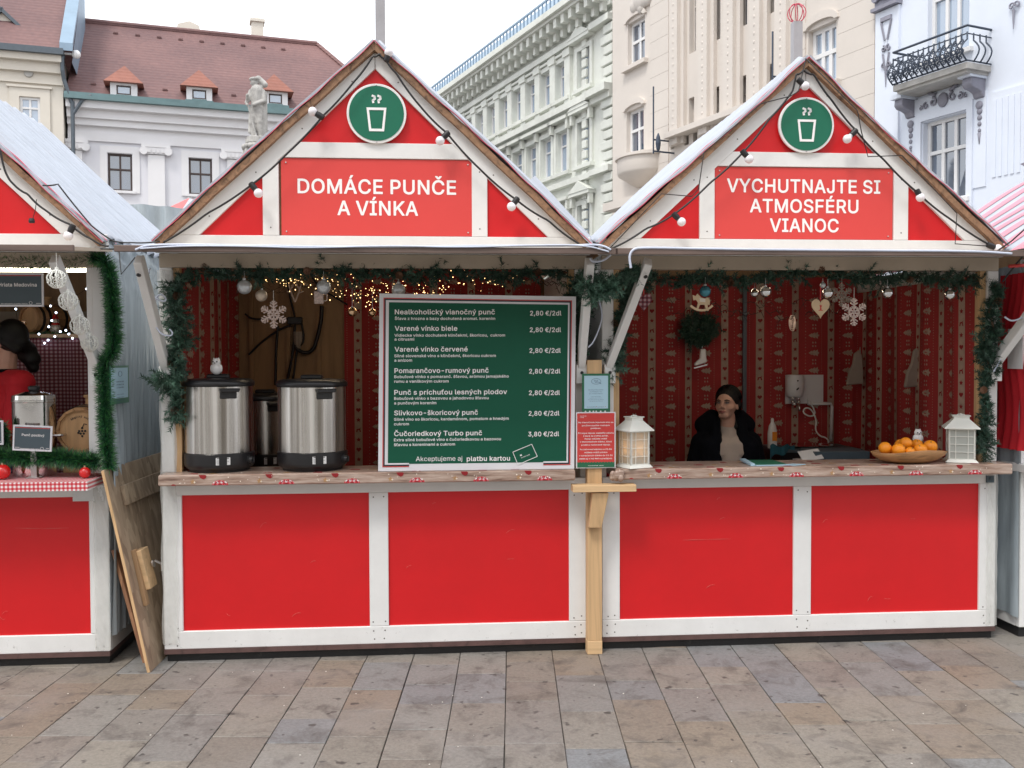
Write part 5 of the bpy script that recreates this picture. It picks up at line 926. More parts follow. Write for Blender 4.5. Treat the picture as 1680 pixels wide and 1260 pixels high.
s_.tube([(uu,-.17,z_-1.5),(uu,-.17,z_-2.1)],[.04,.01],6); s_.build('drop_ornament', M['greyorn'], pl)
uf = SF.u(1652,-.1,230); s_ = MB(); z_ = zm(1652,160); zb5 = zm(1652,288)
for j in range(5): s_.box(uf-.42+.18*j,uf-.32+.18*j,-.125,-.10,zb5,z_)
s_.box(uf-.5,uf+.5,-.10,-.04,zb5-6,z_+.2); s_.build('fluted_pilaster', M['bluewall'], BH)
uu = SF.u(1663,-.1,10); s_ = MB(); z_ = zm(1663,12); spiral(s_,(uu-.06,-.1,z_),.1,0,1,.025); spiral(s_,(uu+.1,-.1,z_),.1,PI,1,.025,-1); s_.tube([(uu,-.1,z_-.1),(uu,-.1,z_-.6)],[.04,.01],6); s_.build('drop_ornament', M['greyorn'], BH)

# the far side of the square behind the camera (it shows in glass and steel)
OF = Frame(0,-27, PI)
OB = thing('old_house', 'long cream house with an orange tiled roof across the square', 'house', OF, (0,0,0))
hh = [(x*4.2-.7,x*4.2+.7,z_,z_+2.2) for x in range(-13,14) for z_ in (2,6.5,11)]
m = MB(); wall(m,-58,58,0,15.5,0,hh,.3); m.box(-58,58,.5,12,0,15.4); m.build('wall', M['wallcream'], OB)
s_ = MB()
for a,b,c,d in hh: s_.box(a,b,.2,.3,c,d)
s_.build('window_panes', M['glass'], OB)
s_ = MB(); s_.add([(-58,-.6,15.5),(58,-.6,15.5),(58,6,21.5),(-58,6,21.5),(-58,12.6,15.5),(58,12.6,15.5)],[(0,1,2,3),(3,2,5,4),(0,3,4),(1,5,2)]); s_.build('roof', M['rooftile2'], OB)
# ================================================================ STALLS
UC2 = ROW.u(620,0,700); UC4 = ROW.u(1317.5,0,700); UC1 = ROW.u(103,0,380)-.945; UC5 = ROW.u(1676,0,700)+1.17
HWD = 1.155; DEP = 1.8
ZC0, ZC1 = .974, 1.033          # counter
APEX = 3.345; EAVE = 2.268
def rz(x): return 3.207-.957*abs(x)      # lower edge of the white rake boards
def cloth_prints(mb_b, mb_r, P, s0, s1, z0, z1, per=.275, start=.1):
    """bands with hearts, stars and deer, columns of firs and dots; P maps (s, z) to a point just in front of the cloth"""
    def poly(mb, pts): mb.add([P(a,b,.0035) for a,b in pts], [tuple(range(len(pts)))])
    s = s0+start-per
    while s < s1:
        a, b = s, s+.055
        if a > s0 and b < s1:
            z = z0
            while z < z1-.01:
                zn = min(z+.09, z1); [mb_b.add([P(a+(b-a)*k_/3,z,.0015),P(a+(b-a)*(k_+1)/3,z,.0015),P(a+(b-a)*(k_+1)/3,zn,.0015),P(a+(b-a)*k_/3,zn,.0015)], [(0,1,2,3)]) for k_ in range(3)]; z = zn
            z = z0+.03; k = random.randrange(4)
            while z < z1-.06:
                c = (a+b)/2; h = .017; pts = []
                if k % 2 == 0:
                    pts = [(c+h*(1 if j%2==0 else .5)*math.cos(PI/2+j*PI/5), z+h*(1 if j%2==0 else .5)*math.sin(PI/2+j*PI/5)) for j in range(10)]
                elif k % 4 == 1: pts = [(c,z-h),(c+h,z),(c+h*.9,z+h*.6),(c+h*.4,z+h*.85),(c,z+h*.5),(c-h*.4,z+h*.85),(c-h*.9,z+h*.6),(c-h,z)]
                else: pts = [(c-h,z-h),(c-h*.5,z-h),(c-h*.3,z-h*.1),(c+h*.3,z-h*.1),(c+h*.5,z-h),(c+h,z-h),(c+h*.7,z+h*.4),(c+h,z+h),(c+h*.3,z+h*.5),(c-h*.8,z+h*.3)]
                mb_r.add([P(x,y,.004) for x,y in pts], [tuple(range(len(pts)))]); z += .072; k += 1
        x = s+.105
        if x > s0 and x < s1:
            z = z0+.02
            while z < z1: 
                r_ = .0045 if int(z*50)%2 else .003; poly(mb_b,[(x-r_,z),(x,z-r_),(x+r_,z),(x,z+r_)]); z += .024
        x = s+.225
        if x > s0 and x < s1:
            z = z0+.03
            while z < z1: poly(mb_b,[(x-.003,z),(x,z-.003),(x+.003,z),(x,z+.003)]); z += .017
        x = s+.165
        if x-.04 > s0 and x+.04 < s1:
            z = z0+.05; k = 0
            while z < z1-.05:
                if k % 2 == 0: poly(mb_b,[(x-.04,z),(x-.015,z-.018),(x-.017,z-.009),(x+.008,z-.024),(x+.006,z-.012),(x+.03,z-.026),(x+.03,z-.006),(x+.04,z-.006),(x+.04,z+.006),(x+.03,z+.006),(x+.03,z+.026),(x+.006,z+.012),(x+.008,z+.024),(x-.017,z+.009),(x-.015,z+.018)])
                else:
                    for dx,dz in ((-.008,-.014),(.012,-.014),(-.008,.012),(.012,.012)): poly(mb_b,[(x+dx-.005,z+dz-.006),(x+dx+.005,z+dz-.006),(x+dx+.003,z+dz+.006),(x+dx-.005,z+dz+.006)])
                z += .066; k += 1
        s += per
def cloth(par, org, d, n, s1, z0, z1, start=.1, amp=.014, ztop=None, ph=0., per=.275):
    org = Vector(org); d = Vector(d).normalized(); n = Vector(n).normalized(); tz = ztop or (lambda s: z1)
    def disp(s, z): return amp*(math.sin(s*17+ph)+.25*math.sin(s*37+2*ph+z*.8)+.35*math.sin(s*7+z*1.3))
    def P(s, z, e=.002): return org + d*s + Vector((0,0,z)) + n*(disp(s,z)+e+amp*2)
    m = MB(); m.grid(lambda a,b: P(a*s1, z0+(tz(a*s1)-z0)*b, 0), max(8,int(s1/.015)), 14); c = m.build('curtain', M['cloth'], par, smooth='all')
    a = MB(); r = MB(); cloth_prints(a, r, P, 0, s1, z0, z1-.03 if ztop is None else z1, start=start, per=per)
    a.build('printed_bands', M['clothprint'], c, kind='stuff'); r.build('printed_motifs', M['clothred'], c, kind='stuff')
    return c
def stall(uc, kind, name, label, cat):
    T = thing(name, label, cat, ROW, (uc,0,0), 'market stalls in a row')
    L, Rr = uc-HWD, uc+HWD
    B = lambda n,mt,*bx,**k: MB().box(*bx).build(n,mt,T,**k)
    # counter front
    pw = .10; mw = .052; bw = .006
    B('plinth', M['plinth'], L+.01,Rr-.01,.02,DEP,0,.045)
    B('sill_strip', M['brownstrip'], L,Rr,-.004,DEP,.045,.07)
    B('bottom_rail', M['white'], L,Rr,0,.035,.07,.167,bevel=.003)
    B('top_rail', M['white'], L,Rr,0,.035,.907,ZC0-.002,bevel=.003)
    B('corner_post', M['white'], L,L+pw,0,.035,.1675,.9065,bevel=.003); B('corner_post', M['white'], Rr-pw,Rr,0,.035,.1675,.9065,bevel=.003)
    B('middle_post', M['white'], uc-mw,uc+mw,0,.035,.1675,.9065,bevel=.003)
    for a,b in ((L+pw,uc-mw),(uc+mw,Rr-pw)):
        p = MB(); p.grid(lambda s,t: (a+(b-a)*s, .014+.002*math.sin(5*s+3*t), .167+.74*t), 8, 6); fp = p.build('front_panel', M['red'], T, smooth='all')
        rs = random.Random(int(a*100)+kind)
        for q_ in range(4):
            x0,z0_ = rs.uniform(a+.05,b-.3),rs.uniform(.2,.85); l_ = rs.choice((.02,.03,.05,.28 if q_ == 0 else .04)); k_ = rs.uniform(-.15,.15) if l_ > .1 else rs.uniform(-2.5,2.5); m = MB(); m.tube([(x0+l_*t/4, .0105, z0_+l_*k_*t/4*(1-t/6)) for t in range(5)],[.0003,.0009,.0004,.0008,.0003],4); m.build('scratch', M['scratch'], fp)
    sc_ = MB()
    for x_ in (L+.03,L+.07,uc-.03,uc+.03,Rr-.07,Rr-.03):
        for z_ in (.19,.88,.095,.14): sc_.lathe((x_+.004*math.sin(x_*50+z_*30),-.0002,z_+.006*math.sin(x_*70)),[(.0042,0),(.0042,.0008),(.0012,.0014)],7,(0,-1,0))
    for s_ in (-1,1):
        for t_ in (.12,.38,.62,.86): sc_.lathe((uc+s_*1.03*t_,-.0132,3.255-.957*1.03*t_),[(.0042,0),(.0042,.0008),(.0012,.0014)],7,(0,-1,0))
        sc_.lathe((uc+s_*.563,-.0122,2.35),[(.0042,0),(.0042,.0008),(.0012,.0014)],7,(0,-1,0)); sc_.lathe((uc+s_*.563,-.0122,2.66),[(.0042,0),(.0042,.0008),(.0012,.0014)],7,(0,-1,0))
    sc_.build('screw_heads', M['screwhead'], T, kind='stuff')
    # body: side walls, back wall, floor
    for a,b in ((L,L+.03),(Rr-.03,Rr)):
        B('side_wall', M['white'], a,b,.036,DEP,.07,EAVE-.05)
    m = MB(); m.prism([(L+.03,.07),(Rr-.03,.07),(Rr-.03,2.22),(uc,3.2),(L+.03,2.22)],DEP-.03,DEP); m.build('back_wall', M['ply'], T)
    B('floor', M['floorwood'], L+.03,Rr-.03,.04,DEP-.03,.07,.10)
    # upper posts, header
    B('upper_post', M['white'], L,L+.065,0,.06,ZC1,2.133,bevel=.003); B('upper_post', M['white'], Rr-.065,Rr,0,.06,ZC1,2.133,bevel=.003)
    B('header_beam', M['shutter'], L,Rr,0,.06,2.134,2.21,bevel=.002)
    # inner studs in bare timber
    for a,b in ((L+.066,L+.10),(Rr-.10,Rr-.066)): B('inner_stud', M['pine'] if kind != 1 else M['white'], a,b,.02,.07,ZC1,2.133)
    # gable: boards
    B('gable_base_board', M['white'], L-.02,Rr+.02,-.012,.02,2.212,2.307,bevel=.002)
    m = MB(); m.prism([(uc-.52,2.727),(uc+.52,2.727),(uc+.435,2.81),(uc-.435,2.81)],-.010,.018); m.build('cross_board', M['white'], T, bevel=.002)
    for s in (-1,1):
        a,b = sorted((uc+s*.52,uc+s*.605)); pr = [(a,2.308),(b,2.308),(b,min(2.81,rz(b-uc))+0),(a,min(2.726,rz(a-uc)))] if s>0 else [(a,2.308),(b,2.308),(b,2.726),(a,rz(a-uc))]
        if s > 0: pr = [(a,2.308),(b,2.308),(b,rz(b-uc)-.001),(a,2.726)]
        m = MB(); m.prism(pr,-.012,.02); m.build('gable_post', M['white'], T, bevel=.002)
        # rake board between inner line and roof
        m = MB(); o1 = [(uc+s*.001,3.207),(uc+s*.94,2.3075),(uc+s*1.17,2.3075),(uc+s*1.17,2.29),(uc+s*.001,APEX-.045)]
        o1 = [(uc+s*.0015,3.207),(uc+s*.94,2.3075),(uc+s*1.12,2.3075),(uc+s*.0015,APEX-.05)]
        if s < 0: o1 = o1[::-1]
        m.prism(o1,-.013,.02); m.build('rake_board', M['white'], T, bevel=.002)
    # red gable panels (behind)
    y = .004
    for nm,pl in (('gable_panel',[(uc-.42,2.80),(uc+.42,2.80),(uc,3.215)]),('gable_panel',[(uc-.95,2.30),(uc-.60,2.30),(uc-.60,2.64)]),('gable_panel',[(uc+.60,2.30),(uc+.95,2.30),(uc+.60,2.64)])):
        m = MB(); m.prism(pl,y,y+.008); m.build(nm, M['red'], T)
    m = MB(); m.prism([(uc-1.1,2.30),(uc+1.1,2.30),(uc,3.26)],.022,.04); m.build('gable_back', M['ply'], T)
    # roof boards with osb edge
    for s in (-1,1):
        e = 1.165; n = Vector((s*.683,0,.730)); p0 = Vector((uc,-.05,APEX)); p1 = Vector((uc+s*e,-.05,EAVE)); th = .034
        sag = lambda t: 0
        m = MB(); K = 12; top = []; bot = []
        for i in range(K+1):
            p = p0.lerp(p1,i/K); wv = .004*math.sin(i*1.7+uc)+.003*math.sin(i*3.1); top.append(p+n*wv); bot.append(p-n*(th)+n*wv*.5)
        if True: bot[0] = Vector((uc,-.05,APEX-.047))
        pts = top+bot[::-1]; m.extr(pts if s>0 else pts[::-1],(0,2.1,0)); rb = m.build('roof_board', M['grain_u'], T)
        # corrugated tarpaulin with faded stripe near the verge
        red = []
        def fn(a,b,lift=0.):
            t = a; yv = -.055+2.18*b; p = Vector((uc,yv,APEX)).lerp(Vector((uc+s*(e+.006),yv,EAVE-.006)),t)
            cor = .017*math.sin(yv*2*PI/.145)+.017+.012*math.sin(t*5+uc*2+yv*1.4)*(1 if kind==4 else .5)
            puff = (.0*math.sin(min(1,t*1.15)*PI)**.5*(.6+.4*math.sin(t*11)) if (kind==4 and s<0) else 0.0)
            pf = max(0,1-yv*1.5-.1) 
            return p+n*(.008+cor+max(0,puff)+lift)
        m = MB(); m.grid(lambda a,b: fn(a,b), 48, 180); 
        tp = m.build('roof_cover', M['tarp'], T, smooth='all')
        sm = tp.modifiers.new('thick','SOLIDIFY'); sm.thickness = .004; sm.offset = 1
        m = MB(); m.grid(lambda a,b: (lambda q: Vector((q.x,-.0575,q.z)))(fn(a,0)+n*(.004-(.014+.005*math.sin(a*31+uc)*math.sin(a*12))*(1-b))), 90, 2); m.build('cover_hem', M['tarp'], tp, smooth='all')
        m = MB(); m.tube([(lambda q: Vector((q.x,-.0590,q.z)))(fn(i_/60,0)-n*(.009+.004*math.sin(i_*.52+uc))) for i_ in range(61)],.0024,5); m.build('hem_piping', M['tarpred'], tp)
        if kind in (1,4):
            m = MB(); 
            for b0,b1,a0,a1 in ((.004,.016,0,1),(.19,.21,.72,.99),(.06,.085,.86,1)):
                m.grid(lambda a,b: fn(a0+(a1-a0)*a, b0+(b1-b0)*b*(.6+.4*math.sin(a*23)**2), .012), 90, 6)
            m.build('faded_stripe', M['tarpred'], tp, smooth='all')
    # raised shutter held by two struts
    fz = 2.155; po = .60
    m = MB(); fl, fr_ = L-.03, Rr+.05
    m.extr([(fl,-po+.02,fz+.004),(fl,-.016,2.214),(fl,-.016,2.230),(fl,-po+.02,fz+.022)],(fr_-fl,0,0)); sh = m.build('raised_shutter', M['shutter'], T)
    m = MB(); m.box(fl-.01,fr_+.01,-po,-po+.02,fz-.002,fz+.028); m.build('shutter_edge', M['flapedge'], sh, bevel=.002)
    for s,xx in ((-1,L+.035),(1,Rr-.035)):
        m = MB(); p0 = Vector((xx,-.02,1.60)); sh_ = {1:-.07,2:(0 if s < 0 else -.03),4:.14}[kind]; p1 = Vector((xx+s*.012+sh_,-.43,fz-.02)); m.bar(p0,p1,.04,.072,(0,1,0)); 
        st_ = m.build('strut', M['white'], T, bevel=.003)
        m = MB(); m.box(xx-.031,xx+.031,-.052,-.001,1.50,1.605); m.build('strut_foot', M['white'], st_, bevel=.003)
        m = MB(); m.lathe((xx,-.053,1.56),[(.009,0),(.009,.005),(.001,.007)],8,(0,-1,0)); m.lathe((xx+s*.01+sh_*.87,-.43,fz-.10),[(.009,0),(.009,.022),(.001,.024)],8,(0,-1,0)); m.build('bolt', M['plinth'], st_)
    return T, L, Rr
M['screwhead'] = mat('dull_screw', (.16,.15,.14), .5, metal=.5)
M['scratch'] = mat('pale_scratch', (.62,.20,.17), .6)
T2, L2, R2 = stall(UC2, 2, 'market_stall', 'punch stall under the DOMÁCE PUNČE A VÍNKA sign', 'stall')
T4, L4, R4 = stall(UC4, 4, 'market_stall', 'stall under the VYCHUTNAJTE SI ATMOSFÉRU VIANOC sign', 'stall')
T1, L1, R1 = stall(UC1, 1, 'market_stall', 'red stall with gingham counter cut off by the left edge of the photo', 'stall')
# counters of the two middle stalls: planks wrapped in printed oilcloth
def counter(T, uc, L, Rr, seed, ax, bx):
    random.seed(seed); m = MB(); m.box(ax,bx,-.125,.22,ZC0,ZC1); c = m.build('counter', M['oilcloth'], T, bevel=.006)
    a = MB(); b = MB(); r = MB(); g_ = MB(); x = ax+.06; z0 = ZC0; v = -.1268
    while x < bx-.02:
        def arc(mb, cx, r0, r1, n=10):
            for j in range(n):
                t0,t1 = PI*j/n,PI*(j+1)/n; mb.flat([(cx-r1*math.cos(t0),z0+.003+r1*.62*math.sin(t0)),(cx-r0*math.cos(t0),z0+.003+r0*.62*math.sin(t0)),(cx-r0*math.cos(t1),z0+.003+r0*.62*math.sin(t1)),(cx-r1*math.cos(t1),z0+.003+r1*.62*math.sin(t1))][::-1], v)
        cx = x+.26; 
        if cx < bx-.06:
            arc(g_, cx, .012, .042); 
            for j in range(9):
                t = PI*(j+.5)/9; rr_ = .03; r.flat([(cx-rr_*math.cos(t)-.003,z0+.003+rr_*.62*math.sin(t)-.003),(cx-rr_*math.cos(t)+.003,z0+.003+rr_*.62*math.sin(t)-.003),(cx-rr_*math.cos(t)+.003,z0+.003+rr_*.62*math.sin(t)+.003),(cx-rr_*math.cos(t)-.003,z0+.003+rr_*.62*math.sin(t)+.003)], v-.0006)
        arc(r, cx if cx < bx-.06 else ax+.08, .0, .012, 6)
        hx = x+.17; r.flat([(hx-.02,z0+.058),(hx-.012,z0+.042),(hx+.004,z0+.034),(hx+.016,z0+.040),(hx+.02,z0+.052),(hx+.014,z0+.058)], v) if hx < bx-.03 else None
        sx = x+.12
        if sx < bx-.05:
            a.flat([(sx+.017*(1 if j%2==0 else .45)*math.cos(PI/2+j*PI/5), z0+.022+.016*(1 if j%2==0 else .45)*math.sin(PI/2+j*PI/5)) for j in range(10)], v+.0002)
            b.flat([(sx+.008+.008*(1 if j%2==0 else .3)*math.cos(j*PI/4), z0+.02+.008*(1 if j%2==0 else .3)*math.sin(j*PI/4)) for j in range(8)], v-.0006)
        for q_ in range(5):
            qx = x+random.random()*.33; qz = z0+.012+random.random()*.04; rr_ = random.uniform(.002,.004)
            if qx < bx-.01: b.flat([(qx+rr_*math.cos(j*PI/3),qz+rr_*math.sin(j*PI/3)) for j in range(6)], v-.0003)
        for q_ in range(14):      # top face
            qx = x+random.random()*.34; qy = random.uniform(-.118,.2); rr_ = random.uniform(.003,.008)
            if qx < bx-.02: b.add([(qx+rr_*math.cos(j*PI/3),qy+rr_*math.sin(j*PI/3),ZC1+.0012) for j in range(6)],[tuple(range(6))])
        for yy,w_ in ((-.09,.05),(.02,.06),(.13,.04)):
            qx = x+.05+random.random()*.2; 
            if qx+w_ < bx-.02: r.add([(qx,yy-.015,ZC1+.001),(qx+w_,yy-.02,ZC1+.001),(qx+w_*.9,yy+.015,ZC1+.001),(qx+.01,yy+.02,ZC1+.001)],[(0,1,2,3)])
            qx += .1
            if qx+w_ < bx-.02: a.add([(qx,yy-.02,ZC1+.0008),(qx+w_,yy,ZC1+.0008),(qx+.02,yy+.03,ZC1+.0008)],[(0,1,2)])
        x += .345
    for nm,mb_,mt in (('tan_stars',a,M['tan']),('white_sparkles',b,M['glow']),('red_prints',r,M['clothred']),('checked_hearts',g_,M['gingham'])):
        if mb_.f: mb_.build(nm, mt, c, kind='stuff')
    return c
ca, cb = ROW.at(259,784,-.125)[0], ROW.at(944,784,-.125)[0]
counter(T2, UC2, L2, R2, 4, ca, cb)
cc, cd_ = ROW.at(1012,780,-.125)[0], ROW.at(1662,776,-.125)[0]
counter(T4, UC4, L4, R4, 9, cc, cd_)
# gathered oilcloth end
m = MB(); random.seed(3)
for k in range(9):
    a = random.random()*6; c0 = Vector((cc-.006,-.13,1.0)); m.ball(c0+Vector((random.uniform(-.02,.03),random.uniform(-.02,.01),random.uniform(-.02,.02))), random.uniform(.014,.028), 7, 5, (1,.6,1.2))
m.build('gathered_cloth_end', M['oilcloth'], T4, smooth='all')

# ---- interiors
DI = DEP-.03
# punch stall: curtain on the left wall, plywood, curtain on the right part of the back
cloth(T2, (L2+.031,.12,0), (0,1,0), (1,0,0), DI-.13, .3, 2.2, start=.14, ph=.4, per=.30)
ub = ROW.u(566,DI,600); cloth(T2, (ub,DI,0), (1,0,0), (0,-1,0), R2-.06-ub, .3, 2.30, start=.07, ph=1.3)
m = MB(); ua = ROW.u(470,DI-.01,500)
for x in (410,470,520): 
    x0 = ROW.u(x,DI,560); m.box(x0,x0+.03,DI-.024,DI-.001,.3,2.5)
m.build('wall_batten', M['ply'], T2)
# christmas-light stall
cloth(T4, (L4+.05,DI,0), (1,0,0), (0,-1,0), R4-L4-.10, .3, 2.24, start=.06, ph=.2)
cloth(T4, (R4-.031,DI-.01,0), (0,-1,0), (-1,0,0), DI-.10, .3, 2.12, start=.12, ph=2.1, ztop=lambda s: 2.12+.0*s, per=.27)
m = MB(); uu = ROW.u(1221,DI-.06,600); m.box(uu-.014,uu+.014,DI-.075,DI-.055,.3,2.25); m.build('curtain_pole', M['pipe'], T4)
# ---- signs and emblems on the gables
def emblem(T, uc, zc):
    m = MB(); m.lathe((uc,-.0125,zc),[(.160,0),(.160,.012),(.158,.014)],56,(0,-1,0)); e = m.build('emblem_disc', M['signwhite'], T)
    m = MB(); m.lathe((uc,-.0268,zc),[(.147,0),(.147,.003)],56,(0,-1,0)); m.build('green_face', M['green'], e)
    m = MB(); v0,v1 = -.0325,-.0302
    px = 1/300.; P = lambda x,y: (uc+(x-622)*px, zc+(192-y)*px)
    o = [(606,183),(638,183),(634,221),(610,221)]; i = [(610,187),(634,187),(630.6,217),(613.4,217)]
    for k in range(4): m.prism([P(*o[k]),P(*o[(k+1)%4]),P(*i[(k+1)%4]),P(*i[k])][::-1],v0,v1)
    for x in (617.5,626.5):
        cl = [(x-2,164),(x+1.5,165.5),(x+2,169),(x-1.2,171.5),(x-.6,175)]
        for a_,b_ in zip(cl,cl[1:]):
            a2,b2 = Vector(P(*a_)),Vector(P(*b_)); d = (b2-a2).normalized()*.003; n = Vector((-d.y,d.x))*1.9
            q4 = [a2-d-n,b2+d-n,b2+d+n,a2-d+n]; m.prism([(p.x,p.y) for p in q4],v0,v1)
    m.build('cup_icon', M['signwhite'], e)
    m = MB(); 
    for z_ in (zc+.152,zc-.152): m.lathe((uc,-.0265,z_),[(.004,0),(.004,.004),(.001,.005)],8,(0,-1,0))
    m.build('screw', M['tin'], e)
for T,uc in ((T2,UC2+.007),(T4,UC4)): emblem(T, uc, 2.965)
def sign(T, uc, lines):
    m = MB(); m.box(uc-.517,uc+.517,-.002,.012,2.31,2.724); s_ = m.build('sign_panel', M['signred'], T)
    for st_,z_,w_,dx in lines:
        t = MB(); t.text(st_,(uc+dx,-.0032,z_),.079,w_,'C',.018); t.build('lettering', M['signwhite'], s_)
    m = MB()
    for sx in (-1,1):
        for z_ in (2.33,2.70): m.lathe((uc+sx*.49,-.003,z_),[(.004,0),(.004,.003),(.001,.004)],8,(0,-1,0))
    m.build('screw', M['tin'], s_)
m = MB(); m.box(UC1-.517,UC1+.517,-.002,.012,2.31,2.724); m.build('sign_panel', M['signred'], T1)
sign(T2, UC2+.009, [('DOMÁCE PUNČE',2.538,.855,-.002),('A VÍNKA',2.422,.435,.0)])
sign(T4, UC4, [('VYCHUTNAJTE SI',2.580,.89,-.002),('ATMOSFÉRU',2.465,.63,.0),('VIANOC',2.353,.40,.0)])
# tall poles behind the ridges
for px,T,yy,lab in ((624,T2,1.2,0),(1307,T4,1.2,1)):
    u_ = ROW.u(px,yy,40); hw = 8.0/1560*6.5/1.0*.98
    m = MB(); zt = 4.6 if not lab else ROW.z(1307,24,yy); m.box(u_-.031,u_+.031,yy-.03,yy+.03,3.25,zt)
    p = m.build('ridge_mast', M['mast'], T)
    if lab:
        m = MB(); c = Vector((u_,yy,zt+.065)); 
        for k in range(4):
            a = PI*k/4+.3; m.tube([c+Vector((.062*math.cos(a)*math.sin(t*PI/8),.062*math.sin(a)*math.sin(t*PI/8),.066*math.cos(t*PI/8))) for t in range(16)],.0035,5,closed=True)
        m.build('wire_ball', M['tarpred'], p)
# plastic film on the side of the left stall
SW = R1
m = MB(); random.seed(5)
def film(a,b):
    y = -.02+1.86*a; z = .16+2.12*b; f = max(0,min(1,(1.75-z)*2.2))
    e = .006+.007*f*(math.sin(y*95+3*math.sin(z*2))+.6*math.sin(y*151+z*3))+.010*math.sin(y*7+z*2)+(.012*math.sin(z*60+y*17)*math.sin(y*9) if z > 2.02 else 0)
    return (SW+.018+e, y, z)
m.grid(film, 300, 60); pf = m.build('plastic_film', M['plastic'], T1, smooth='all')
m = MB(); m.grid(lambda a,b: (SW+.004-.10*(1-a)+ .0*b, -.006-.004*math.sin(b*30+a*4)*a-.003, .17+1.8*b), 6, 60); 
m2 = MB(); m2.grid(lambda a,b: (R2*0+L2-.006-.004*math.sin(b*33)+.085*a, -.004-.004*abs(math.sin(b*21+a*5)), .10+2.02*b), 8, 90); m2.build('film_wrap', M['clear'], T2, smooth='all')
m2 = MB(); m2.grid(lambda a,b: (R1-.075+.082*a, -.004-.005*abs(math.sin(b*17+a*5)), .08+.88*b), 8, 60); m2.build('film_wrap', M['clear'], T1, smooth='all')
m2 = MB(); m2.grid(lambda a,b: (R4-.06+.066*a, -.004-.005*abs(math.sin(b*17+a*5)), .08+.88*b), 8, 60); m2.build('film_wrap', M['clear'], T4, smooth='all')
# stall 1 counter with gingham cloth, its lamp and rear shelf
ax = R1-2.4; bx = ROW.at(143,784,-.20)[0]
m = MB(); m.box(ax,bx,-.20,.22,.972,1.012); cn = m.build('counter', M['white'], T1)
m = MB(); m.add([(ax,-.2035,.968),(bx+.002,-.2035,.968),(bx+.002,-.2035,1.0150),(ax,-.2035,1.0150)],[(0,1,2,3)]); 
m.add([(bx+.0025,-.2035,.968),(bx+.0025,.16,.975),(bx+.0025,.16,1.0150),(bx+.0025,-.2035,1.0150)],[(0,1,2,3)]); m.build('gingham_front', M['gingham'], cn)
m = MB(); m.add([(ax,-.2035,1.0152),(bx+.0025,-.2035,1.0152),(bx+.0025,.2,1.0152),(ax,.2,1.0152)],[(0,1,2,3)]); m.build('gingham_top', M['ginghamtop'], cn)
m = MB(); m.box(R1-.18,R1-.02,-.006,-.0015,.885,.972)
for i in range(2):
    for j in range(4): m.lathe((R1-.15+j*.035,-.006,.90+i*.035),[(.004,0),(.004,.002)],6,(0,-1,0))
m.build('metal_plate', M['tin'], T1)
# right-hand neighbour: shallow striped roof, film side, hanging red cloth
T5 = thing('market_stall', 'stall with pink striped roof and red cloth at the right edge', 'stall', ROW, (UC5,0,0), 'market stalls in a row')
L5, R5 = UC5-1.17, UC5+1.17
B5 = lambda n,mt,*bx,**k: MB().box(*bx).build(n,mt,T5,**k)
B5('plinth', M['plinth'], L5+.01,R5,.02,DEP,0,.06); B5('front_board', M['white'], L5,R5,0,.04,.06,.97,bevel=.004); B5('side_wall', M['white'], L5,L5+.03,.041,DEP,.06,2.15)
B5('side_wall', M['white'], R5-.03,R5,.041,DEP,.06,2.15); m = MB(); m.prism([(L5+.03,.06),(R5-.03,.06),(R5-.03,2.18),(UC5,2.82),(L5+.03,2.18)],DEP-.03,DEP-.001); m.build('back_wall', M['ply'], T5)
m = MB(); m.prism([(L5,2.20),(R5,2.20),(UC5,2.84)],-.01,.02); m.build('gable_panel', M['red'], T5); B5('header_beam', M['white'], L5,R5,-.02,.03,2.11,2.20); B5('upper_post', M['white'], R5-.07,R5,0,.06,1.021,2.11)
B5('counter', M['white'], L5-.02,R5,-.12,.2,.971,1.02,bevel=.004); B5('upper_post', M['white'], L5,L5+.07,0,.06,1.021,2.109)
m = MB(); m.grid(lambda a,b: (L5-.012-.008*math.sin(a*60+3*b), -.01+1.8*a, .12+2.05*b), 160, 30); m.build('plastic_film', M['plastic'], T5, smooth='all')
m = MB()
def rc(a,b): 
    x = L5-.14+1.45*a; return (x, -.25+1.9*b, 2.235+(x-L5+.14)*.60+.02*math.sin(a*7)*math.sin(b*5))
m.grid(rc, 24, 16); rf5 = m.build('striped_roof', M['tarp'], T5, smooth='all')
m = MB(); m.grid(lambda a,b: (2*UC5-rc(a,b)[0],)+rc(a,b)[1:], 10, 10); m.build('striped_roof', M['tarp'], T5, smooth='all')
for k in range(8):
    b0 = k/8+.02; b1 = b0+.062; m = MB(); m.grid(lambda a,b: Vector(rc(a,b0+(b1-b0)*b))+Vector((-.002,0,.004)), 24, 2); m.build('pink_stripe', M['pink'], rf5, smooth='all')
m = MB(); m.grid(lambda a,b: (L5-.045+.02*math.sin(b*8)+.012*math.sin(a*30), -.10+.26*a+.10*(1-b)*a, 1.10+1.02*b), 30, 20); m.build('red_drape', M['redjumper'], T5, smooth='all')
m = MB(); xx = L5-.075; m.add([(xx,-.12,1.57),(xx-.0,.0,1.57),(xx,.0,1.80),(xx,-.12,1.80)],[(3,2,1,0)]); m.extr([(xx,-.12,1.57),(xx,.02,1.57),(xx,.02,1.80),(xx,-.12,1.80)],(-.002,0,0)); m.build('paper_notice', M['label'], T5)
m = MB(); m.box(L5-.02,R5,-.45,-.02,2.16,2.185); m.build('raised_shutter', M['cream'], T5)
m = MB(); m.box(R4-.065,R4-.02,-.010,-.001,.912,.952); m.lathe((R4-.042,-.012,.935),[(.008,0),(.006,.004)],8,(0,-1,0)); m.build('socket_cover', M['slate'], T4)

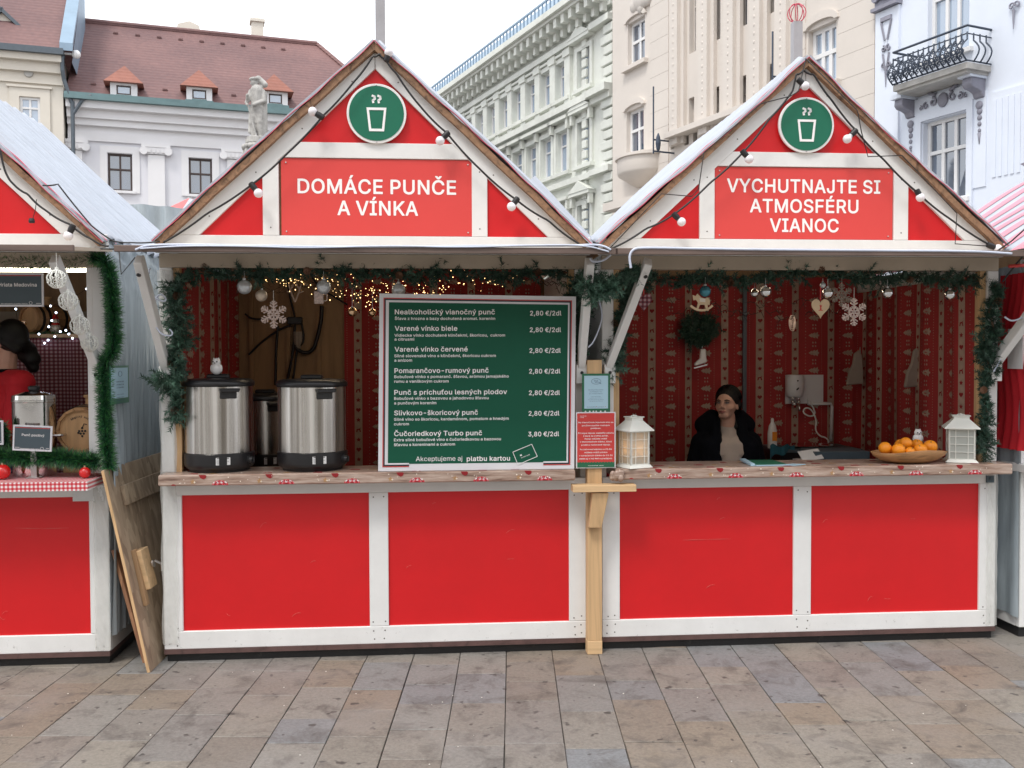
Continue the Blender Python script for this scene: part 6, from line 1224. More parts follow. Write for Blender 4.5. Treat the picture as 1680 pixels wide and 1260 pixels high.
# the right stall is a little lower in the gable than the punch stall
def settle(o):
    for c in o.children:
        if c.type == 'MESH':
            for v_ in c.data.vertices:
                if v_.co.z > 2.21: v_.co.z -= (v_.co.z-2.21)*.030
        settle(c)
settle(T4)
# ================================================================ THINGS ON AND AROUND THE STALLS
random.seed(21)
# leaning boards between the stalls
BD = thing('leaning_board', 'big weathered osb shutter with battens leaning between the two stalls', 'board', ROW, (ROW.u(258,-.02,1090),-.02,0))
tl = ROW.p(171,771,-.10); bl = ROW.p(247,1093,-.16); bl.z = .0; br = ROW.p(267,1083,-.02) ; br.z = 0
# the board is a slab: its long edge faces the viewer, its face turns right and back
dv = Vector((.62,.78,0))*.75
A, Bq = Vector((bl.x,bl.y,0.0)), Vector((tl.x,tl.y,tl.z)); nrm = (Bq-A).cross(dv).normalized()
if nrm.x < 0: nrm = -nrm
dv2 = Vector((.30,.95,.05)).normalized()
def bpt(s,t,h=0.): return A+(Bq-A)*s+dvv*t+nn*h
dvv = (Vector((.03,.85,0))); nn = (Bq-A).cross(dvv).normalized(); nn = nn if nn.x > 0 else -nn
m = MB(); m.extr([bpt(0,0),bpt(0,1.1),bpt(1,1.1),bpt(1,0)], nn*-.017); m.build('panel', M['osb'], BD, bevel=.002)
for s0,s1,t0,t1 in ((.80,.90,.18,1.05),(.30,.58,.12,.17),(.15,.30,.55,1.0)):
    m = MB(); m.extr([bpt(s0,t0,.0),bpt(s0,t1,.0),bpt(s1,t1,.0),bpt(s1,t0,.0)], nn*.022); m.build('batten', M['osb'] if s0 > .7 else M['ply'], BD, bevel=.002)
m = MB(); m.extr([bpt(.003,-.006,-.002),bpt(.003,-.0005,-.002),bpt(.997,-.0005,-.002),bpt(.997,-.006,-.002)], nn*-.014); m.build('edge_strip', M['pine'], BD)
m = MB(); m.extr([bpt(.37,.16,.0),bpt(.37,.30,.0),bpt(.57,.28,.0),bpt(.57,.14,.0)], nn*.045); hb = m.build('latch_block', M['pineh'], BD, bevel=.003)
m = MB(); c = bpt(.48,.26,.055); m.tube([c,c+Vector((.02,-.02,.02)),c+Vector((.05,-.01,.0)),c+Vector((.05,0,-.04))],.007,6); m.lathe(c,[(.02,0),(.02,.008)],10,tuple(nn)); m.build('metal_latch', M['tin'], hb)
m = MB(); A2 = ROW.p(240,1086,.0); A2.z = 0; B2 = ROW.p(188,903,.01); d2 = Vector((.10,.40,0)); m.extr([A2,A2+d2,B2+d2,B2],(-.02,0,0))
m.build('leaning_board', M['osbdark'], base=(A2.x,A2.y,0), label='narrow red brown board standing behind the big leaning osb shutter', cat='board', bevel=.002)
# timber support between the two stalls
u0, z0 = ROW.at(963,1073,-.05); u1 = ROW.u(986.5,-.05,1000)
SP = thing('timber_support', 'fresh pine post with crosspiece and brace between the two stalls', 'post', ROW, ((u0+u1)/2,-.04,0))
B = lambda n,mt,*bx,**k: MB().box(*bx).build(n,mt,SP,**k)
B('post', M['pine'], u0,u1,-.075,-.004,.075,1.63,bevel=.002); B('post_foot', M['cone'] if 0 else M['pineh'], u0-.001,u1+.001,-.077,-.003,0,.0745,bevel=.002)
xa, zb = ROW.at(940,808,-.16); xb, zt = ROW.at(1044,794,-.16); B('crosspiece', M['pineh'], xa,xb,-.165,-.076,zb,zt-.004,bevel=.002)
m = MB(); m.extr([ROW.p(966,866,-.118),ROW.p(987,866,-.118),ROW.p(999,809,-.150),ROW.p(972,809,-.150)],(0,.042,0)); m.build('brace', M['pine'], SP, bevel=.002)

# ---------------------------------------------------------------- menu board on the punch counter
VB = -.095
P = lambda x,y: ROW.at(x,y,VB)
q4 = [P(620.5,775),P(942,773),P(945,486.5),P(622.5,481.5)]
q4[0] = (q4[0][0],ZC1+.002); q4[1] = (q4[1][0],ZC1+.002)
bl_,br_,tr_,tl_ = [Vector(p) for p in q4]
def BQ(s,t): a = bl_.lerp(br_,s); b = tl_.lerp(tr_,s); return a.lerp(b,t)
MBd = thing('menu_board', 'large green drinks menu board with white frame standing on the punch counter', 'menu board', ROW, ((bl_.x+br_.x)/2,VB,ZC1))
def quad(s0,s1,t0,t1,v,th=.0012): 
    m = MB(); m.prism([tuple(BQ(s0,t0)),tuple(BQ(s1,t0)),tuple(BQ(s1,t1)),tuple(BQ(s0,t1))],v,v+th); return m
m = quad(0,1,0,1,VB,.018); m.build('backing', M['offwhite'], MBd)
def framep(ins, wd, v, mt, nm, cut=None):
    W_, H_b = (br_-bl_).length,(tl_-bl_).length; a = ins/W_; b = ins/H_b; c = wd/W_; d = wd/H_b; m = MB()
    def add(s0,s1,t0,t1): m.prism([tuple(BQ(s0,t0)),tuple(BQ(s1,t0)),tuple(BQ(s1,t1)),tuple(BQ(s0,t1))],v,v+.001)
    add(a,1-a,1-b-d,1-b); add(a,a+c,b+d,1-b-d); add(1-a-c,1-a,b+d,1-b-d)
    if cut: add(a,cut[0],b,b+d); add(cut[1],1-a,b,b+d)
    else: add(a,1-a,b,b+d)
    m.build(nm, mt, MBd)
quad(.048,.962,.040,.952,VB-.0012).build('green_face', M['boardgreen'], MBd)
framep(.022,.0045,VB-.0020,M['redball'] if 0 else M['posterred'],'red_line',(.155,.84))
framep(.0265,.0085,VB-.0022,M['lineblack'],'dark_line',(.155,.84))
framep(.035,.008,VB-.0024,M['offwhite'],'white_line',(.155,.84))
def cp(x,y): return P(610+x/3.706, 460+y/3.706)
items = [
 (('Nealkoholický vianočný punč',140,748,206),[('Šťava z hrozna a bazy dochutená aromat. korením',140,750,240)],('2,80 €/2dl',962,1152,213)),
 (('Varené vínko biele',140,520,306),[('Vidiecke vínko dochutené klinčekmi, škoricou,  cukrom',138,810,342),('a citrusmi',138,258,366)],('2,80 €/2dl',960,1150,314)),
 (('Varené vínko červené',139,583,433),[('Silné slovenské víno s klinčekmi, škoricou cukrom',137,754,467),('a anízom',137,245,494)],('2,80 €/2dl',958,1148,440)),
 (('Pomarančovo-rumový punč',138,710,563),[('Bobuľové vínko s pomaranč. šťavou, arómou jamajského',137,832,594),('rumu a vanilkovým cukrom',137,467,622)],('2,80 €/2dl',956,1145,566)),
 (('Punč s príchuťou lesných plodov',137,822,695),[('Bobuľové vínko s bazovou a jahodovou šťavou',136,710,726),('a punčovým korením',136,392,754)],('2,80 €/2dl',955,1143,697)),
 (('Slivkovo-škoricový punč',136,645,820),[('Silné víno so škoricou, kardamónom, pomelom a hnedým',135,832,853),('cukrom',135,226,881)],('2,80 €/2dl',953,1140,822)),
 (('Čučoriedkový Turbo punč',136,670,946),[('Extra silné bobuľové víno s čučoriedkovou a bazovou',135,785,978),('šťavou s koreninami a cukrom',135,506,1007)],('3,80 €/2dl',951,1138,948))]
def tl1(m, st, x0, x1, yb, cap, bold):
    a = cp(x0,yb); b = cp(x1,yb); m.text(st,(a[0],VB-.003,a[1]),cap,b[0]-a[0],'L',bold)
for T_,D_,Pp in items:
    m = MB(); tl1(m,*T_,.0262,.022); m.build('drink_name', M['signwhite'], MBd)
    m = MB(); tl1(m,*Pp,.0255,.022); m.build('price', M['signwhite'], MBd)
    for d_ in D_: m = MB(); tl1(m,*d_,.0150,.020); m.build('drink_description', M['signwhite'], MBd)
m = MB(); tl1(m,'Akceptujeme aj',268,550,1099,.0262,.0); tl1(m,'platbu kartou',577,840,1098,.0262,.022)
m.build('payment_line', M['signwhite'], MBd)
m = MB(); cpt = [cp(x,y) for x,y in ((857,1044),(972,996),(1006,1070),(888,1120))]
cpt = [Vector(p) for p in cpt]; ctr = sum(cpt,Vector((0,0)))/4
for i in range(4):
    a,b = cpt[i],cpt[(i+1)%4]; m.tube([(a.x,VB-.003,a.y),(b.x,VB-.003,b.y)],.0018,6)
e = (cpt[1]-cpt[0]).normalized(); f_ = Vector((-e.y,e.x))
k = ctr-e*.022+f_*.004; m.prism([tuple(k-e*.005-f_*.004),tuple(k+e*.005-f_*.004),tuple(k+e*.005+f_*.004),tuple(k-e*.005+f_*.004)],VB-.004,VB-.002)
o_ = ctr-e*.027-f_*.013; m.text('456 78654 54356',(o_.x,VB-.003,o_.y),.0055,.052,'L',.01,ex=(e.x,0,e.y),ez=(f_.x,0,f_.y)); m.build('card_icon', M['signwhite'], MBd)

# ---------------------------------------------------------------- small posters on the post
def poster(px0,px1,py0,py1,v,label,cat,face,edge,tilt=0):
    xm,ym = (px0+px1)/2,(py0+py1)/2
    a,b = ROW.at(px0,ym,v)[0],ROW.at(px1,ym,v)[0]; c,d = ROW.at(xm,py1,v)[1],ROW.at(xm,py0,v)[1]
    T = thing('poster', label, cat, ROW, ((a+b)/2,v,c)); m = MB(); m.box(a,b,v,v+.004,c,d); m.build('backing', edge, T); return T,a,b,c,d
T,a,b,c,d = poster(955,1001,613,676,-.082,'small pale blue notice in a green frame above the red one on the post','poster',None,M['postergreen'])
v = -.082; w_,h_ = b-a,d-c
MB().box(a+.075*w_,b-.075*w_,v-.001,v,c+.09*h_,d-.055*h_).build('blue_sheet', M['posterblue'], T)
m = MB(); m.tube([(a+w_*(.5+.17*math.cos(t*PI/8)),v-.0015,d-h_*.2+h_*.075*math.sin(t*PI/8)) for t in range(16)],.0008,5,closed=True)
for dx in (-.05,0,.05): m.tube([(a+w_*(.48+dx),v-.0015,d-h_*.16),(a+w_*(.53+dx),v-.0015,d-h_*.24)],.001,5)
m.tube([(a+w_*.6,v-.0015,d-h_*.22),(a+w_*.68,v-.0015,d-h_*.27)],.0012,5)
for i,(st_,z_,ww,cp_) in enumerate((('Bezhotovostná platba',.43,.52,.0036),('pre všetkých u nás',.48,.44,.0036),('aj v tomto stánku',.53,.48,.0036),('možnosť platby',.60,.36,.0022),('platobnou kartou',.64,.44,.0022),('kontaktná aj mobilná',.68,.54,.0022),('ďakujeme za návštevu',.72,.46,.0026))):
    m.text(st_,(a+w_*.49,v-.0014,d-h_*z_),cp_,w_*ww,'C',.02)
m.text('SLOVENSKO',(a+w_*.17,v-.0014,c+h_*.125),.0034,w_*.33,'L',.03); m.text('SLOVAKIA',(a+w_*.55,v-.0014,c+h_*.125),.0034,w_*.24,'L',.03)
m.build('print', M['printblue'], T)
m = MB()
for i,x in enumerate((.12,.27,.4,.5,.66,.82)): m.prism([(a+w_*(x-.04),c+.004),(a+w_*x,c+.0005),(a+w_*(x+.04),c+.004),(a+w_*x,c+.008)],v-.0015,v-.0005)
m.build('folk_border', M['signwhite'], T)
m = MB()
for x in (.515,.83): m.ball((a+w_*x,v-.0015,c+h_*.14),.0018,8,6,(1,.3,1))
m.build('red_marks', M['redball'], T)
T,a,b,c,d = poster(945,1010,676,768,-.088,'red reusable cup notice with white text on the post beside the menu board','poster',None,M['offwhite'])
v = -.088; w_,h_ = b-a,d-c
MB().box(a+.03*w_,b-.03*w_,v-.001,v,c+.10*h_,d-.02*h_).build('red_sheet', M['posterred'], T)
m = MB(); pts = [(a+.03*w_,c+.015*h_),(b-.03*w_,c+.015*h_)]; n = 26
for k in range(n,-1,-1): pts.append((a+.03*w_+.94*w_*k/n, c+h_*(.10 if k%2 else .115)))
m.prism(pts,v-.0022,v-.0012); m.build('green_band', M['postergreen'], T)
m = MB()
rows = [('Na Vianočnom hlavnom trhu sa',.195,.88),('používa systém vratných',.25,.70),('pohárov.',.30,.26),('Pri kúpe nápoja zaplatíte zálohu',.385,.90),('2 eurá za vratný pohár.',.435,.64),('Pohár môžete vrátiť',.487,.56),('v ktoromkoľvek stánku, ktorý',.54,.80),('predáva rozlievané nápoje.',.595,.74),('Po zatvorení stánkov o 22.00',.675,.80),('môžete vrátiť poháre',.73,.58),('v označenom stánku do 22.30',.785,.84),('alebo aj v iný deň s predajom.',.84,.84)]
for st_,z_,ww in rows: m.text(st_,(a+w_*.5,v-.0015,d-h_*z_),.0078,w_*ww,'C',.025)
m.text('VIANOČNÉ TRHY',(a+w_*.5,v-.0028,c+h_*.04),.0038,w_*.4,'C',.02); m.text('vianočné',(a+w_*.1,v-.0015,d-h_*.075),.004,w_*.16,'L',.0); m.text('trhy',(a+w_*.1,v-.0015,d-h_*.10),.004,w_*.1,'L',.0)
m.build('print', M['signwhite'], T)
# green framed notice on the film of the left stall (faces right)
vx = R1+.045; a,b = .02,.42; 
def sidep(px,py):   # point of the plane u = vx
    o,dr = ROW.ray(px,py); t = (vx-o.x)/dr.x; return o+dr*t
pA,pB = sidep(186,600),sidep(212,660); y0,y1,z0,z1 = pA.y-.05,pB.y,pB.z,pA.z
NT = thing('poster', 'pale notice with green edge on the film wall beside the tinsel', 'poster', ROW, (vx,(y0+y1)/2,z0))
m = MB(); m.box(vx-.004,vx,y0,y1,z0,z1); m.build('backing', M['postergreen'], NT)
m = MB(); m.box(vx,vx+.001,y0+.01,y1-.02,z0+.03,z1-.012); m.build('pale_sheet', M['posterblue'], NT)
m = MB(); ym = (y0+y1)/2
for i in range(7): m.text(('Bezhotovostná platba','pre všetkých u nás','aj v tomto stánku','možnosť platby','platobnou kartou','kontaktná aj mobilná','SLOVAKIA')[i],(vx+.0015,ym,z1-.09-.016*i-(.02 if i>2 else 0)),.007 if i<3 else .0045,.12,'C',.02,ex=(0,1,0))
m.tube([(vx+.002,ym+.03*math.cos(t*PI/6),z1-.045+.015*math.sin(t*PI/6)) for t in range(12)],.001,5,closed=True); m.build('print', M['printblue'], NT)

# ---------------------------------------------------------------- punch urns
def urn(cu, cv, base, rad, hh, label, group, owl=False):
    T = thing('punch_urn', label, 'urn', ROW, (cu,cv,base), group); c = (cu,cv,base)
    m = MB(); m.lathe(c,[(rad*.86,0),(rad*.88,.012),(rad*.95,.018),(rad*1.0,.03),(rad*1.02,.045),(rad*1.02,.098),(rad*.985,.103)],56); m.build('base', M['black'], T, smooth=True)
    m = MB(); m.lathe(c,[(rad*.985,.1035),(rad*.985,.104),(rad*.985,hh-.045),(rad*.98,hh-.044)],72); m.build('steel_body', M['steel'], T, smooth=True)
    m = MB(); m.lathe(c,[(rad*1.02,hh-.0435),(rad*1.035,hh-.040),(rad*1.035,hh-.022),(rad*1.0,hh-.014),(rad*.93,hh-.005),(rad*.6,hh-.001),(.001,hh)],56); ld = m.build('lid', M['black'], T, smooth=True)
    m = MB(); m.box(cu-.06,cu+.06,cv-.03,cv+.03,hh+base-.004,hh+base+.022); m.build('lid_handle', M['black'], ld, bevel=.008)
    an = R(-62); gx = cu+rad*math.cos(an); gy = cv+rad*math.sin(an); tx = Vector((-math.sin(an),math.cos(an),0)); nx = Vector((math.cos(an),math.sin(an),0)); gc = Vector((gx,gy,base+hh-.082))
    for sg in (1,-1):
        an2 = an if sg > 0 else an+PI; tx = Vector((-math.sin(an2),math.cos(an2),0)); nx = Vector((math.cos(an2),math.sin(an2),0)); gc = Vector((cu,cv,base+hh-.078))+nx*rad*.99
        m = MB(); p_ = lambda s,h,e: gc+tx*s+Vector((0,0,h))+nx*e
        m.extr([p_(-.045,-.03,-.004),p_(.045,-.03,-.004),p_(.045,.024,-.004),p_(-.045,.024,-.004)], nx*.008)
        m.extr([p_(-.048,.006,.004),p_(.048,.006,.004),p_(.055,.026,.004),p_(-.055,.026,.004)], nx*.034); m.build('side_grip', M['black'], T, bevel=.005)
    an = R(-72); nx = Vector((math.cos(an),math.sin(an),0)); tx = Vector((-math.sin(an),math.cos(an),0)); gc = Vector((cu,cv,base+.066))+nx*rad*1.002
    m = MB(); m.extr([gc-tx*.037-Vector((0,0,.022)),gc+tx*.037-Vector((0,0,.022)),gc+tx*.037+Vector((0,0,.018)),gc-tx*.037+Vector((0,0,.018))], nx*.002); lb = m.build('rating_label', M['label'], T)
    m = MB(); 
    for i,h_ in enumerate((.012,.002,-.004,-.010,-.016)): 
        q_ = gc+nx*.0028+Vector((0,0,h_)); m.extr([q_-tx*.032,q_+tx*(.03 if i in (0,2) else .012),q_+tx*(.03 if i in (0,2) else .012)+Vector((0,0,.0035 if i == 0 else .0012)),q_-tx*.032+Vector((0,0,.0035 if i == 0 else .0012))], nx*.0004)
    m.build('label_print', M['blackprint'], lb)
    an = R(-22); nx = Vector((math.cos(an),math.sin(an),0)); kc = Vector((cu,cv,base+.06))+nx*(rad*.99)
    m = MB(); m.lathe(kc,[(.026,0),(.026,.012),(.020,.014),(.018,.03),(.001,.031)],18,tuple(nx)); m.box(kc.x+.02,kc.x+.034,kc.y-.012,kc.y,kc.z-.012,kc.z+.014); m.build('temperature_knob', M['black'], T, smooth=True)
    return T, base+hh
def urn_at(x0,x1,yt,yb,cv,base,label,owl=False):
    um = ROW.u((x0+x1)/2,cv,700); ul,ur = ROW.u(x0,cv,700),ROW.u(x1,cv,700); rad = (ur-ul)/2/1.02; zt = ROW.z((x0+x1)/2,yt,cv)
    return urn(um,cv,base,rad,zt-base,label,'steel punch urns')
tu, zu = urn_at(302,417,620,772,.09,ZC1+.001,'steel punch urn with a white owl on its lid, left of the pair')
urn_at(455,570,621,772,.09,ZC1+.001,'steel punch urn without an owl, nearer the menu board')
SH = thing('back_shelf', 'plain board shelf behind the two front urns', 'shelf', ROW, (ROW.u(440,.75,745),.75,.12))
uu = ROW.u(440,.75,745); m = MB(); m.box(uu-.45,uu+.45,.55,.98,.93,.96); m.build('shelf_top', M['ply'], SH); m = MB()
for sx in (-.4,.4):
    for sy in (.6,.93): m2 = MB(); m2.box(uu+sx-.02,uu+sx+.02,sy-.02,sy+.02,.10,.93); m2.build('leg', M['ply'], SH)
uf_ = ROW.u(436,.76,700); urn(uf_,.76,.961,.175,.47,'third punch urn standing in the shade behind the front pair','steel punch urns')
def owl(c, s, label, parent_note=''):
    T = thing('owl_figurine', label, 'figurine', ROW, c); c = Vector(c); m = MB()
    m.ball(c+Vector((0,0,.030*s)), .03*s, 14, 10, (1,.85,1.1)); m.ball(c+Vector((0,0,.066*s)), .024*s, 14, 10, (1,.9,1))
    for sg in (-1,1): m.lathe(c+Vector((sg*.013*s,0,.080*s)),[(.007*s,0),(.001,.014*s)],8); m.ball(c+Vector((sg*.026*s,.0,.032*s)),.016*s,8,6,(.45,.7,1.3))
    remesh(m,'body',M['ceramic'],.0022*s,T,1)
    m = MB()
    for sg in (-1,1): m.ball(c+Vector((sg*.010*s-.003*s,-.021*s,.069*s)),.0042*s,8,6)
    m.ball(c+Vector((-.003*s,-.024*s,.062*s)),.0035*s,6,5,(.7,1,1.5)); m.build('eyes_and_beak', M['blackprint'], T, smooth='all')
    return T
owl((ROW.u(355,.06,600),.06,zu+.020), 1.0, 'white ceramic owl standing on the lid of the left urn')

# ---------------------------------------------------------------- lanterns
def lantern(px0,px1,pyt,pyb,v,rot,lit,label):
    um = ROW.u((px0+px1)/2,v,720); wd = (ROW.u(px1,v,720)-ROW.u(px0,v,720)); zb = ZC1+.002; zt = ROW.z((px0+px1)/2,pyt,v); H = zt-zb
    T = thing('lantern', label, 'lantern', ROW, (um,v,zb), 'white counter lanterns'); RM = Matrix.Rotation(rot,3,'Z'); c = Vector((um,v,zb)); k = wd/1.28
    def tf(m):
        m.v = [c + RM @ Vector(p) for p in m.v]; return m
    s = k*.5; base = MB(); base.add([(-s*1.06,-s*1.06,0),(s*1.06,-s*1.06,0),(s*1.06,s*1.06,0),(-s*1.06,s*1.06,0),(-s*.9,-s*.9,H*.055),(s*.9,-s*.9,H*.055),(s*.9,s*.9,H*.055),(-s*.9,s*.9,H*.055)],[(0,3,2,1),(4,5,6,7),(0,1,5,4),(1,2,6,5),(2,3,7,6),(3,0,4,7)])
    tf(base).build('base', M['lantern'], T, bevel=.001)
    z0,z1 = H*.055,H*.70; f = s*.86
    for a_ in range(4):
        q_ = Matrix.Rotation(a_*PI/2,3,'Z'); m = MB(); t_ = .006
        m.box(-f,-f+t_*1.7,-f,-f+.006,z0,z1); m.box(f-t_*1.7,f,-f,-f+.006,z0,z1); m.box(-f+t_*1.7,f-t_*1.7,-f,-f+.006,z0,z0+t_); m.box(-f+t_*1.7,f-t_*1.7,-f,-f+.006,z1-t_,z1)
        for x_ in (-f*.45,f*.45): m.box(x_-.0018,x_+.0018,-f+.001,-f+.005,z0+t_,z1-t_)
        for j in (1,2,3): zz_ = z0+(z1-z0)*j/4; m.box(-f+t_*1.7,f-t_*1.7,-f+.0005,-f+.0045,zz_-.0018,zz_+.0018)
        m.v = [q_ @ p for p in m.v]; tf(m).build('side_frame', M['lantern'], T)
        m = MB(); m.box(-f+.006,f-.006,-f+.006,-f+.0075,z0+.002,z1-.002); m.v = [q_ @ p for p in m.v]; tf(m).build('pane', M['frostpane'] if not lit else M['litpane'], T)
    m = MB(); e = s*1.12; m.add([(-e,-e,z1),(e,-e,z1),(e,e,z1),(-e,e,z1),(-e,-e,z1+.006),(e,-e,z1+.006),(e,e,z1+.006),(-e,e,z1+.006),(-s*.5,-s*.5,H*.90),(s*.5,-s*.5,H*.90),(s*.5,s*.5,H*.90),(-s*.5,s*.5,H*.90)],
        [(0,3,2,1),(0,1,5,4),(1,2,6,5),(2,3,7,6),(3,0,4,7),(4,5,9,8),(5,6,10,9),(6,7,11,10),(7,4,8,11),(8,9,10,11)]); m.box(-s*.5,s*.5,-s*.5,s*.5,H*.90,H*.955); m.box(-s*.58,s*.58,-s*.58,s*.58,H*.955,H*.975); tf(m).build('roof', M['lantern'], T, bevel=.001)
    m = MB(); m.tube([(-.02,0,H*.98),(-.012,0,H*.992),(.012,0,H*.992),(.02,0,H*.98)],.003,6); m.ball((0,0,H*.99),.006,8,6); tf(m).build('carrying_ring', M['lantern'], T)
    m = MB(); m.lathe((0,0,z0),[(.022,0),(.022,.05),(.018,.055),(.001,.054)],16); cd2 = tf(m).build('candle', M['pearl'], T, smooth=True)
    if lit:
        m = MB(); m.ball((0,0,z0+.068),.008,8,8,(1,1,1.9)); tf(m).build('flame', M['flame'], T)
        l = bpy.data.lights.new('candle_glow','POINT'); l.energy = .22; l.color = (1,.55,.25); l.shadow_soft_size = .015; lo = bpy.data.objects.new('candle_glow', l); COL.objects.link(lo); lo.parent = T; lo.location = RM @ Vector((0,0,z0+.09))
M['flame'] = emis('candle_flame',(1,.50,.18),9)
lantern(1013,1067,681,771,-.045,R(22),True,'white lantern with a glowing candle beside the post')
lantern(1547,1605,679,764,.02,R(-24),False,'white unlit lantern right of the orange bowl')

# ---------------------------------------------------------------- bowl of oranges
VO = .0; ub0,ub1 = ROW.u(1430,VO,745),ROW.u(1551,VO,745); uc = (ub0+ub1)/2; rb_ = (ub1-ub0)/2; zb = ZC1+.002; zr = ROW.z(1490,741,VO-.10)
BW = thing('fruit_bowl', 'shallow olive wood bowl holding the oranges on the right counter', 'bowl', ROW, (uc,VO,zb))
hB = zr-zb; m = MB(); pr = [(.35,0),(.5,.02),(.75,.25),(.92,.6),(1.0,.97),(.985,1.0),(.95,.95),(.8,.55),(.5,.25),(.01,.18)]
m.lathe((uc,VO,zb),[(a*rb_,b*hB) for a,b in pr],40,None,1,.62)
m.v = [Vector((p.x,p.y,p.z+.010*math.sin((p.x-uc)*14+1)*(p.z-zb)/hB)) for p in m.v]
m.build('bowl', M['olive'], BW, smooth='all')
random.seed(2)
for px,py,r,vv,lab in ((1452,735,10.5,-.02,'leftmost orange in the wooden bowl'),(1478,730,10,.05,'orange at the back left of the bowl behind its neighbour'),(1474,738,11,-.06,'orange at the front left of the bowl beside the leftmost one'),(1486,727,10.2,.0,'highest orange standing above the others near the bowl centre'),
    (1493,741,8,-.075,'small low orange half sunk at the front rim of the bowl'),(1504,730,10,.05,'orange in front of the owl at the back of the bowl'),(1510,738,10.8,-.05,'orange at the front right of the bowl'),(1526,733,11.5,-.01,'rightmost and largest orange in the wooden bowl'),(1466,742,7,-.0,'orange almost hidden low between the left ones')):
    c = ROW.p(px,py,vv); rr_ = r/1560*(5.45+vv); m = MB(); m.ball(c,rr_,18,12,(1,1,.95)); 
    o = m.build('orange', M['orange'], base=tuple(c-Vector((0,0,rr_))), smooth='all', label=lab, cat='orange', group='oranges in the bowl')
    m = MB(); an = random.random()*6; d_ = Vector((math.cos(an)*.6,-.5,.6)).normalized(); m.lathe(c+d_*rr_*.97,[(.004,0),(.003,.002),(.001,.003)],6,tuple(d_)); m.build('stem_button', M['needle2'], o)
owl((ROW.u(1506,.14,720),.14,ZC1+.096), .95, 'white ceramic owl looking over the oranges'); 
m = MB(); uo = ROW.u(1506,.14,720); m.lathe((uo,.14,ZC1+.001),[(.035,0),(.035,.094)],16); m.build('figurine_stand', M['black'], base=(uo,.14,ZC1), label='small dark round block under the owl behind the oranges', cat='stand')
# leaflets on the right counter
LP = thing('leaflet', 'dark green leaflet in a clear holder lying on the right counter', 'leaflet', ROW, (ROW.u(1258,.02,762),.02,ZC1+.002))
u_ = ROW.u(1258,.02,762); m = MB(); m.extr([(u_-.11,-.06,ZC1+.003),(u_+.10,-.05,ZC1+.003),(u_+.07,.12,ZC1+.012),(u_-.10,.12,ZC1+.012)],(0,0,.002)); m.build('sheet', M['green'], LP)
m = MB(); m.extr([(u_-.125,-.07,ZC1+.0018),(u_-.10,-.07,ZC1+.0018),(u_-.09,.13,ZC1+.01),(u_-.12,.13,ZC1+.01)],(0,0,.012)); m.extr([(u_-.10,-.085,ZC1+.0015),(u_+.10,-.075,ZC1+.0015),(u_+.10,-.05,ZC1+.003),(u_-.10,-.06,ZC1+.003)],(0,0,.003)); m.build('holder', M['posterblue'], LP)
m = MB(); u_ = ROW.u(1305,-.05,768); m.extr([(u_-.07,-.06,ZC1+.002),(u_-.02,-.09,ZC1+.002),(u_+.06,-.05,ZC1+.002),(u_,-.01,ZC1+.002)],(0,0,.004)); m.build('leaflet', M['posterblue'], base=(u_,-.05,ZC1+.002), label='pale leaflet lying right of the green one on the counter', cat='leaflet')

# ---------------------------------------------------------------- things on the back wall of the right stall
DW = DI-.06
BO = thing('water_heater', 'white water heater with chrome tap on the curtain wall', 'heater', ROW, (ROW.u(1325,DW,650),DW,1.3))
r4 = lambda x0,x1,y0,y1,v: rect(ROW,x0,x1,y0,y1,v)
a,b,c,d = r4(1288,1350,615,662,DW); MB().box(a,b,DW-.008,DW,c,d).build('back_plate', M['boiler'], BO)
a,b,c,d = r4(1293,1322,615,652,DW-.1); m = MB(); m.lathe(((a+b)/2,DW-.06,c),[((b-a)*.34,0),((b-a)*.47,.015),((b-a)*.5,.04),((b-a)*.5,d-c-.02),((b-a)*.45,d-c)],24,None,1,.8); m.build('tank', M['boiler'], BO, smooth=True)
m = MB(); m.lathe(((a+b)/2,DW-.06-(b-a)*.4,(c+d)/2+.04),[(.006,0),(.006,.004)],8,(0,-1,0)); m.lathe(((a+b)/2,DW-.06-(b-a)*.4,(c+d)/2-.02),[(.014,0),(.014,.003)],12,(0,-1,0),1,.4); m.build('indicator', M['black'], BO)
m = MB(); ux = (a+b)/2
for sx in (-.022,.022): m.tube([(ux+sx,DW-.08,c+.01),(ux+sx,DW-.08,c-.03)],.009,8); m.ball((ux+sx,DW-.08,c-.035),.014,8,6)
m.tube([(ux,DW-.08,c-.03),(ux,DW-.14,c-.05),(ux,DW-.16,c-.10)],.009,8); m.tube([(ux-.03,DW-.08,c-.05),(ux+.03,DW-.08,c-.05)],.011,8); m.build('tap', M['chrome'], BO, smooth='all')
m = MB(); p1 = [ROW.p(x,y,DW-.03) for x,y in ((1326,655),(1334,668),(1338,680),(1328,684),(1316,676),(1322,668),(1332,672),(1340,690),(1337,705),(1345,716),(1356,718),(1360,726))]; m.tube(curvy(p1),.006,6); m.build('hose', M['ceramic'], BO, smooth='all')
m = MB(); m.tube([ROW.p(x,y,DW-.02) for x,y in ((1325,662),(1363,662),(1365,668),(1363,724))],.012,8); m.build('drain_pipe', M['boiler'], BO, smooth='all')
zs = ROW.z(1320,730,DW-.25); TB = thing('wash_stand', 'dark wash stand with a round steel basin under the water heater', 'table', ROW, (ROW.u(1320,DW-.25,730),DW-.25,.1))
a,b = ROW.u(1258,DW-.2,730),ROW.u(1390,DW-.2,730); m = MB(); m.box(a,b,DW-.45,DW-.02,zs-.035,zs-.015); m.build('top', M['slate'], TB); MB().box(a+.02,b-.02,DW-.43,DW-.04,.10,zs-.036).build('cabinet', M['black'], TB)
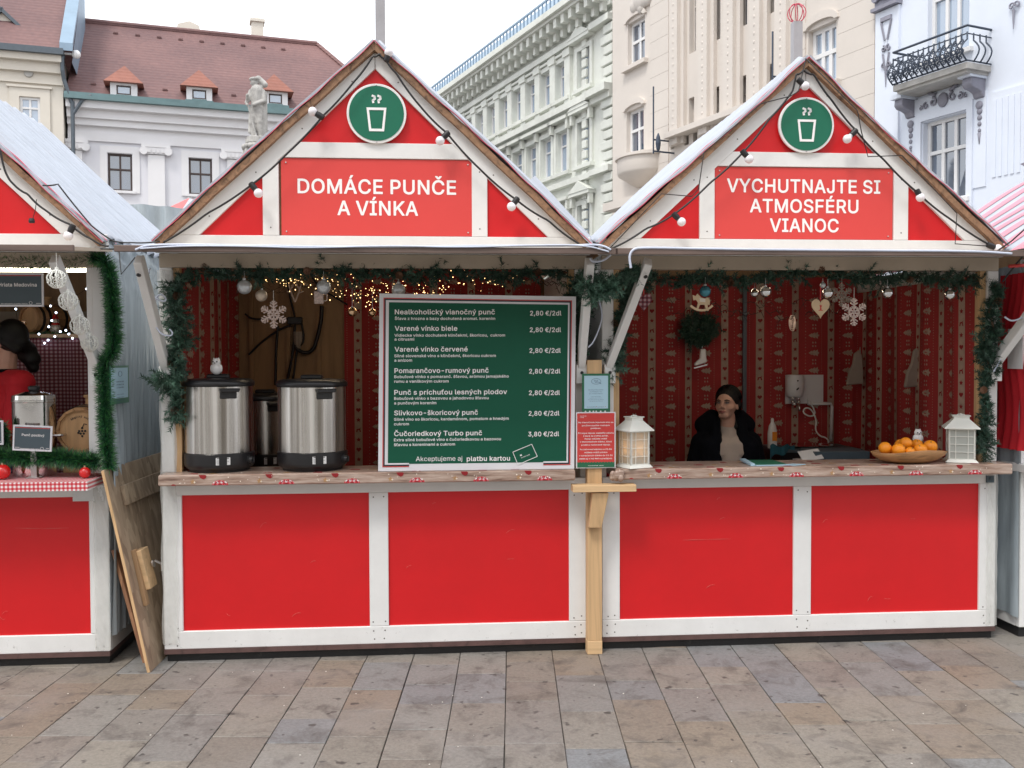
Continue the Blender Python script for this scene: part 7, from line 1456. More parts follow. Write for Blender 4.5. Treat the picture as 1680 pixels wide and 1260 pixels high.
m = MB(); m.lathe(((a+b)/2-.02,DW-.25,zs-.014),[(.15,0),(.19,.012),(.2,.016),(.19,.016),(.15,.006),(.01,.004)],32,None,1,.8); m.build('basin', M['chrome'], TB, smooth=True)
def bottle():
    c = ROW.p(1267,724,DW-.32); zt = ROW.z(1267,686,DW-.32); zb = zs-.014; T = thing('detergent_bottle', 'white detergent bottle beside the wash basin', 'bottle', ROW, (c.x,c.y,zb)); h = zt-zb
    m = MB(); m.lathe((c.x,c.y,zb),[(.032,0),(.035,.01),(.035,h*.5),(.026,h*.75),(.012,h*.86),(.012,h*.9)],20,None,1,.6); m.build('body', M['ceramic'], T, smooth=True)
    m = MB(); m.lathe((c.x,c.y,zb+h*.905),[(.012,0),(.011,h*.08),(.004,h*.1)],12); m.build('cap', M['ceramic'], T, smooth=True)
    m = MB(); m.box(c.x-.008,c.x+.026,c.y-.024,c.y-.0215,zb+h*.25,zb+h*.55); m.build('label_patch', M['orange'], T)
bottle()
c = ROW.p(1275,733,DW-.46); m = MB(); m.grid(lambda a,b: c+Vector((-.05+.18*a,.02*math.sin(a*9),.01-.09*b*(1-a*.7)+.012*math.sin(a*12+b*5))),14,8); m.build('cleaning_cloth', M['blueball'], base=tuple(c), smooth='all', label='petrol blue cloth hanging off the edge of the wash stand', cat='cloth')
a,b,c_,d = r4(1318,1350,738,757,.62); m = MB(); m.extr([(a,.62,c_),(b,.60,c_+.02),(b,.70,d),(a,.72,d-.02)],(0,.002,0)); m.box(a,b,.63,.8,c_-.03,c_); m.build('paper_sheet', M['label'], base=(a,.62,c_-.03), label='white printed paper sheet behind the right counter', cat='paper')
a,b,c_,d = r4(1342,1432,742,760,.6); MB().box(a,b,.64,.9,c_-.1,d).build('storage_box', M['slate'], base=((a+b)/2,.75,c_-.1), label='low blue grey box behind the counter left of the orange bowl', cat='box', bevel=.004)
m = MB(); 
for kx in (a+.04,b-.04,):
    m.box(kx-.02,kx+.02,.7,.8,.1,c_-.101)
m.box(ROW.u(1312,.62,750),b+.05,.60,.95,c_-.125,c_-.101); m.build('side_table', M['black'], base=((a+b)/2,.75,.1), label='dark low table under the grey box behind the counter', cat='table')
def bag(px0,px1,py0,py1,v,label):
    a,b,c,d = r4(px0,px1,py0,py1,v); T = thing('linen_bag', label, 'bag', ROW, ((a+b)/2,v,c), 'linen bags on the side curtain'); w_ = b-a; h = d-c
    m = MB(); m.extr([(a,v,c),(b,v,c+.01),(b-.04*w_,v,c+h*.45),(b-.12*w_,v,c+h*.85),(b-.25*w_,v,d),(a+.45*w_,v,c+h*.9),(a+.35*w_,v,c+h*.6),(a+.12*w_,v,c+h*.35)],(0,.03,0)); m.build('bag_cloth', M['greybag'], T, bevel=.008)
    m = MB(); m.tube([(b-.3*w_,v,d-.03),(b-.27*w_,v-.005,d+.02),(b-.22*w_,v,d-.02)],.004,5); m.build('loop', M['greybag'], T)
bag(1485,1518,568,636,.80,'pale linen bag hanging on the right side curtain, nearer one')
bag(1390,1418,574,632,1.50,'dim linen bag hanging in the far corner of the right stall')

# ---------------------------------------------------------------- cables and socket on the plywood of the punch stall
CB = thing('power_box', 'black power box with thick cables on the plywood wall', 'power box', ROW, (ROW.u(482,DI-.04,528),DI-.04,1.9))
a,b,c,d = r4(472,496,520,532,DI-.06); MB().box(a,b,DI-.08,DI-.02,c,d).build('box', M['black'], CB, bevel=.005)
for pts,r in ((((495,532),(500,560),(488,570),(484,600),(478,640)),.008),(((478,534),(462,538),(430,560),(408,582)),.008),(((456,535),(453,570),(452,632)),.010),(((484,533),(481,580),(470,630)),.010),(((528,502),(528,520),(522,550),(514,575),(500,580),(487,573),(484,566)),.014),(((402,515),(412,523),(430,524),(450,520),(475,524)),.007),(((470,440),(474,480),(484,520)),.008),(((570,500),(520,470),(505,440)),.006)):
    m = MB(); pp = curvy([ROW.p(x,y,DI-.05) for x,y in pts]); m.tube(pp,r,8); m.build('cable', M['cable'], CB, smooth='all')
m = MB(); c = ROW.p(489,560,DI-.04); m.lathe(c-Vector((0,0,.05)),[(.02,0),(.035,.05),(.035,.12)],10); m.build('plug', M['greybag'], CB)
# ================================================================ GARLANDS
def garland(name, label, cat, pts, r, n, seed, group=None, tips=.25, nl=.030, sl=.075, cones=0, mats=None, bare=False):
    rnd = random.Random(seed); pts = [Vector(p) for p in pts]; seg = []; tot = 0
    for a,b in zip(pts,pts[1:]): seg.append((tot,(b-a).length,a,b)); tot += (b-a).length
    def at(d):
        for s0,l,a,b in seg:
            if d <= s0+l or (s0,l,a,b) == seg[-1]: return a.lerp(b,min(1,max(0,(d-s0)/l))), (b-a).normalized()
    T = thing(name, label, cat, ROW, min(pts, key=lambda p: p.z), group)
    m = MB(); m.tube(pts, .006, 5); m.build('wire_stem', M['cone'], T)
    m = MB(); V3 = lambda s: Vector((rnd.gauss(0,s),rnd.gauss(0,s),rnd.gauss(0,s)))
    for i in range(int(n*1.5)):
        c,d = at(rnd.random()*tot); dr = (V3(1)+d*rnd.choice((-1,1))*.7+Vector((0,-.25,0))).normalized(); c = c+V3(r*.35)
        L = sl*rnd.uniform(.55,1.25)*(.8+.4*math.sin(c.x*13+c.z*9+seed)); k = int(15*L/.05)+7; side = dr.orthogonal().normalized(); s2 = dr.cross(side)
        tipc = rnd.random() < tips
        for j in range(k):
            t = j/k; b0 = c+dr*L*t; a = rnd.random()*2*PI; q_ = (side*math.cos(a)+s2*math.sin(a)+dr*.75).normalized(); e = b0+q_*nl*rnd.uniform(.6,1.1); w_ = q_.cross(Vector((rnd.random()-.5,1,rnd.random()-.5))).normalized()*.0026
            m.mi = 1 if (tipc and t > .25) else 0; m.add([b0-w_,b0+w_,e],[(0,1,2)])
    m.build('needles', mats or [M['needle'],M['needle2']], T, kind='stuff')
    for i in range(cones):
        c,d = at(tot*(i+.5+rnd.uniform(-.3,.3))/max(1,cones)); c = c+Vector((rnd.uniform(-.02,.02),-r*.7,rnd.uniform(-.03,.01))); m = MB(); ax = V3(1).normalized(); ax.y = -abs(ax.y); 
        for j in range(6):
            for k in range(7):
                a = 2*PI*k/7+j*.45; e1 = ax.orthogonal().normalized(); e2 = ax.cross(e1); rr_ = .018*math.sin(PI*(j+1.2)/7.5); dd = e1*math.cos(a)+e2*math.sin(a); p = c+ax*(.007*j); tn = ax.cross(dd)
                m.add([p+dd*rr_*.3-tn*.004,p+dd*rr_*.3+tn*.004,p+dd*rr_*1.15+tn*.005+ax*.004,p+dd*rr_*1.25+ax*.006,p+dd*rr_*1.15-tn*.005+ax*.004],[(0,1,2,3,4)])
        m.build('pine_cone', M['cone'], T)
    return T
def pp(v, *l): return [ROW.p(x,y,v) for x,y in l]
g_ = 'fir garlands framing the stall openings'
garland('fir_garland','dark fir garland along the top of the punch stall opening','garland',pp(.03,(298,462),(330,446),(380,452),(420,444),(470,450),(510,440),(560,448),(620,446),(680,452),(720,444),(780,452),(840,450),(900,446),(942,448)),.03,330,1,g_,.06,cones=4)
garland('fir_garland','fir garland hanging down the left post of the punch stall','garland',pp(-.03,(300,455),(285,480),(290,520),(296,560),(284,590),(300,605),(275,632),(292,650),(288,690)),.028,260,2,g_,.45,cones=3)
garland('fir_garland','short fir sprig sticking out left from the post of the punch stall','garland',pp(-.06,(292,618),(272,628),(258,634)),.012,40,12,g_,.5)
garland('fir_garland','thick fir garland behind the right edge of the menu board','garland',pp(.0,(960,452),(948,480),(952,520),(946,560),(950,585)),.04,260,3,g_,.2,cones=1)
garland('fir_garland','bright fir garland looped across the struts between the stalls','garland',pp(-.37,(962,466),(980,476),(1000,474),(1016,462),(1036,446),(1056,450)),.024,240,4,g_,.85,cones=1,)
garland('fir_garland','fir garland hanging down left of the christmas curtain stall','garland',pp(.02,(1050,450),(1030,480),(1018,520),(1012,560),(1004,600),(1000,612)),.035,250,5,g_,.25,cones=1)
garland('fir_garland','fir garland along the top of the right stall opening','garland',pp(.04,(1050,450),(1100,462),(1150,456),(1210,464),(1250,458),(1300,448),(1350,444),(1400,456),(1460,458),(1500,454),(1560,458),(1610,462),(1630,462)),.034,380,6,g_,.10,cones=3)
garland('fir_garland','fir garland down the right post above the second lantern','garland',pp(-.03,(1632,465),(1638,485),(1622,510),(1632,545),(1612,575),(1624,600),(1614,640),(1620,680),(1612,715),(1618,745)),.026,280,7,g_,.20,cones=2)
# twig vines with tiny leaves behind the top garlands
def twigs(label, v, x0, x1, y0, y1, seed):
    rnd = random.Random(seed); m = MB(); cx = x0; base = ROW.p(x0,y0,v)
    while cx < x1:
        y = rnd.uniform(y0,y1); p = [ROW.p(cx+k*6,y+rnd.uniform(-6,6),v+rnd.uniform(-.04,.04)) for k in range(6)]; m.tube(p,.0022,4)
        for k in range(4):
            q_ = rnd.choice(p); m.tube([q_,q_+Vector((rnd.uniform(-.04,.04),rnd.uniform(-.02,.02),rnd.uniform(-.07,.03)))],.0016,4)
        cx += rnd.uniform(12,24)
    m.build('twig_vine', M['hoop'], base=tuple(base), label=label, cat='twigs')
twigs('thin dark twigs hanging under the garland of the right stall',.35,1085,1370,484,520,3)
twigs('thin dark twigs under the garland of the punch stall near the middle posts',.25,880,950,455,500,4)
# tinsel of the left stall
def tinsel(label, pts, r, dens, seed):
    rnd = random.Random(seed); pts = [Vector(p) for p in pts]; T = thing('tinsel_garland', label, 'tinsel', ROW, min(pts,key=lambda p:p.z), 'green tinsel of the left stall'); m = MB(); m.tube(pts,.004,5); m.build('wire_core', M['hoop'], T); m = MB()
    for a,b in zip(pts,pts[1:]):
        L = (b-a).length; d = (b-a).normalized(); e1 = d.orthogonal().normalized(); e2 = d.cross(e1)
        for i in range(int(L*dens)):
            t = rnd.random(); an = rnd.random()*2*PI; o = a.lerp(b,t); q_ = (e1*math.cos(an)+e2*math.sin(an)+d*rnd.uniform(-.7,.9)).normalized(); e = o+q_*r*rnd.uniform(.6,1.1); mid = o.lerp(e,.55); w_ = q_.cross(Vector((rnd.random()-.5,1,rnd.random()-.5))).normalized()*.0016
            m.mi = 0; m.add([o-w_,o+w_,mid+w_,mid-w_],[(0,1,2,3)]); m.mi = 1 if rnd.random() < .45 else 0; m.add([mid-w_,mid+w_,e],[(0,1,2)])
    m.build('tinsel_strands', [M['tinsel'],M['tinsel2']], T, kind='stuff')
tinsel('thick green tinsel hanging down the right post of the left stall', pp(-.05,(150,422),(172,428),(180,450),(184,490),(187,530),(188,560),(184,580),(174,590),(170,610),(172,650),(173,690),(175,730),(177,752),(180,768)),.062,5200,1)
tinsel('green tinsel along the top of the left stall opening', pp(.02,(-60,432),(0,428),(60,430),(110,432),(150,425)),.055,3400,2)
tinsel('green tinsel lying along the back of the gingham counter', pp(-.02,(-60,752),(0,748),(40,752),(90,750),(140,756),(160,758)),.072,6500,3)
tinsel('short green tinsel standing left of the small slate sign', pp(.03,(-20,690),(5,700),(8,735),(20,745)),.05,4200,4)
tinsel('dark green tinsel along the shelf edge behind the seller', pp(1.2,(40,558),(80,552),(120,558),(160,550)),.05,2600,5)

# ================================================================ HANGING ORNAMENTS
def bauble(px,py,r,v,mt,label,top=None,group='glass balls hanging in the stall openings',gap=12):
    c = ROW.p(px,py,v); rr_ = r/ (F/(5.25+v)); m = MB(); m.ball(c,rr_,24,16); o = m.build('bauble', mt, base=tuple(c), smooth='all', label=label, cat='bauble', group=group)
    m = MB(); m.lathe(c+Vector((0,0,rr_*.93)),[(rr_*.26,0),(rr_*.26,rr_*.28),(rr_*.05,rr_*.3)],10); m.tube([c+Vector((0,0,rr_*1.2)),c+Vector((0,0,rr_*1.2+gap/295))],.0012,4); m.build('cap_and_thread', M['tin'], o); return o
bauble(401,471,11.5,-.01,M['frost'],'frosted silver ball at the left end of the punch stall garland')
bauble(429,485,9.5,.05,M['pearl'],'matt beige ball right of the leftmost silver ball')
bauble(531,471,11.5,-.01,M['frost'],'frosted silver ball in front of the small mug ornament')
bauble(654,476,11,.0,M['frost'],'frosted ball half hidden behind the top edge of the menu board')
bauble(578,512,7.8,.2,M['gold'],'shiny gold ball under the fairy lights, left of the smaller one',gap=30)
bauble(611,513,6.6,.25,M['gold'],'smaller gold ball close to the menu board corner',gap=30)
bauble(1157,478,9.5,-.0,M['blueball'],'petrol blue ball above the wooden rocking horse')
bauble(1238,481,7,.25,M['silver'],'small dim silver ball left of the brighter silver one')
bauble(1256,479,9.3,.0,M['silver'],'silver mirror ball above the middle of the red curtain, left of the heart')
bauble(1358,481,9.3,.0,M['silver'],'silver mirror ball right above the wooden heart')
bauble(1456,481,9.3,.0,M['silver'],'silver mirror ball right of the glitter snowflake')
bauble(1558,484,9.0,.0,M['silver'],'rightmost silver ball near the right garland')
bauble(1350,468,5,.02,M['frost'],'tiny frosted ball on the red ribbon of the heart',gap=6)
for px,py,r,lab in ((93,458,15,'topmost of the four white lace balls on the strut'),(112,494,15,'second white lace ball from the top of the strut'),(131,534,15,'third white lace ball from the top of the strut'),(147,563,13.5,'lowest white lace ball at the foot of the strut')):
    v = -.60+.13*(py-458)/30; c = ROW.p(px,py,v); rr_ = r/(F/(5.1+v)); m = MB(); rnd = random.Random(px)
    for k in range(5):
        a = PI*k/5; m.tube([c+rr_*Vector((math.cos(a)*math.sin(t*PI/10),math.sin(a)*math.sin(t*PI/10),math.cos(t*PI/10))) for t in range(20)],.0022,5,closed=True)
    for k in range(34):
        z_ = 1-2*(k+.5)/34; a = k*2.399; n = Vector((math.cos(a)*math.sqrt(1-z_*z_),math.sin(a)*math.sqrt(1-z_*z_),z_)); e1 = n.orthogonal().normalized(); e2 = n.cross(e1); q_ = .3*rr_; ph = rnd.random()*6
        m.tube([(c+n*rr_+e1*q_*(1-t/14)*math.cos(ph+t*.62)+e2*q_*(1-t/14)*math.sin(ph+t*.62)-c).normalized()*rr_+c for t in range(12)],.0020,4)
    o = m.build('lace_ball', M['lantern'], base=tuple(c), smooth='all', label=lab, cat='bauble', group='white lace balls of the left stall'); m = MB(); m.lathe(c+Vector((0,0,rr_*.95)),[(.008,0),(.008,.014),(.002,.016)],10); m.tube([c+Vector((0,0,rr_*1.2)),c+Vector((0,0,rr_*1.2+.07))],.001,4); m.ball(c,.012,6,5) if 0 else None; m.build('cap_and_thread', M['lantern'], o)
def snowflake(px,py,r,v,mt,label,string=14):
    c = ROW.p(px,py,v); R_ = r/(F/(5.25+v)); m = MB(); w_ = R_*.075
    for k in range(6):
        a = PI/2+k*PI/3; d = Vector((math.cos(a),0,math.sin(a))); m.bar(c,c+d*R_,w_*1.5,w_,(0,1,0))
        for t,l in ((.28,.22),(.48,.34),(.70,.30),(.88,.16)):
            for sg in (-1,1):
                a2 = a+sg*PI/3.4; d2 = Vector((math.cos(a2),0,math.sin(a2))); m.bar(c+d*R_*t+Vector((0,-.0004*sg,0)),c+d*R_*t+d2*R_*l,w_*1.2,w_*.9,(0,1,0))
        for sg in (-1,1): 
            a2 = a+sg*PI/6; m.bar(c+d*R_*.28,c+Vector((math.cos(a2),0,math.sin(a2)))*R_*.34,w_,w_*.8,(0,1,0))
    o = m.build('snowflake', mt, base=tuple(c), label=label, cat='snowflake'); m = MB(); m.tube([c+Vector((0,0,R_)),c+Vector((0,0,R_+string/290))],.0013,4); m.build('thread', M['lantern'], o)
snowflake(449,516,22,.0,M['glitter'],'large beige glitter snowflake hanging in the punch stall',16)
snowflake(1401,512,23,.0,M['glitter'],'large glitter snowflake hanging right of the wooden heart',18)
snowflake(1381,484,19,.35,M['greybag'],'dim snowflake behind, between the heart and the big snowflake')
# mug shaped ornament, hanging figures
c = ROW.p(523,488,.12); T = thing('mug_ornament','small pale wooden mug shaped ornament behind the silver ball','ornament',ROW,tuple(c)); m = MB(); m.box(c.x-.026,c.x+.026,c.y-.004,c.y+.004,c.z-.035,c.z+.035); m.build('mug_body', M['glitter'], T, bevel=.003)
m = MB(); m.tube([c+Vector((.026,0,.02)),c+Vector((.045,0,.015)),c+Vector((.045,0,-.015)),c+Vector((.026,0,-.02))],.004,5); m.tube([c+Vector((0,0,.035)),c+Vector((0,0,.10))],.0012,4); m.build('mug_handle', M['glitter'], T)
c = ROW.p(484,478,.2); m = MB(); 
for sg in (-1,1): m.tube([c+Vector((0,0,-.06)),c+Vector((sg*.02,0,-.01)),c+Vector((sg*.035,0,.04))],.005,5); m.tube([c+Vector((sg*.02,0,-.01)),c+Vector((sg*.045,0,.0))],.004,5); m.tube([c+Vector((sg*.025,0,.01)),c+Vector((sg*.008,0,.04))],.004,5)
m.build('reindeer_ornament', M['clothprint'], base=tuple(c), label='small antler shaped ornament behind the fairy lights', cat='ornament')
# rocking horse
c = ROW.p(1151,500,-.0); k = 1/290.; Pq = lambda x,y: (c.x+(x-1151)*k, c.z+(500-y)*k)
T = thing('rocking_horse', 'little light wooden rocking horse hanging under the blue ball', 'ornament', ROW, tuple(c))
m = MB(); v0,v1 = -.003,.003
m.prism([Pq(*p) for p in ((1142,508),(1145,497),(1142,492),(1137,493),(1136,484),(1141,486),(1144,482),(1150,488),(1156,490),(1162,488),(1165,494),(1164,501),(1161,499),(1161,505),(1163,510),(1159,509),(1156,500),(1148,500),(1145,509))][::-1],v0,v1); m.build('horse', M['lightwood'], T)
m = MB(); m.ring((c.x,c.z+.055),.080,.092,v0-.001,v1+.001,14,PI+.75,2*PI-.75); m.build('rocker', M['lightwood'], T)
m = MB(); m.prism([Pq(*p) for p in ((1147,489),(1157,490),(1157,496),(1148,495))][::-1],v0-.002,v0-.0004); m.build('saddle', M['glow'], T); m = MB(); m.tube([c+Vector((0,0,.045)),c+Vector((.005,0,.09))],.0012,4); m.build('thread', M['clothred'], T)
# heart ornaments
def heart(px,py,sz,v,mt,label,inner=None,ribbon=30):
    c = ROW.p(px,py,v); T = thing('heart_ornament', label, 'ornament', ROW, tuple(c)); s = sz*.5/290.; pts = []
    for j in range(28):
        t = 2*PI*j/28; pts.append((c.x+s*1.05*(16*math.sin(t)**3)/16, c.z+s*1.15*(13*math.cos(t)-5*math.cos(2*t)-2*math.cos(3*t)-math.cos(4*t))/15))
    m = MB(); m.prism(pts[::-1],c.y-.004,c.y+.004); m.build('heart', mt, T)
    if inner:
        m = MB(); m.prism([(c.x-.004,c.z-.016),(c.x+.004,c.z-.016),(c.x+.003,c.z),(c.x+.009,c.z+.012),(c.x+.003,c.z+.008),(c.x,c.z+.016),(c.x-.003,c.z+.008),(c.x-.009,c.z+.012),(c.x-.003,c.z)],c.y-.0055,c.y-.0042); m.box(c.x-.012,c.x+.012,c.y-.0055,c.y-.0042,c.z-.020,c.z-.0165); m.build('red_figure', inner, T)
    m = MB(); m.box(c.x-.003,c.x+.003,c.y-.001,c.y+.001,c.z+s*.75,c.z+s*.75+ribbon/290.); m.build('ribbon', M['redball'], T)
heart(1346,504,29,-.0,M['lightwood'],'light wooden heart with a red figure hanging on a red ribbon',M['redball'],22)
heart(1056,494,26,-.06,M['ginghamdark'],'checked fabric heart hanging beside the middle garland',None,10)
# lace drop, wreath, skate
c = ROW.p(1300,530,.8); m = MB()
for j in range(4): m.tube([c+Vector((.022*(1-j*.25)*math.cos(t*PI/8),0,.05*(1-j*.25)*math.sin(t*PI/8))) for t in range(16)],.003,5,closed=True)
m.build('lace_drop', M['glitter'], base=tuple(c), label='faint lace drop ornament hanging before the curtain pole', cat='ornament')
c = ROW.p(1147,541,DW-.10); ring_ = [c+Vector((.085*math.cos(t*PI/8),0,.072*math.sin(t*PI/8))) for t in range(17)]
garland('fir_wreath','dark round fir wreath on the red curtain above the woman','wreath',ring_,.06,300,31,None,.0,.035,.085,cones=0)
c = ROW.p(1152,585,DW-.12); T = thing('ice_skate','small white ice skate ornament hanging under the wreath','ornament',ROW,tuple(c)); k = 1/215.; Pq = lambda x,y: (c.x+(x-1152)*k, c.z+(585-y)*k)
m = MB(); m.prism([Pq(*p) for p in ((1149,573),(1157,573),(1158,586),(1159,594),(1140,600),(1139,596),(1148,588))][::-1],c.y-.015,c.y+.015); m.build('boot', M['ceramic'], T, bevel=.005)
m = MB(); m.prism([Pq(*p) for p in ((1139,602),(1160,597),(1160,599),(1139,604))][::-1],c.y-.002,c.y+.002); m.tube([c+Vector((0,0,.06)),c+Vector((0,0,.12))],.002,4); m.build('blade', M['tin'], T)
# fairy lights of the punch stall: a tangle of wire with warm points
rnd = random.Random(8); T = thing('fairy_lights','tangled string of warm white fairy lights under the punch stall garland','fairy lights',ROW,tuple(ROW.p(660,470,.25))); w_ = MB(); b = MB()
cl = [(470,462,40,8),(540,474,60,14),(600,486,55,14),(640,478,60,16),(700,468,60,14),(760,462,50,14),(800,458,30,12),(560,456,120,10),(850,450,20,6),(690,478,80,10)]
prev = None
for i in range(260):
    cx,cy,sx,sy = rnd.choice(cl); x = cx+rnd.gauss(0,sx*.55); y = cy+rnd.gauss(0,sy*.6); y = max(444,min(503,y)); x = max(425,min(880,x)); p = ROW.p(x,y,rnd.uniform(.12,.5)); b.ball(p,rnd.choice((.0014,.0020,.0028)),5,4)
    if i < 90:
        q_ = p+Vector((rnd.uniform(-.2,.2),rnd.uniform(-.05,.05),rnd.uniform(-.05,.05))); w_.tube([p,(p+q_)/2+Vector((0,0,-.03)),q_],.0011,3)
b.build('led_bulbs', M['warmled'], T, kind='stuff'); w_.build('wires', M['hoop'], T, kind='stuff')
rnd = random.Random(5); T = thing('fairy_lights','few cool white fairy lights on the shelf of the left stall','fairy lights',ROW,tuple(ROW.p(80,555,1.1))); b = MB(); w_ = MB(); pr_ = None
for x,y in ((26,507),(31,538),(64,548),(73,563),(79,558),(90,552),(99,544),(92,513),(85,526),(80,536),(113,548),(119,555),(108,542),(83,502),(142,474)):
    p = ROW.p(x,y,1.12); b.ball(p,.0065,7,5)
    if pr_: w_.tube([pr_,(pr_+p)/2+Vector((0,0,-.02)),p],.0014,4)
    pr_ = p
b.build('led_bulbs', M['coolled'], T, kind='stuff'); w_.build('wires', M['hoop'], T)
# lamps under the roofs
for T_,u_,ln,z_,v_,lab in ((T1,ROW.u(130,.35,442),.45,None,.35,'glowing tube lamp under the roof of the left stall'),):
    z_ = ROW.z(130,443,.35); L0 = thing('tube_lamp',lab,'lamp',ROW,(u_,v_,z_)); m = MB(); m.box(u_-ln,u_+.20,v_-.02,v_+.02,z_+.014,z_+.035); m.build('housing', M['white'], L0)
    m = MB(); m.lathe((u_-ln,v_,z_),[(.013,0),(.013,ln+.2)],12,(1,0,0)); m.build('tube', M['tube'], L0)
for uc,v_,lab in ((UC2,.55,'dim strip lamp hidden above the garland of the punch stall'),(UC4,.55,'dim strip lamp hidden above the garland of the right stall')):
    z_ = 2.205; L0 = thing('strip_lamp',lab,'lamp',ROW,(uc,v_,z_)); MB().box(uc-.5,uc+.5,v_-.02,v_+.02,z_+.012,z_+.03).build('housing', M['white'], L0); MB().box(uc-.48,uc+.48,v_-.012,v_+.012,z_,z_+.0115).build('tube', M['stripglow'] if 'stripglow' in M else M['tube'], L0)

# ================================================================ FESTOON LIGHTS ON THE GABLES
def sagline(pts, sag=.01, k=6):
    out = []
    for a,b in zip(pts,pts[1:]):
        for j in range(k): t = j/k; p = a.lerp(b,t); p.z -= sag*4*t*(1-t); out.append(p)
    out.append(pts[-1]); return out
def festoon(label, path, bulbs, v=-.075):
    P_ = [ROW.p(x,y,v) for x,y in path]; T = thing('festoon_lights', label, 'string lights', ROW, tuple(P_[0])); m = MB(); m.tube(curvy(sagline(P_,.008,4),1),.0055,7); m.build('cable', M['cable'], T, smooth='all')
    for (sx,sy),(bx_,by_) in bulbs:
        a = ROW.p(sx,sy,v); b_ = ROW.p(bx_,by_,v-.004); d = (b_-a).normalized(); s_ = MB(); s_.lathe(a-d*.012,[(.011,0),(.016,.004),(.017,.03),(.015,.044),(.017,.046)],14,tuple(d)); so = s_.build('socket', M['cable'], T, smooth=True)
        s_ = MB(); s_.ball(b_,.0245,16,12); s_.lathe(a+d*.03,[(.012,0),(.015,(b_-a).length-.04)],12,tuple(d)); s_.build('bulb', M['bulb'], so, smooth='all')
festoon('black cable with five round bulbs along the punch stall gable',((268,398),(340,350),(413,303),(470,253),(530,190),(580,135),(612,92),(622,88),(632,96),(650,120),(690,175),(733,218),(790,280),(846,327),(900,362),(950,400)),
    (((413,303),(424,317)),((528,192),(513,183)),((634,98),(638,86)),((734,219),(722,231)),((848,327),(839,339))))
festoon('black cable with round bulbs along the right stall gable',((1003,408),(1060,375),(1108,350),(1165,300),(1220,249),(1262,195),(1300,150),(1306,122),(1318,115),(1335,122),(1365,165),(1405,215),(1450,262),(1504,315),(1560,360),(1628,404)),
    (((1106,352),(1118,364)),((1219,249),(1229,261)),((1311,132),(1321,141)),((1403,215),(1390,228)),((1505,314),(1510,324)),((1622,402),(1637,408))))
festoon('black cable with bulbs along the gable of the left stall',((-30,195),(0,245),(8,280),(20,300),(45,318),(75,345),(115,368),(150,392),(178,404)),(((119,372),(112,387)),))
m = MB(); m.tube(pp(-.08,(60,327),(58,345),(54,358)),.002,5); c = ROW.p(52,362,-.08); m.lathe(c-Vector((0,0,.012)),[(.014,0),(.016,.01),(.012,.024)],10); m.build('empty_socket', M['cable'], base=tuple(c), label='small black empty lamp socket dangling on the left red gable', cat='socket')
def wire(label, pts, v, r, mt, nm='wire', sag=.0, cat='cable'):
    P_ = [ROW.p(*p[:2], p[2] if len(p)>2 else v) for p in pts]; m = MB(); m.tube(sagline(P_,sag) if sag else curvy(P_, 2 if mt is M['wcable'] else 0), r, 6); m.build(nm, mt, base=tuple(P_[0]), label=label, cat=cat, smooth='all')
wire('thin black wire zigzagging down the left rake of the right stall',((1322,96),(1310,150),(1296,158),(1248,170),(1155,250),(1146,310),(1135,322),(1085,318),(1000,408)),-.08,.003,M['cable'])
wire('thin black wire zigzagging down the right rake of the right stall',((1322,96),(1407,182),(1413,215),(1424,257),(1480,255),(1570,350),(1567,400),(1625,404)),-.08,.003,M['cable'])
wire('black wire along the left stall verge to the punch stall',((70,304),(95,302),(150,370),(185,395),(215,398),(262,396)),-.08,.004,M['cable'],sag=.004)
wire('black wire running from the left stall eave under the shutter of the punch stall',((120,408),(165,408),(230,410)),-.2,.004,M['cable'])
wire('thin crossed black wires hanging at the corner of the left stall',((195,410),(199,450),(222,422)),-.1,.004,M['cable'])
wire('black cable leaving the right stall corner towards the neighbour',((1636,412),(1660,395),(1690,368)),-.2,.005,M['cable'])
wire('black cable from the shutter to the side of the right neighbour stall',((1690,408),(1668,432),(1645,462)),-.15,.005,M['cable'])
wire('red cable strip at the eave of the right neighbour stall',((1655,437),(1700,434)),-.15,.010,M['posterred'])
wire('pale blue cable lying along the shutter edge of the punch stall',((222,410),(240,402),(300,401),(420,403),(560,405),(700,404),(850,403),(940,403),(975,401),(992,404),(1002,410)),-.60,.0055,M['wcable'])
wire('second pale cable resting on the shutter edge of the punch stall',((230,408),(300,403),(420,404),(500,407),(640,403),(760,406),(880,402),(960,402),(999,413)),-.605,.004,M['wcable'])
wire('pale cable lying along the shutter edge of the right stall',((1035,440),(1032,420),(1038,409),(1052,406),(1150,408),(1300,410),(1450,411),(1600,412),(1660,416)),-.60,.0065,M['wcable'])
wire('pale cable coiled round the left strut of the punch stall',((246,440),(240,465),(252,488),(270,496),(273,489),(262,480),(250,500),(248,520),(262,548),(280,552),(284,546),(278,540)),-.22,.0045,M['wcable'])
wire('pale cable looping along the middle strut between the stalls',((1002,418),(990,428),(972,430),(968,424)),-.45,.006,M['wcable'])
wire('grey cable along the right strut of the right stall',((1680,520),(1660,528),(1648,520)),-.2,.005,M['wcable'])
wire('grey cable dropping below the right strut foot',((1650,560),(1645,585),(1630,610)),-.08,.004,M['wcable'])
wire('grey cable twisting down the paired struts in the middle',((985,470),(982,490),(990,520),(975,560),(965,570)),-.15,.004,M['wcable'])
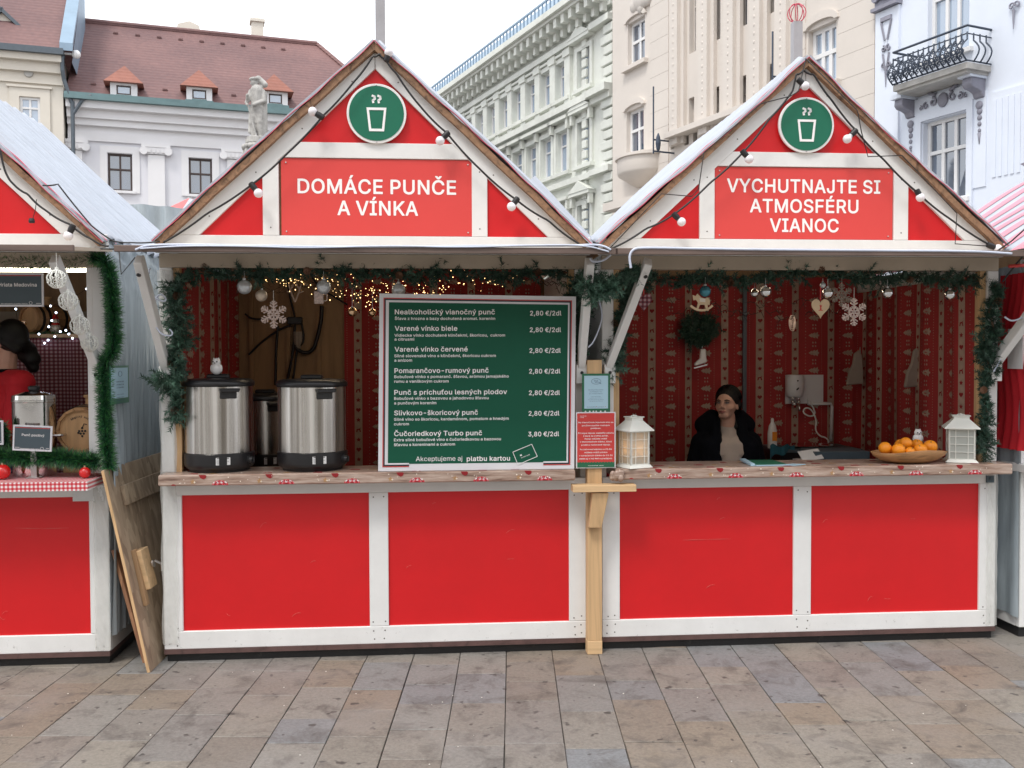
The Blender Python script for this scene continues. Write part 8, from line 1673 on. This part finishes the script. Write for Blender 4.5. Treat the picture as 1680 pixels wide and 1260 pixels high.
# loose tarpaulin corner and plastic between the roofs
c = ROW.p(925,360,.3); m = MB()
m.grid(lambda a,b: ROW.p(866+12*a+ (965-866)*b, 298-10*a*(1-b)+(398-300)*b, .45+.9*a+.03*math.sin(a*9+b*7)) + Vector((0,0,.0)), 14, 14)
m.build('loose_tarpaulin', M['tarp'], base=tuple(c), smooth='all', label='white loose tarpaulin sheet sticking out over the right eave of the punch stall', cat='tarpaulin')
m = MB(); u0_,u1_ = ROW.u(150,4.0,370), ROW.u(420,4.0,370); zt_ = ROW.z(250,338,4.0); m.grid(lambda a,b: (u0_+(u1_-u0_)*a, 4.0+.03*math.sin(a*40+5*b)+.02*math.sin(b*14), .05+(zt_-.05)*b+.02*math.sin(a*7)), 60, 24)
m.build('plastic_wind_sheet', M['plastic'], base=((u0_+u1_)/2,4.0,0), smooth='all', label='grey plastic wall sheet behind the gap between the two left stalls', cat='plastic sheet')
TT = thing('market_tent','red and white tent top far behind the gap on the left','tent',ROW,(ROW.u(318,7,330),7,0)); up_ = ROW.u(312,7,330); za = ROW.z(312,324,7); e = 1.15; zl = za-.62
for k in range(8):
    a0_,a1_ = 2*PI*k/8,2*PI*(k+1)/8; m = MB(); m.add([(up_,7,za),(up_+e*math.cos(a0_),7+e*math.sin(a0_),zl),(up_+e*math.cos(a1_),7+e*math.sin(a1_),zl)],[(0,1,2)]); m.build('canopy_panel', M['posterred'] if k%2 else M['tarp'], TT)
m = MB(); m.tube([(up_,7,0),(up_,7,za)],.03,8); m.build('pole', M['tin'], TT)

# ================================================================ LEFT STALL GOODS
def pot(px0,px1,pyt,pyb,v,label):
    um = ROW.u((px0+px1)/2,v,690); rad = (ROW.u(px1,v,690)-ROW.u(px0,v,690))/2; zb = 1.017; zt = ROW.z((px0+px1)/2,pyt,v); h = zt-zb; T = thing('steel_pot',label,'pot',ROW,(um,v,zb)); c = (um,v,zb)
    m = MB(); m.lathe(c,[(rad*.99,.0),(rad,.01),(rad,h*.84),(rad*1.03,h*.845),(rad*1.03,h*.87)],48); m.build('body', M['chrome'], T, smooth=True)
    m = MB(); m.lathe((um,v,zb+h*.872),[(rad*1.02,0),(rad*1.0,h*.05),(rad*.5,h*.09),(.01,h*.1)],40); ld = m.build('lid', M['chrome'], T, smooth=True)
    m = MB(); m.lathe((um,v,zb+h*.965),[(.02,0),(.03,.01),(.03,.025),(.02,.03)],16); m.build('knob', M['black'], ld, smooth=True)
    for sg in (-1,1): m = MB(); m.tube([(um+sg*rad,v-.04,zb+h*.45),(um+sg*(rad+.045),v-.035,zb+h*.46),(um+sg*(rad+.045),v+.035,zb+h*.46),(um+sg*rad,v+.04,zb+h*.45)],.008,8); m.build('handle', M['chrome'], T, smooth='all')
    return T,um,rad,zb,h
PT,um,rad,zb,h = pot(22,91,637,762,.12,'polished steel pot tied with a thin red ribbon')
m = MB(); m.tube([(um+(rad+.003)*math.cos(t*PI/20),.12+(rad+.003)*math.sin(t*PI/20),zb+h*.45+.004*math.sin(t)) for t in range(40)],.0035,6,closed=True)
kc = Vector((um-.01,.12-rad-.008,zb+h*.45)); 
for sg in (-1,1): m.tube([kc,kc+Vector((sg*.03,-.006,.025)),kc+Vector((sg*.045,-.006,.01)),kc],.003,5); m.tube([kc,kc+Vector((.008+sg*.006,-.008,-.03)),kc+Vector((.012+sg*.012,-.006,-.065))],.003,5)
m.build('red_ribbon', M['redball'], PT)
def slate(px0,px1,py0,py1,v,txt,label,sub=True,tilt=0,twid=.6,tz=.38,cap=.020):
    a,b,c,d = rect(ROW,px0,px1,py0,py1,v); T = thing('slate_sign',label,'sign',ROW,((a+b)/2,v,c)); W_=b-a; H_=d-c; RM = Matrix.Rotation(tilt,3,'Y'); cen = Vector(((a+b)/2,v,(c+d)/2))
    def rt(m): m.v = [cen+RM@(p-cen) for p in m.v]; return m
    rt(MB().box(a,b,v,v+.008,c,d)).build('frame', M['offwhite'], T); rt(MB().box(a+.009,b-.009,v-.0012,v-.0002,c+.010,d-.009)).build('slate_face', M['slate'], T)
    m = MB(); m.text(txt,(a+W_*(.52),v-.0018,d-H_*tz),cap,W_*twid,'C',.02); m.text('Akceptujeme aj platbu kartou',(a+W_*.45,v-.0018,c+H_*.075),.0045,W_*.5,'C',.01)
    m.ring((a+W_*.76,c+H_*.11),.007,.0085,v-.0025,v-.0015,14); m.box(a+.012,a+W_*.18,v-.002,v-.0014,c+.016,c+.018); m.box(b-W_*.14,b-.012,v-.002,v-.0014,c+.016,c+.018); rt(m).build('lettering', M['signwhite'], T)
    rt(MB().box(a+.012,b-.012,v-.002,v-.0013,d-.015,d-.012)).build('red_line', M['posterred'], T); return T
slate(21,85,698,740,-.06,'Punč poctivý','small slate sign reading Punč poctivý in front of the steel pot',tilt=R(3),twid=.58,tz=.42,cap=.0125)
slate(-45,5,690,730,-.03,'Varené víno','small slate sign cut off by the left edge of the photo',twid=.6,tz=.45,cap=.0125)
slate(-16,71,448,503,-.03,'Hriata Medovina','large slate sign reading Hriata Medovina hanging at the top left',twid=.72,tz=.40,cap=.019)
m = MB(); cm = ROW.p(56,747,-.03); m.box(cm.x-.015,cm.x+.015,cm.y-.01,cm.y+.02,1.017,cm.z+.03); m.box(cm.x-.035,cm.x+.035,cm.y-.03,cm.y+.03,1.0165,1.022); m.build('sign_holder', M['tin'], base=(cm.x,cm.y,1.017), label='short metal holder under the Punč poctivý sign', cat='holder')
def barrel(px,py,r,v,lng,label,txt=None,dark=False,yaw=0):
    c = ROW.p(px,py,v); rr_ = r/(F/(5.1+v)); ax = Matrix.Rotation(yaw,3,'Z') @ Vector((0,1,0)); T = thing('wine_barrel',label,'barrel',ROW,(c.x,c.y,c.z-rr_)); e1 = Matrix.Rotation(yaw,3,'Z') @ Vector((1,0,0))
    for k in range(14):      # staves
        a0_,a1_ = 2*PI*k/14+.01,2*PI*(k+1)/14-.01; m = MB(); n_ = 6
        def bp(t,a,ro): bul = rr_*(1+.12*math.sin(PI*t)); return c+ax*(lng*t)+(e1*math.cos(a)+Vector((0,0,math.sin(a))))*(bul-ro)
        vs = []; fs = []
        for i in range(n_+1):
            for a_,ro in ((a0_,0),(a1_,0),(a1_,.014),(a0_,.014)): vs.append(bp(i/n_,a_,ro))
        for i in range(n_):
            for q_ in range(4): fs.append((i*4+q_,i*4+(q_+1)%4,(i+1)*4+(q_+1)%4,(i+1)*4+q_))
        fs += [(3,2,1,0),(n_*4,n_*4+1,n_*4+2,n_*4+3)]; m.add(vs,fs); m.build('stave', M['barrel'], T)
    m = MB(); m.lathe(c+ax*.018,[(rr_*.90,0),(rr_*.90,.012)],32,tuple(ax)); hd = m.build('barrel_head', M['barrelhead'] if not dark else M['barrel'], T)
    for t in (.14,.3,.75): m = MB(); bul = rr_*(1+.12*math.sin(PI*t))+.001; m.lathe(c+ax*(lng*t-.01),[(bul,0),(bul+.001,.02)],32,tuple(ax)); m.build('hoop', M['hoop'], T)
    if txt:
        m = MB(); o_ = c+ax*.0165+e1*(-rr_*.05)+Vector((0,0,rr_*.38)); 
        for i,ch in enumerate(txt):
            if ch == ' ': continue
            a = PI/2+.62-i*.118; p = c+ax*.0165+(e1*math.cos(a)+Vector((0,0,math.sin(a))))*rr_*.56; tx = e1*math.sin(a)-Vector((0,0,math.cos(a))); m.text(ch,tuple(p),.013 if ch.isupper() else .012,None,'C',.0,ex=tuple(tx),ez=tuple(e1*math.cos(a)+Vector((0,0,math.sin(a)))))
        for x,y in ((0,0),(-.016,.0),(.016,.0),(-.008,-.014),(.008,-.014),(0,-.028),(-.02,-.01),(.0,.016)): 
            p = c+ax*.015+e1*(x+.01)+Vector((0,0,y-.005)); m.ball(p,.0062,8,6,(1,.25,1))
        m.tube([c+ax*.015+e1*.01+Vector((0,0,.01)),c+ax*.015+e1*.02+Vector((0,0,.035)),c+ax*.015+e1*.035+Vector((0,0,.03))],.0022,5); m.build('burnt_print', M['blackprint'], hd)
    m = MB(); m.lathe(c+ax*(lng*.5)+Vector((0,0,rr_*1.08)),[(.022,0),(.020,.035),(.03,.04),(.03,.055)],12); m.build('bung', M['barrelhead'], T)
    return T,c,rr_
B1,c1,rb1 = barrel(130,706,37,.12,.32,'oak barrel on the gingham counter with burnt lettering and grapes','Magický sud')
m = MB(); 
for yy in (.06,.26): m.prism([(c1.x-.11,1.017),(c1.x+.11,1.017),(c1.x+.11,c1.z-rb1*.62),(c1.x+.075,c1.z-rb1*.95),(c1.x,c1.z-rb1*1.16),(c1.x-.075,c1.z-rb1*.95),(c1.x-.11,c1.z-rb1*.62)],c1.y+yy,c1.y+yy+.03)
m.box(c1.x-.09,c1.x+.09,c1.y+.091,c1.y+.259,1.017,1.03)
m.build('barrel_cradle', M['barrelhead'], base=(c1.x,c1.y+.1,1.017), label='wooden cradle carrying the barrel on the gingham counter', cat='cradle')
B2,c2,rb2 = barrel(47,523,22,1.25,.30,'small dark barrel with a gold tap on the rear shelf of the left stall',None,False,R(-25))
m = MB(); tp_ = c2+Vector((-.01,-.02,-.035)); m.tube([tp_,tp_+Vector((0,-.05,0)),tp_+Vector((0,-.055,-.02))],.007,8); m.tube([tp_+Vector((-.012,-.03,.018)),tp_+Vector((.012,-.03,.018))],.005,6); m.tube([tp_+Vector((0,-.03,0)),tp_+Vector((0,-.03,.018))],.004,6); m.build('gold_tap', M['gold'], B2)
sz = c2.z-rb2*1.12; SHF = thing('rear_shelf','wooden shelf with barrel and tinsel in the left stall','shelf',ROW,(c2.x,1.4,sz-.03)); m = MB(); m.box(R1-2.2,R1-.06,1.15,1.6,sz-.025,sz-.002); m.build('shelf_top', M['ply'], SHF); m = MB(); m.box(R1-2.2,R1-.06,1.60,1.625,sz-.12,sz-.026); m.build('shelf_batten', M['ply'], SHF)
m = MB(); xg = R1-.06; m.grid(lambda a,b: (R1-2.2+2.14*a, 1.16+.02*math.sin(a*55), .3+(sz-.33)*b), 60, 6); m.build('gingham_curtain', M['ginghamdark'], SHF, smooth='all')
c = ROW.p(91,536,1.28); T = thing('snow_figure','tiny figurine with red scarf beside the barrel on the shelf','figurine',ROW,(c.x,c.y,sz)); m = MB(); m.ball((c.x,c.y,sz+.035),.035,12,8); m.ball((c.x,c.y,sz+.085),.024,12,8); m.build('body', M['pearl'], T, smooth='all'); m = MB(); m.lathe((c.x,c.y,sz+.058),[(.022,0),(.028,.008),(.022,.015)],12); m.lathe((c.x,c.y,sz+.1),[(.022,0),(.001,.05)],10); m.build('scarf_and_hat', M['redball'], T)
for px,py,r,lab in ((4,757,12,'red glitter ball at the left edge on the gingham counter'),(139,753,9,'red glitter ball in front of the barrel')):
    c = ROW.p(px,py,-.07); rr_ = r/308.; c.z = 1.0165+rr_; o = MB().ball(c,rr_,20,14).build('bauble', M['redball'], base=(c.x,c.y,1.0165), smooth='all', label=lab, cat='bauble', group='red balls on the gingham counter'); m = MB(); m.lathe(c+Vector((.0,0,rr_*.95)),[(.006,0),(.006,.01),(.001,.011)],8); m.build('cap', M['gold'], o)
# lamp cable strip and wall boards in the left stall
m = MB(); m.box(R1-1.9,R1-.04,DEP-.06,DEP-.035,1.9,1.98); m.build('wall_rail', M['cream'], T1)

# ================================================================ PEOPLE
def person_mesh(T, base, segs, balls, mt, name, vox=.008, it=2):
    m = MB()
    for a,b,r0,r1 in segs: caps(m, Vector(a), Vector(b), r0, r1, 14, 5)
    for c,r,sc in balls: m.ball(Vector(c), r, 18, 14, sc)
    return m
def hand(m, w_, d, side):      # relaxed hand pointing along d from wrist w_
    w_ = Vector(w_); d = Vector(d).normalized(); s = Vector(side).normalized(); n = d.cross(s)
    for k,(o,l) in enumerate(((-.03,.068),(-.01,.078),(.011,.072),(.03,.055))):
        a = w_+d*.07+s*o; k1 = a+d*l*.5-n*.006; k2 = k1+d*l*.42-n*.022; caps(m, w_+s*o*.5, a, .014,.0115,8,3); caps(m, a,k1,.010,.009,8,3); caps(m,k1,k2,.009,.0075,8,3)
    t0 = w_+s*-.028+d*.02; caps(m,t0,t0-s*.03+d*.025,.012,.010,8,3); caps(m,t0-s*.03+d*.025,t0-s*.035+d*.055-n*.008,.010,.008,8,3)
def human(T, hc, hs, yaw, pitch, shw, hip, knees, feet, arms):
    """hc: head centre; continuous body through remeshing; returns head transform"""
    RH = Matrix.Rotation(yaw,3,'Z') @ Matrix.Rotation(pitch,3,'X'); H = lambda x,y,z: hc+RH@(Vector((x,y,z))*hs)
    m = MB()
    m.ball(hc+RH@Vector((0,.012,.022))*hs, .086*hs, 24,18,(.88,1.08,1.08), RH)
    m.ball(H(0,-.024,-.036), .063*hs, 20,14,(.88,1.0,1.12), RH); caps(m,H(-.014,-.066,-.078),H(.014,-.066,-.078),.022*hs,.022*hs,12,4)
    for sg in (-1,1): caps(m,H(sg*.034,-.054,-.022),H(sg*.048,-.034,-.015),.026*hs,.024*hs,12,5); caps(m,H(sg*.014,-.080,.028),H(sg*.044,-.066,.029),.0085*hs,.008*hs,8,3); m.ball(H(sg*.076,.012,-.008),.024*hs,12,8,(.4,.7,1.25),RH)
    caps(m,H(0,-.084,.022),H(0,-.101,-.012),.0085*hs,.0125*hs,10,4); 
    for sg in (-1,1): caps(m,H(sg*.011,-.092,-.018),H(sg*.012,-.088,-.019),.0085*hs,.0085*hs,8,3)
    caps(m,H(-.016,-.083,-.047),H(.016,-.083,-.047),.0085*hs,.0085*hs,8,3); caps(m,H(-.012,-.081,-.058),H(.012,-.081,-.058),.009*hs,.009*hs,8,3)
    return m, H, RH
# ---- the seated woman
hcx = ROW.p(1192.5,664,1.0); hs = 1.0
W = thing('person','dark haired woman in a black jacket and beige jumper sitting behind the right counter','person',ROW,(hcx.x,hcx.y,.1))
m,H,RH = human(W, hcx+Vector((0,0,0)), .93, R(-38), R(-3), .38, None, None, None, None)
nb = hcx+Vector((.012,.02,-.08)); chest = Vector((hcx.x+.012,hcx.y+.05,hcx.z-.36)); hipc = Vector((hcx.x+.01,hcx.y+.08,.66))
caps(m, nb, Vector((chest.x,chest.y-.01,hcx.z-.19)), .050,.058,16,4)
caps(m, Vector((chest.x-.10,chest.y,hcx.z-.245)), Vector((chest.x+.10,chest.y,hcx.z-.245)), .068,.068); caps(m, chest+Vector((-.05,0,.03)),chest+Vector((.05,0,.03)),.12,.12); caps(m, chest, hipc, .115,.13); caps(m, hipc+Vector((-.08,0,0)),hipc+Vector((.08,0,0)),.11,.11)
arms = []
for sg in (-1,1):
    sh = Vector((chest.x+sg*.185,chest.y,hcx.z-.245)); el = sh+Vector((sg*.05,.0,-.28)); wr = el+Vector((-sg*.08,-.22,-.03)); caps(m,sh,el,.052,.042); caps(m,el,wr,.040,.028); hand(m,wr,(-sg*.35,-1,-.1),(1,-.3*sg,0)); arms.append((sh,el,wr))
    kn = hipc+Vector((sg*.12,-.42,.0)); an = Vector((kn.x,kn.y+.03,.16)); caps(m,hipc+Vector((sg*.09,0,0)),kn,.085,.06); caps(m,kn,an,.055,.040); caps(m,an+Vector((0,.02,-.02)),an+Vector((0,-.16,-.03)),.032,.026)
bd = remesh(m,'body',M['skin'],.0052,W,3)
for sg in (-1,1):
    e = MB(); e.ball(H(sg*.030,-.0745,.012),.0115,10,8,(1.2,.6,.48)); ey = e.build('eye', M['eyewhite'], W, smooth='all'); e = MB(); e.ball(H(sg*.030-.003,-.0800,.012),.0058,8,6,(1,.5,1)); e.build('iris', M['iris'], ey, smooth='all')
    e = MB(); e.tube([H(sg*.014,-.088,.029),H(sg*.032,-.085,.0335),H(sg*.048,-.070,.028)],[.003,.0036,.002],6); e.build('eyebrow', M['hair'], W)
    e = MB(); e.tube([H(sg*.016,-.086,.018),H(sg*.030,-.0875,.0215),H(sg*.046,-.076,.014)],[.0018,.0026,.0014],6); e.build('eyelashes', M['hair'], W)
e = MB(); e.tube([H(-.024,-.083,-.050),H(-.010,-.0915,-.0475),H(0,-.092,-.0495),H(.010,-.0915,-.0475),H(.024,-.083,-.050)],[.002,.0058,.0056,.0058,.002],8); e.tube([H(-.019,-.084,-.056),H(0,-.0905,-.0595),H(.019,-.084,-.056)],[.002,.0062,.002],8); e.build('lips', M['lips'], W, smooth='all')
# hair: cap pulled back into a low knot
hm = MB(); hm.ball(H(0,.030,.046),.096*.93,24,18,(.94,1.02,1.03),RH); 
for sg in (-1,1): 
    caps(hm,H(sg*.064,-.004,.062),H(sg*.076,.024,.0),.020,.018,12,4); caps(hm,H(sg*.074,.03,-.0),H(sg*.03,.09,-.06),.028,.034,12,4)
hm.ball(H(.0,.10,-.055),.042,14,10,(1,.9,1),RH); caps(hm,H(.02,.1,-.07),H(.05,.05,-.16),.03,.02,12,4)
hr = remesh(hm,'hair',M['hair'],.006,W,3); rs = random.Random(4); hs_ = MB()
for k_ in range(46):
    sg = 1 if k_ % 2 else -1; y0 = -.052+.10*rs.random(); pts_ = []
    for t_ in range(7):
        a_ = R(4+t_*15); yy = y0+.05*(t_/6)**1.5; rx = .0985*math.sin(a_)*.94; rz_ = .0995*math.cos(a_)*1.03; sq = math.sqrt(max(.05,1-((yy-.030)/.100)**2)); pts_.append(H(sg*rx*sq,yy,.046+rz_*sq))
    hs_.tube(pts_,[.0008,.0020,.0024,.0024,.0024,.0018,.0006],4)
hs_.build('strands', M['hair'], hr, smooth='all', kind='stuff')
# jumper and jacket
jm = MB(); caps(jm, Vector((chest.x,chest.y-.012,hcx.z-.165)), Vector((chest.x,chest.y-.015,hcx.z-.21)), .064,.072,18,3); caps(jm, chest+Vector((-.055,-.01,.05)),chest+Vector((.055,-.01,.05)),.122,.122); caps(jm,chest+Vector((0,-.01,0)),hipc+Vector((0,-.01,.0)),.132,.14); caps(jm, Vector((chest.x-.08,chest.y-.01,hcx.z-.25)), Vector((chest.x+.08,chest.y-.01,hcx.z-.25)), .072,.072)
remesh(jm,'jumper',M['sweater'],.007,W,3)
jk = MB()
for sg,(sh,el,wr) in zip((-1,1),arms):
    caps(jk,sh+Vector((-sg*.012,.0,-.012)),el,.072,.068); caps(jk,el,wr+Vector((0,.03,0)),.070,.050)
    caps(jk,Vector((chest.x+sg*.085,chest.y-.02,hcx.z-.235)),sh+Vector((-sg*.02,0,-.01)),.066,.068); caps(jk,Vector((chest.x+sg*.135,chest.y-.055,hcx.z-.28)),Vector((hipc.x+sg*.155,hipc.y-.06,hipc.z-.05)),.075,.095); caps(jk,Vector((chest.x+sg*.12,chest.y+.03,hcx.z-.3)),Vector((hipc.x+sg*.13,hipc.y+.03,hipc.z-.05)),.11,.13)
    caps(jk,Vector((chest.x+sg*.088,chest.y-.02,hcx.z-.105)),Vector((chest.x+sg*.095,chest.y-.075,hcx.z-.24)),.042,.040); caps(jk,Vector((chest.x+sg*.095,chest.y+.02,hcx.z-.09)),Vector((chest.x+sg*.150,chest.y+.03,hcx.z-.14)),.058,.062); caps(jk,Vector((chest.x+sg*.095,chest.y-.075,hcx.z-.24)),Vector((chest.x+sg*.110,chest.y-.115,hipc.z-.0)),.046,.055)
caps(jk,Vector((chest.x-.09,chest.y+.08,hcx.z-.13)),Vector((chest.x+.09,chest.y+.08,hcx.z-.13)),.055,.055); caps(jk,chest+Vector((-.08,.05,0)),chest+Vector((.08,.05,0)),.13,.13); caps(jk,chest+Vector((0,.06,0)),hipc+Vector((0,.05,0)),.14,.14)
remesh(jk,'jacket',M['jacket'],.009,W,3)
tr = MB()
for sg in (-1,1):
    kn = hipc+Vector((sg*.12,-.42,.0)); an = Vector((kn.x,kn.y+.03,.20)); caps(tr,hipc+Vector((sg*.09,0,0)),kn,.098,.073); caps(tr,kn,an,.068,.055)
remesh(tr,'trousers',M['jeans'],.012,W,2)
sh_ = MB()
for sg in (-1,1):
    kn = hipc+Vector((sg*.12,-.42,.0)); an = Vector((kn.x,kn.y+.03,.16)); caps(sh_,an+Vector((0,.03,-.018)),an+Vector((0,-.16,-.024)),.043,.036)
    m2 = MB()
remesh(sh_,'shoes',M['black'],.008,W,2)
ST_ = thing('stool','plain black stool under the seated woman','stool',ROW,(hipc.x,hipc.y,.1)); m = MB(); m.lathe((hipc.x,hipc.y,.50),[(.16,0),(.17,.02),(.16,.045)],24); m.build('seat', M['black'], ST_, smooth=True)
for k in range(4): a = PI/4+k*PI/2; m = MB(); m.tube([(hipc.x+.10*math.cos(a),hipc.y+.10*math.sin(a),.50),(hipc.x+.17*math.cos(a),hipc.y+.17*math.sin(a),.10)],.014,8); m.build('leg', M['black'], ST_)
# ---- the seller in the left stall, seen from behind and turned left
h2 = ROW.p(14,560,.62)
S2 = thing('person','seller in a red jumper with dark tied hair, seen from behind at the left edge','person',ROW,(h2.x,h2.y,.1))
m,H,RH = human(S2, h2, .95, R(-112), R(0), .38, None, None, None, None)
cx_,cy_ = h2.x-.02,h2.y+.0; shz = h2.z-.245; ch = Vector((cx_,cy_,h2.z-.40)); hp = Vector((cx_,cy_,1.02))
caps(m,h2+Vector((0,0,-.08)),Vector((cx_,cy_,shz+.04)),.050,.058); caps(m,ch+Vector((-.03,0,.02)),ch+Vector((.03,0,.02)),.12,.12); caps(m,ch,hp,.115,.12); ar2 = []
sv = Vector((.45,-.35,0)).normalized()
for sg in (-1,1):
    sh = Vector((cx_,cy_,shz))+sv*sg*.165; el = sh+Vector((-.03,-.06*sg,-.29)); wr = el+Vector((-.20,-.05,.02)); caps(m,Vector((cx_,cy_,shz)),sh,.066,.06); caps(m,sh,el,.050,.040); caps(m,el,wr,.038,.027); hand(m,wr,(-1,-.2,-.1),(0,1,0)); ar2.append((sh,el,wr))
    hj = hp+sv*sg*.09; kn = hj+Vector((0,0,-.42)); an = kn+Vector((0,0,-.42)); caps(m,hj,kn,.085,.058); caps(m,kn,Vector((an.x,an.y,.20)),.055,.038); caps(m,Vector((an.x+.02,an.y,.14)),Vector((an.x-.14,an.y-.03,.13)),.032,.025)
remesh(m,'body',M['skin'],.0065,S2,1)
hm = MB(); hm.ball(H(0,.028,.036),.098*.95,24,18,(.94,1.04,1.08),RH); 
for sg in (-1,1): caps(hm,H(sg*.07,-.02,.04),H(sg*.076,.02,.01),.022,.018,12,4); caps(hm,H(sg*.02,-.06,.09),H(sg*.068,-.02,.05),.02,.022,12,4); caps(hm,H(sg*.07,.035,.0),H(sg*.03,.09,-.05),.028,.03,12,4)
b0 = ROW.p(44,578,.66); caps(hm,H(0,.09,0),b0,.05,.052,14,5); hm.ball(b0,.060,16,12,(1,1,1.15)); caps(hm,b0,b0+Vector((.035,.0,-.09)),.05,.035,12,4); hm.ball(b0+Vector((.03,0,-.04)),.05,12,9)
remesh(hm,'hair',M['hair'],.007,S2,2)
jm = MB(); caps(jm,ch+Vector((-.035,0,.03)),ch+Vector((.035,0,.03)),.135,.135); caps(jm,ch,hp+Vector((0,0,-.05)),.14,.15); caps(jm,Vector((cx_,cy_,shz+.01)),Vector((cx_,cy_,shz+.035)),.082,.066)
for sg,(sh,el,wr) in zip((-1,1),ar2): caps(jm,Vector((cx_,cy_,shz)),sh,.084,.080); caps(jm,sh,el,.073,.060); caps(jm,el,wr,.056,.044)
remesh(jm,'jumper',M['redjumper'],.009,S2,3)
cm_ = MB(); cm_.lathe((cx_,cy_,shz+.062),[(.066,0),(.072,.006),(.066,.018),(.056,.02)],24); cm_.build('collar', M['jacket'], S2, smooth='all')
tr = MB()
for sg in (-1,1): hj = hp+sv*sg*.09; kn = hj+Vector((0,0,-.42)); caps(tr,hj,kn,.10,.07); caps(tr,kn,Vector((kn.x,kn.y,.24)),.066,.055)
remesh(tr,'trousers',M['jeans'],.012,S2,2)
sh_ = MB()
for sg in (-1,1): hj = hp+sv*sg*.09; caps(sh_,Vector((hj.x+.03,hj.y,.146)),Vector((hj.x-.15,hj.y-.03,.142)),.044,.036)
remesh(sh_,'shoes',M['black'],.009,S2,2)
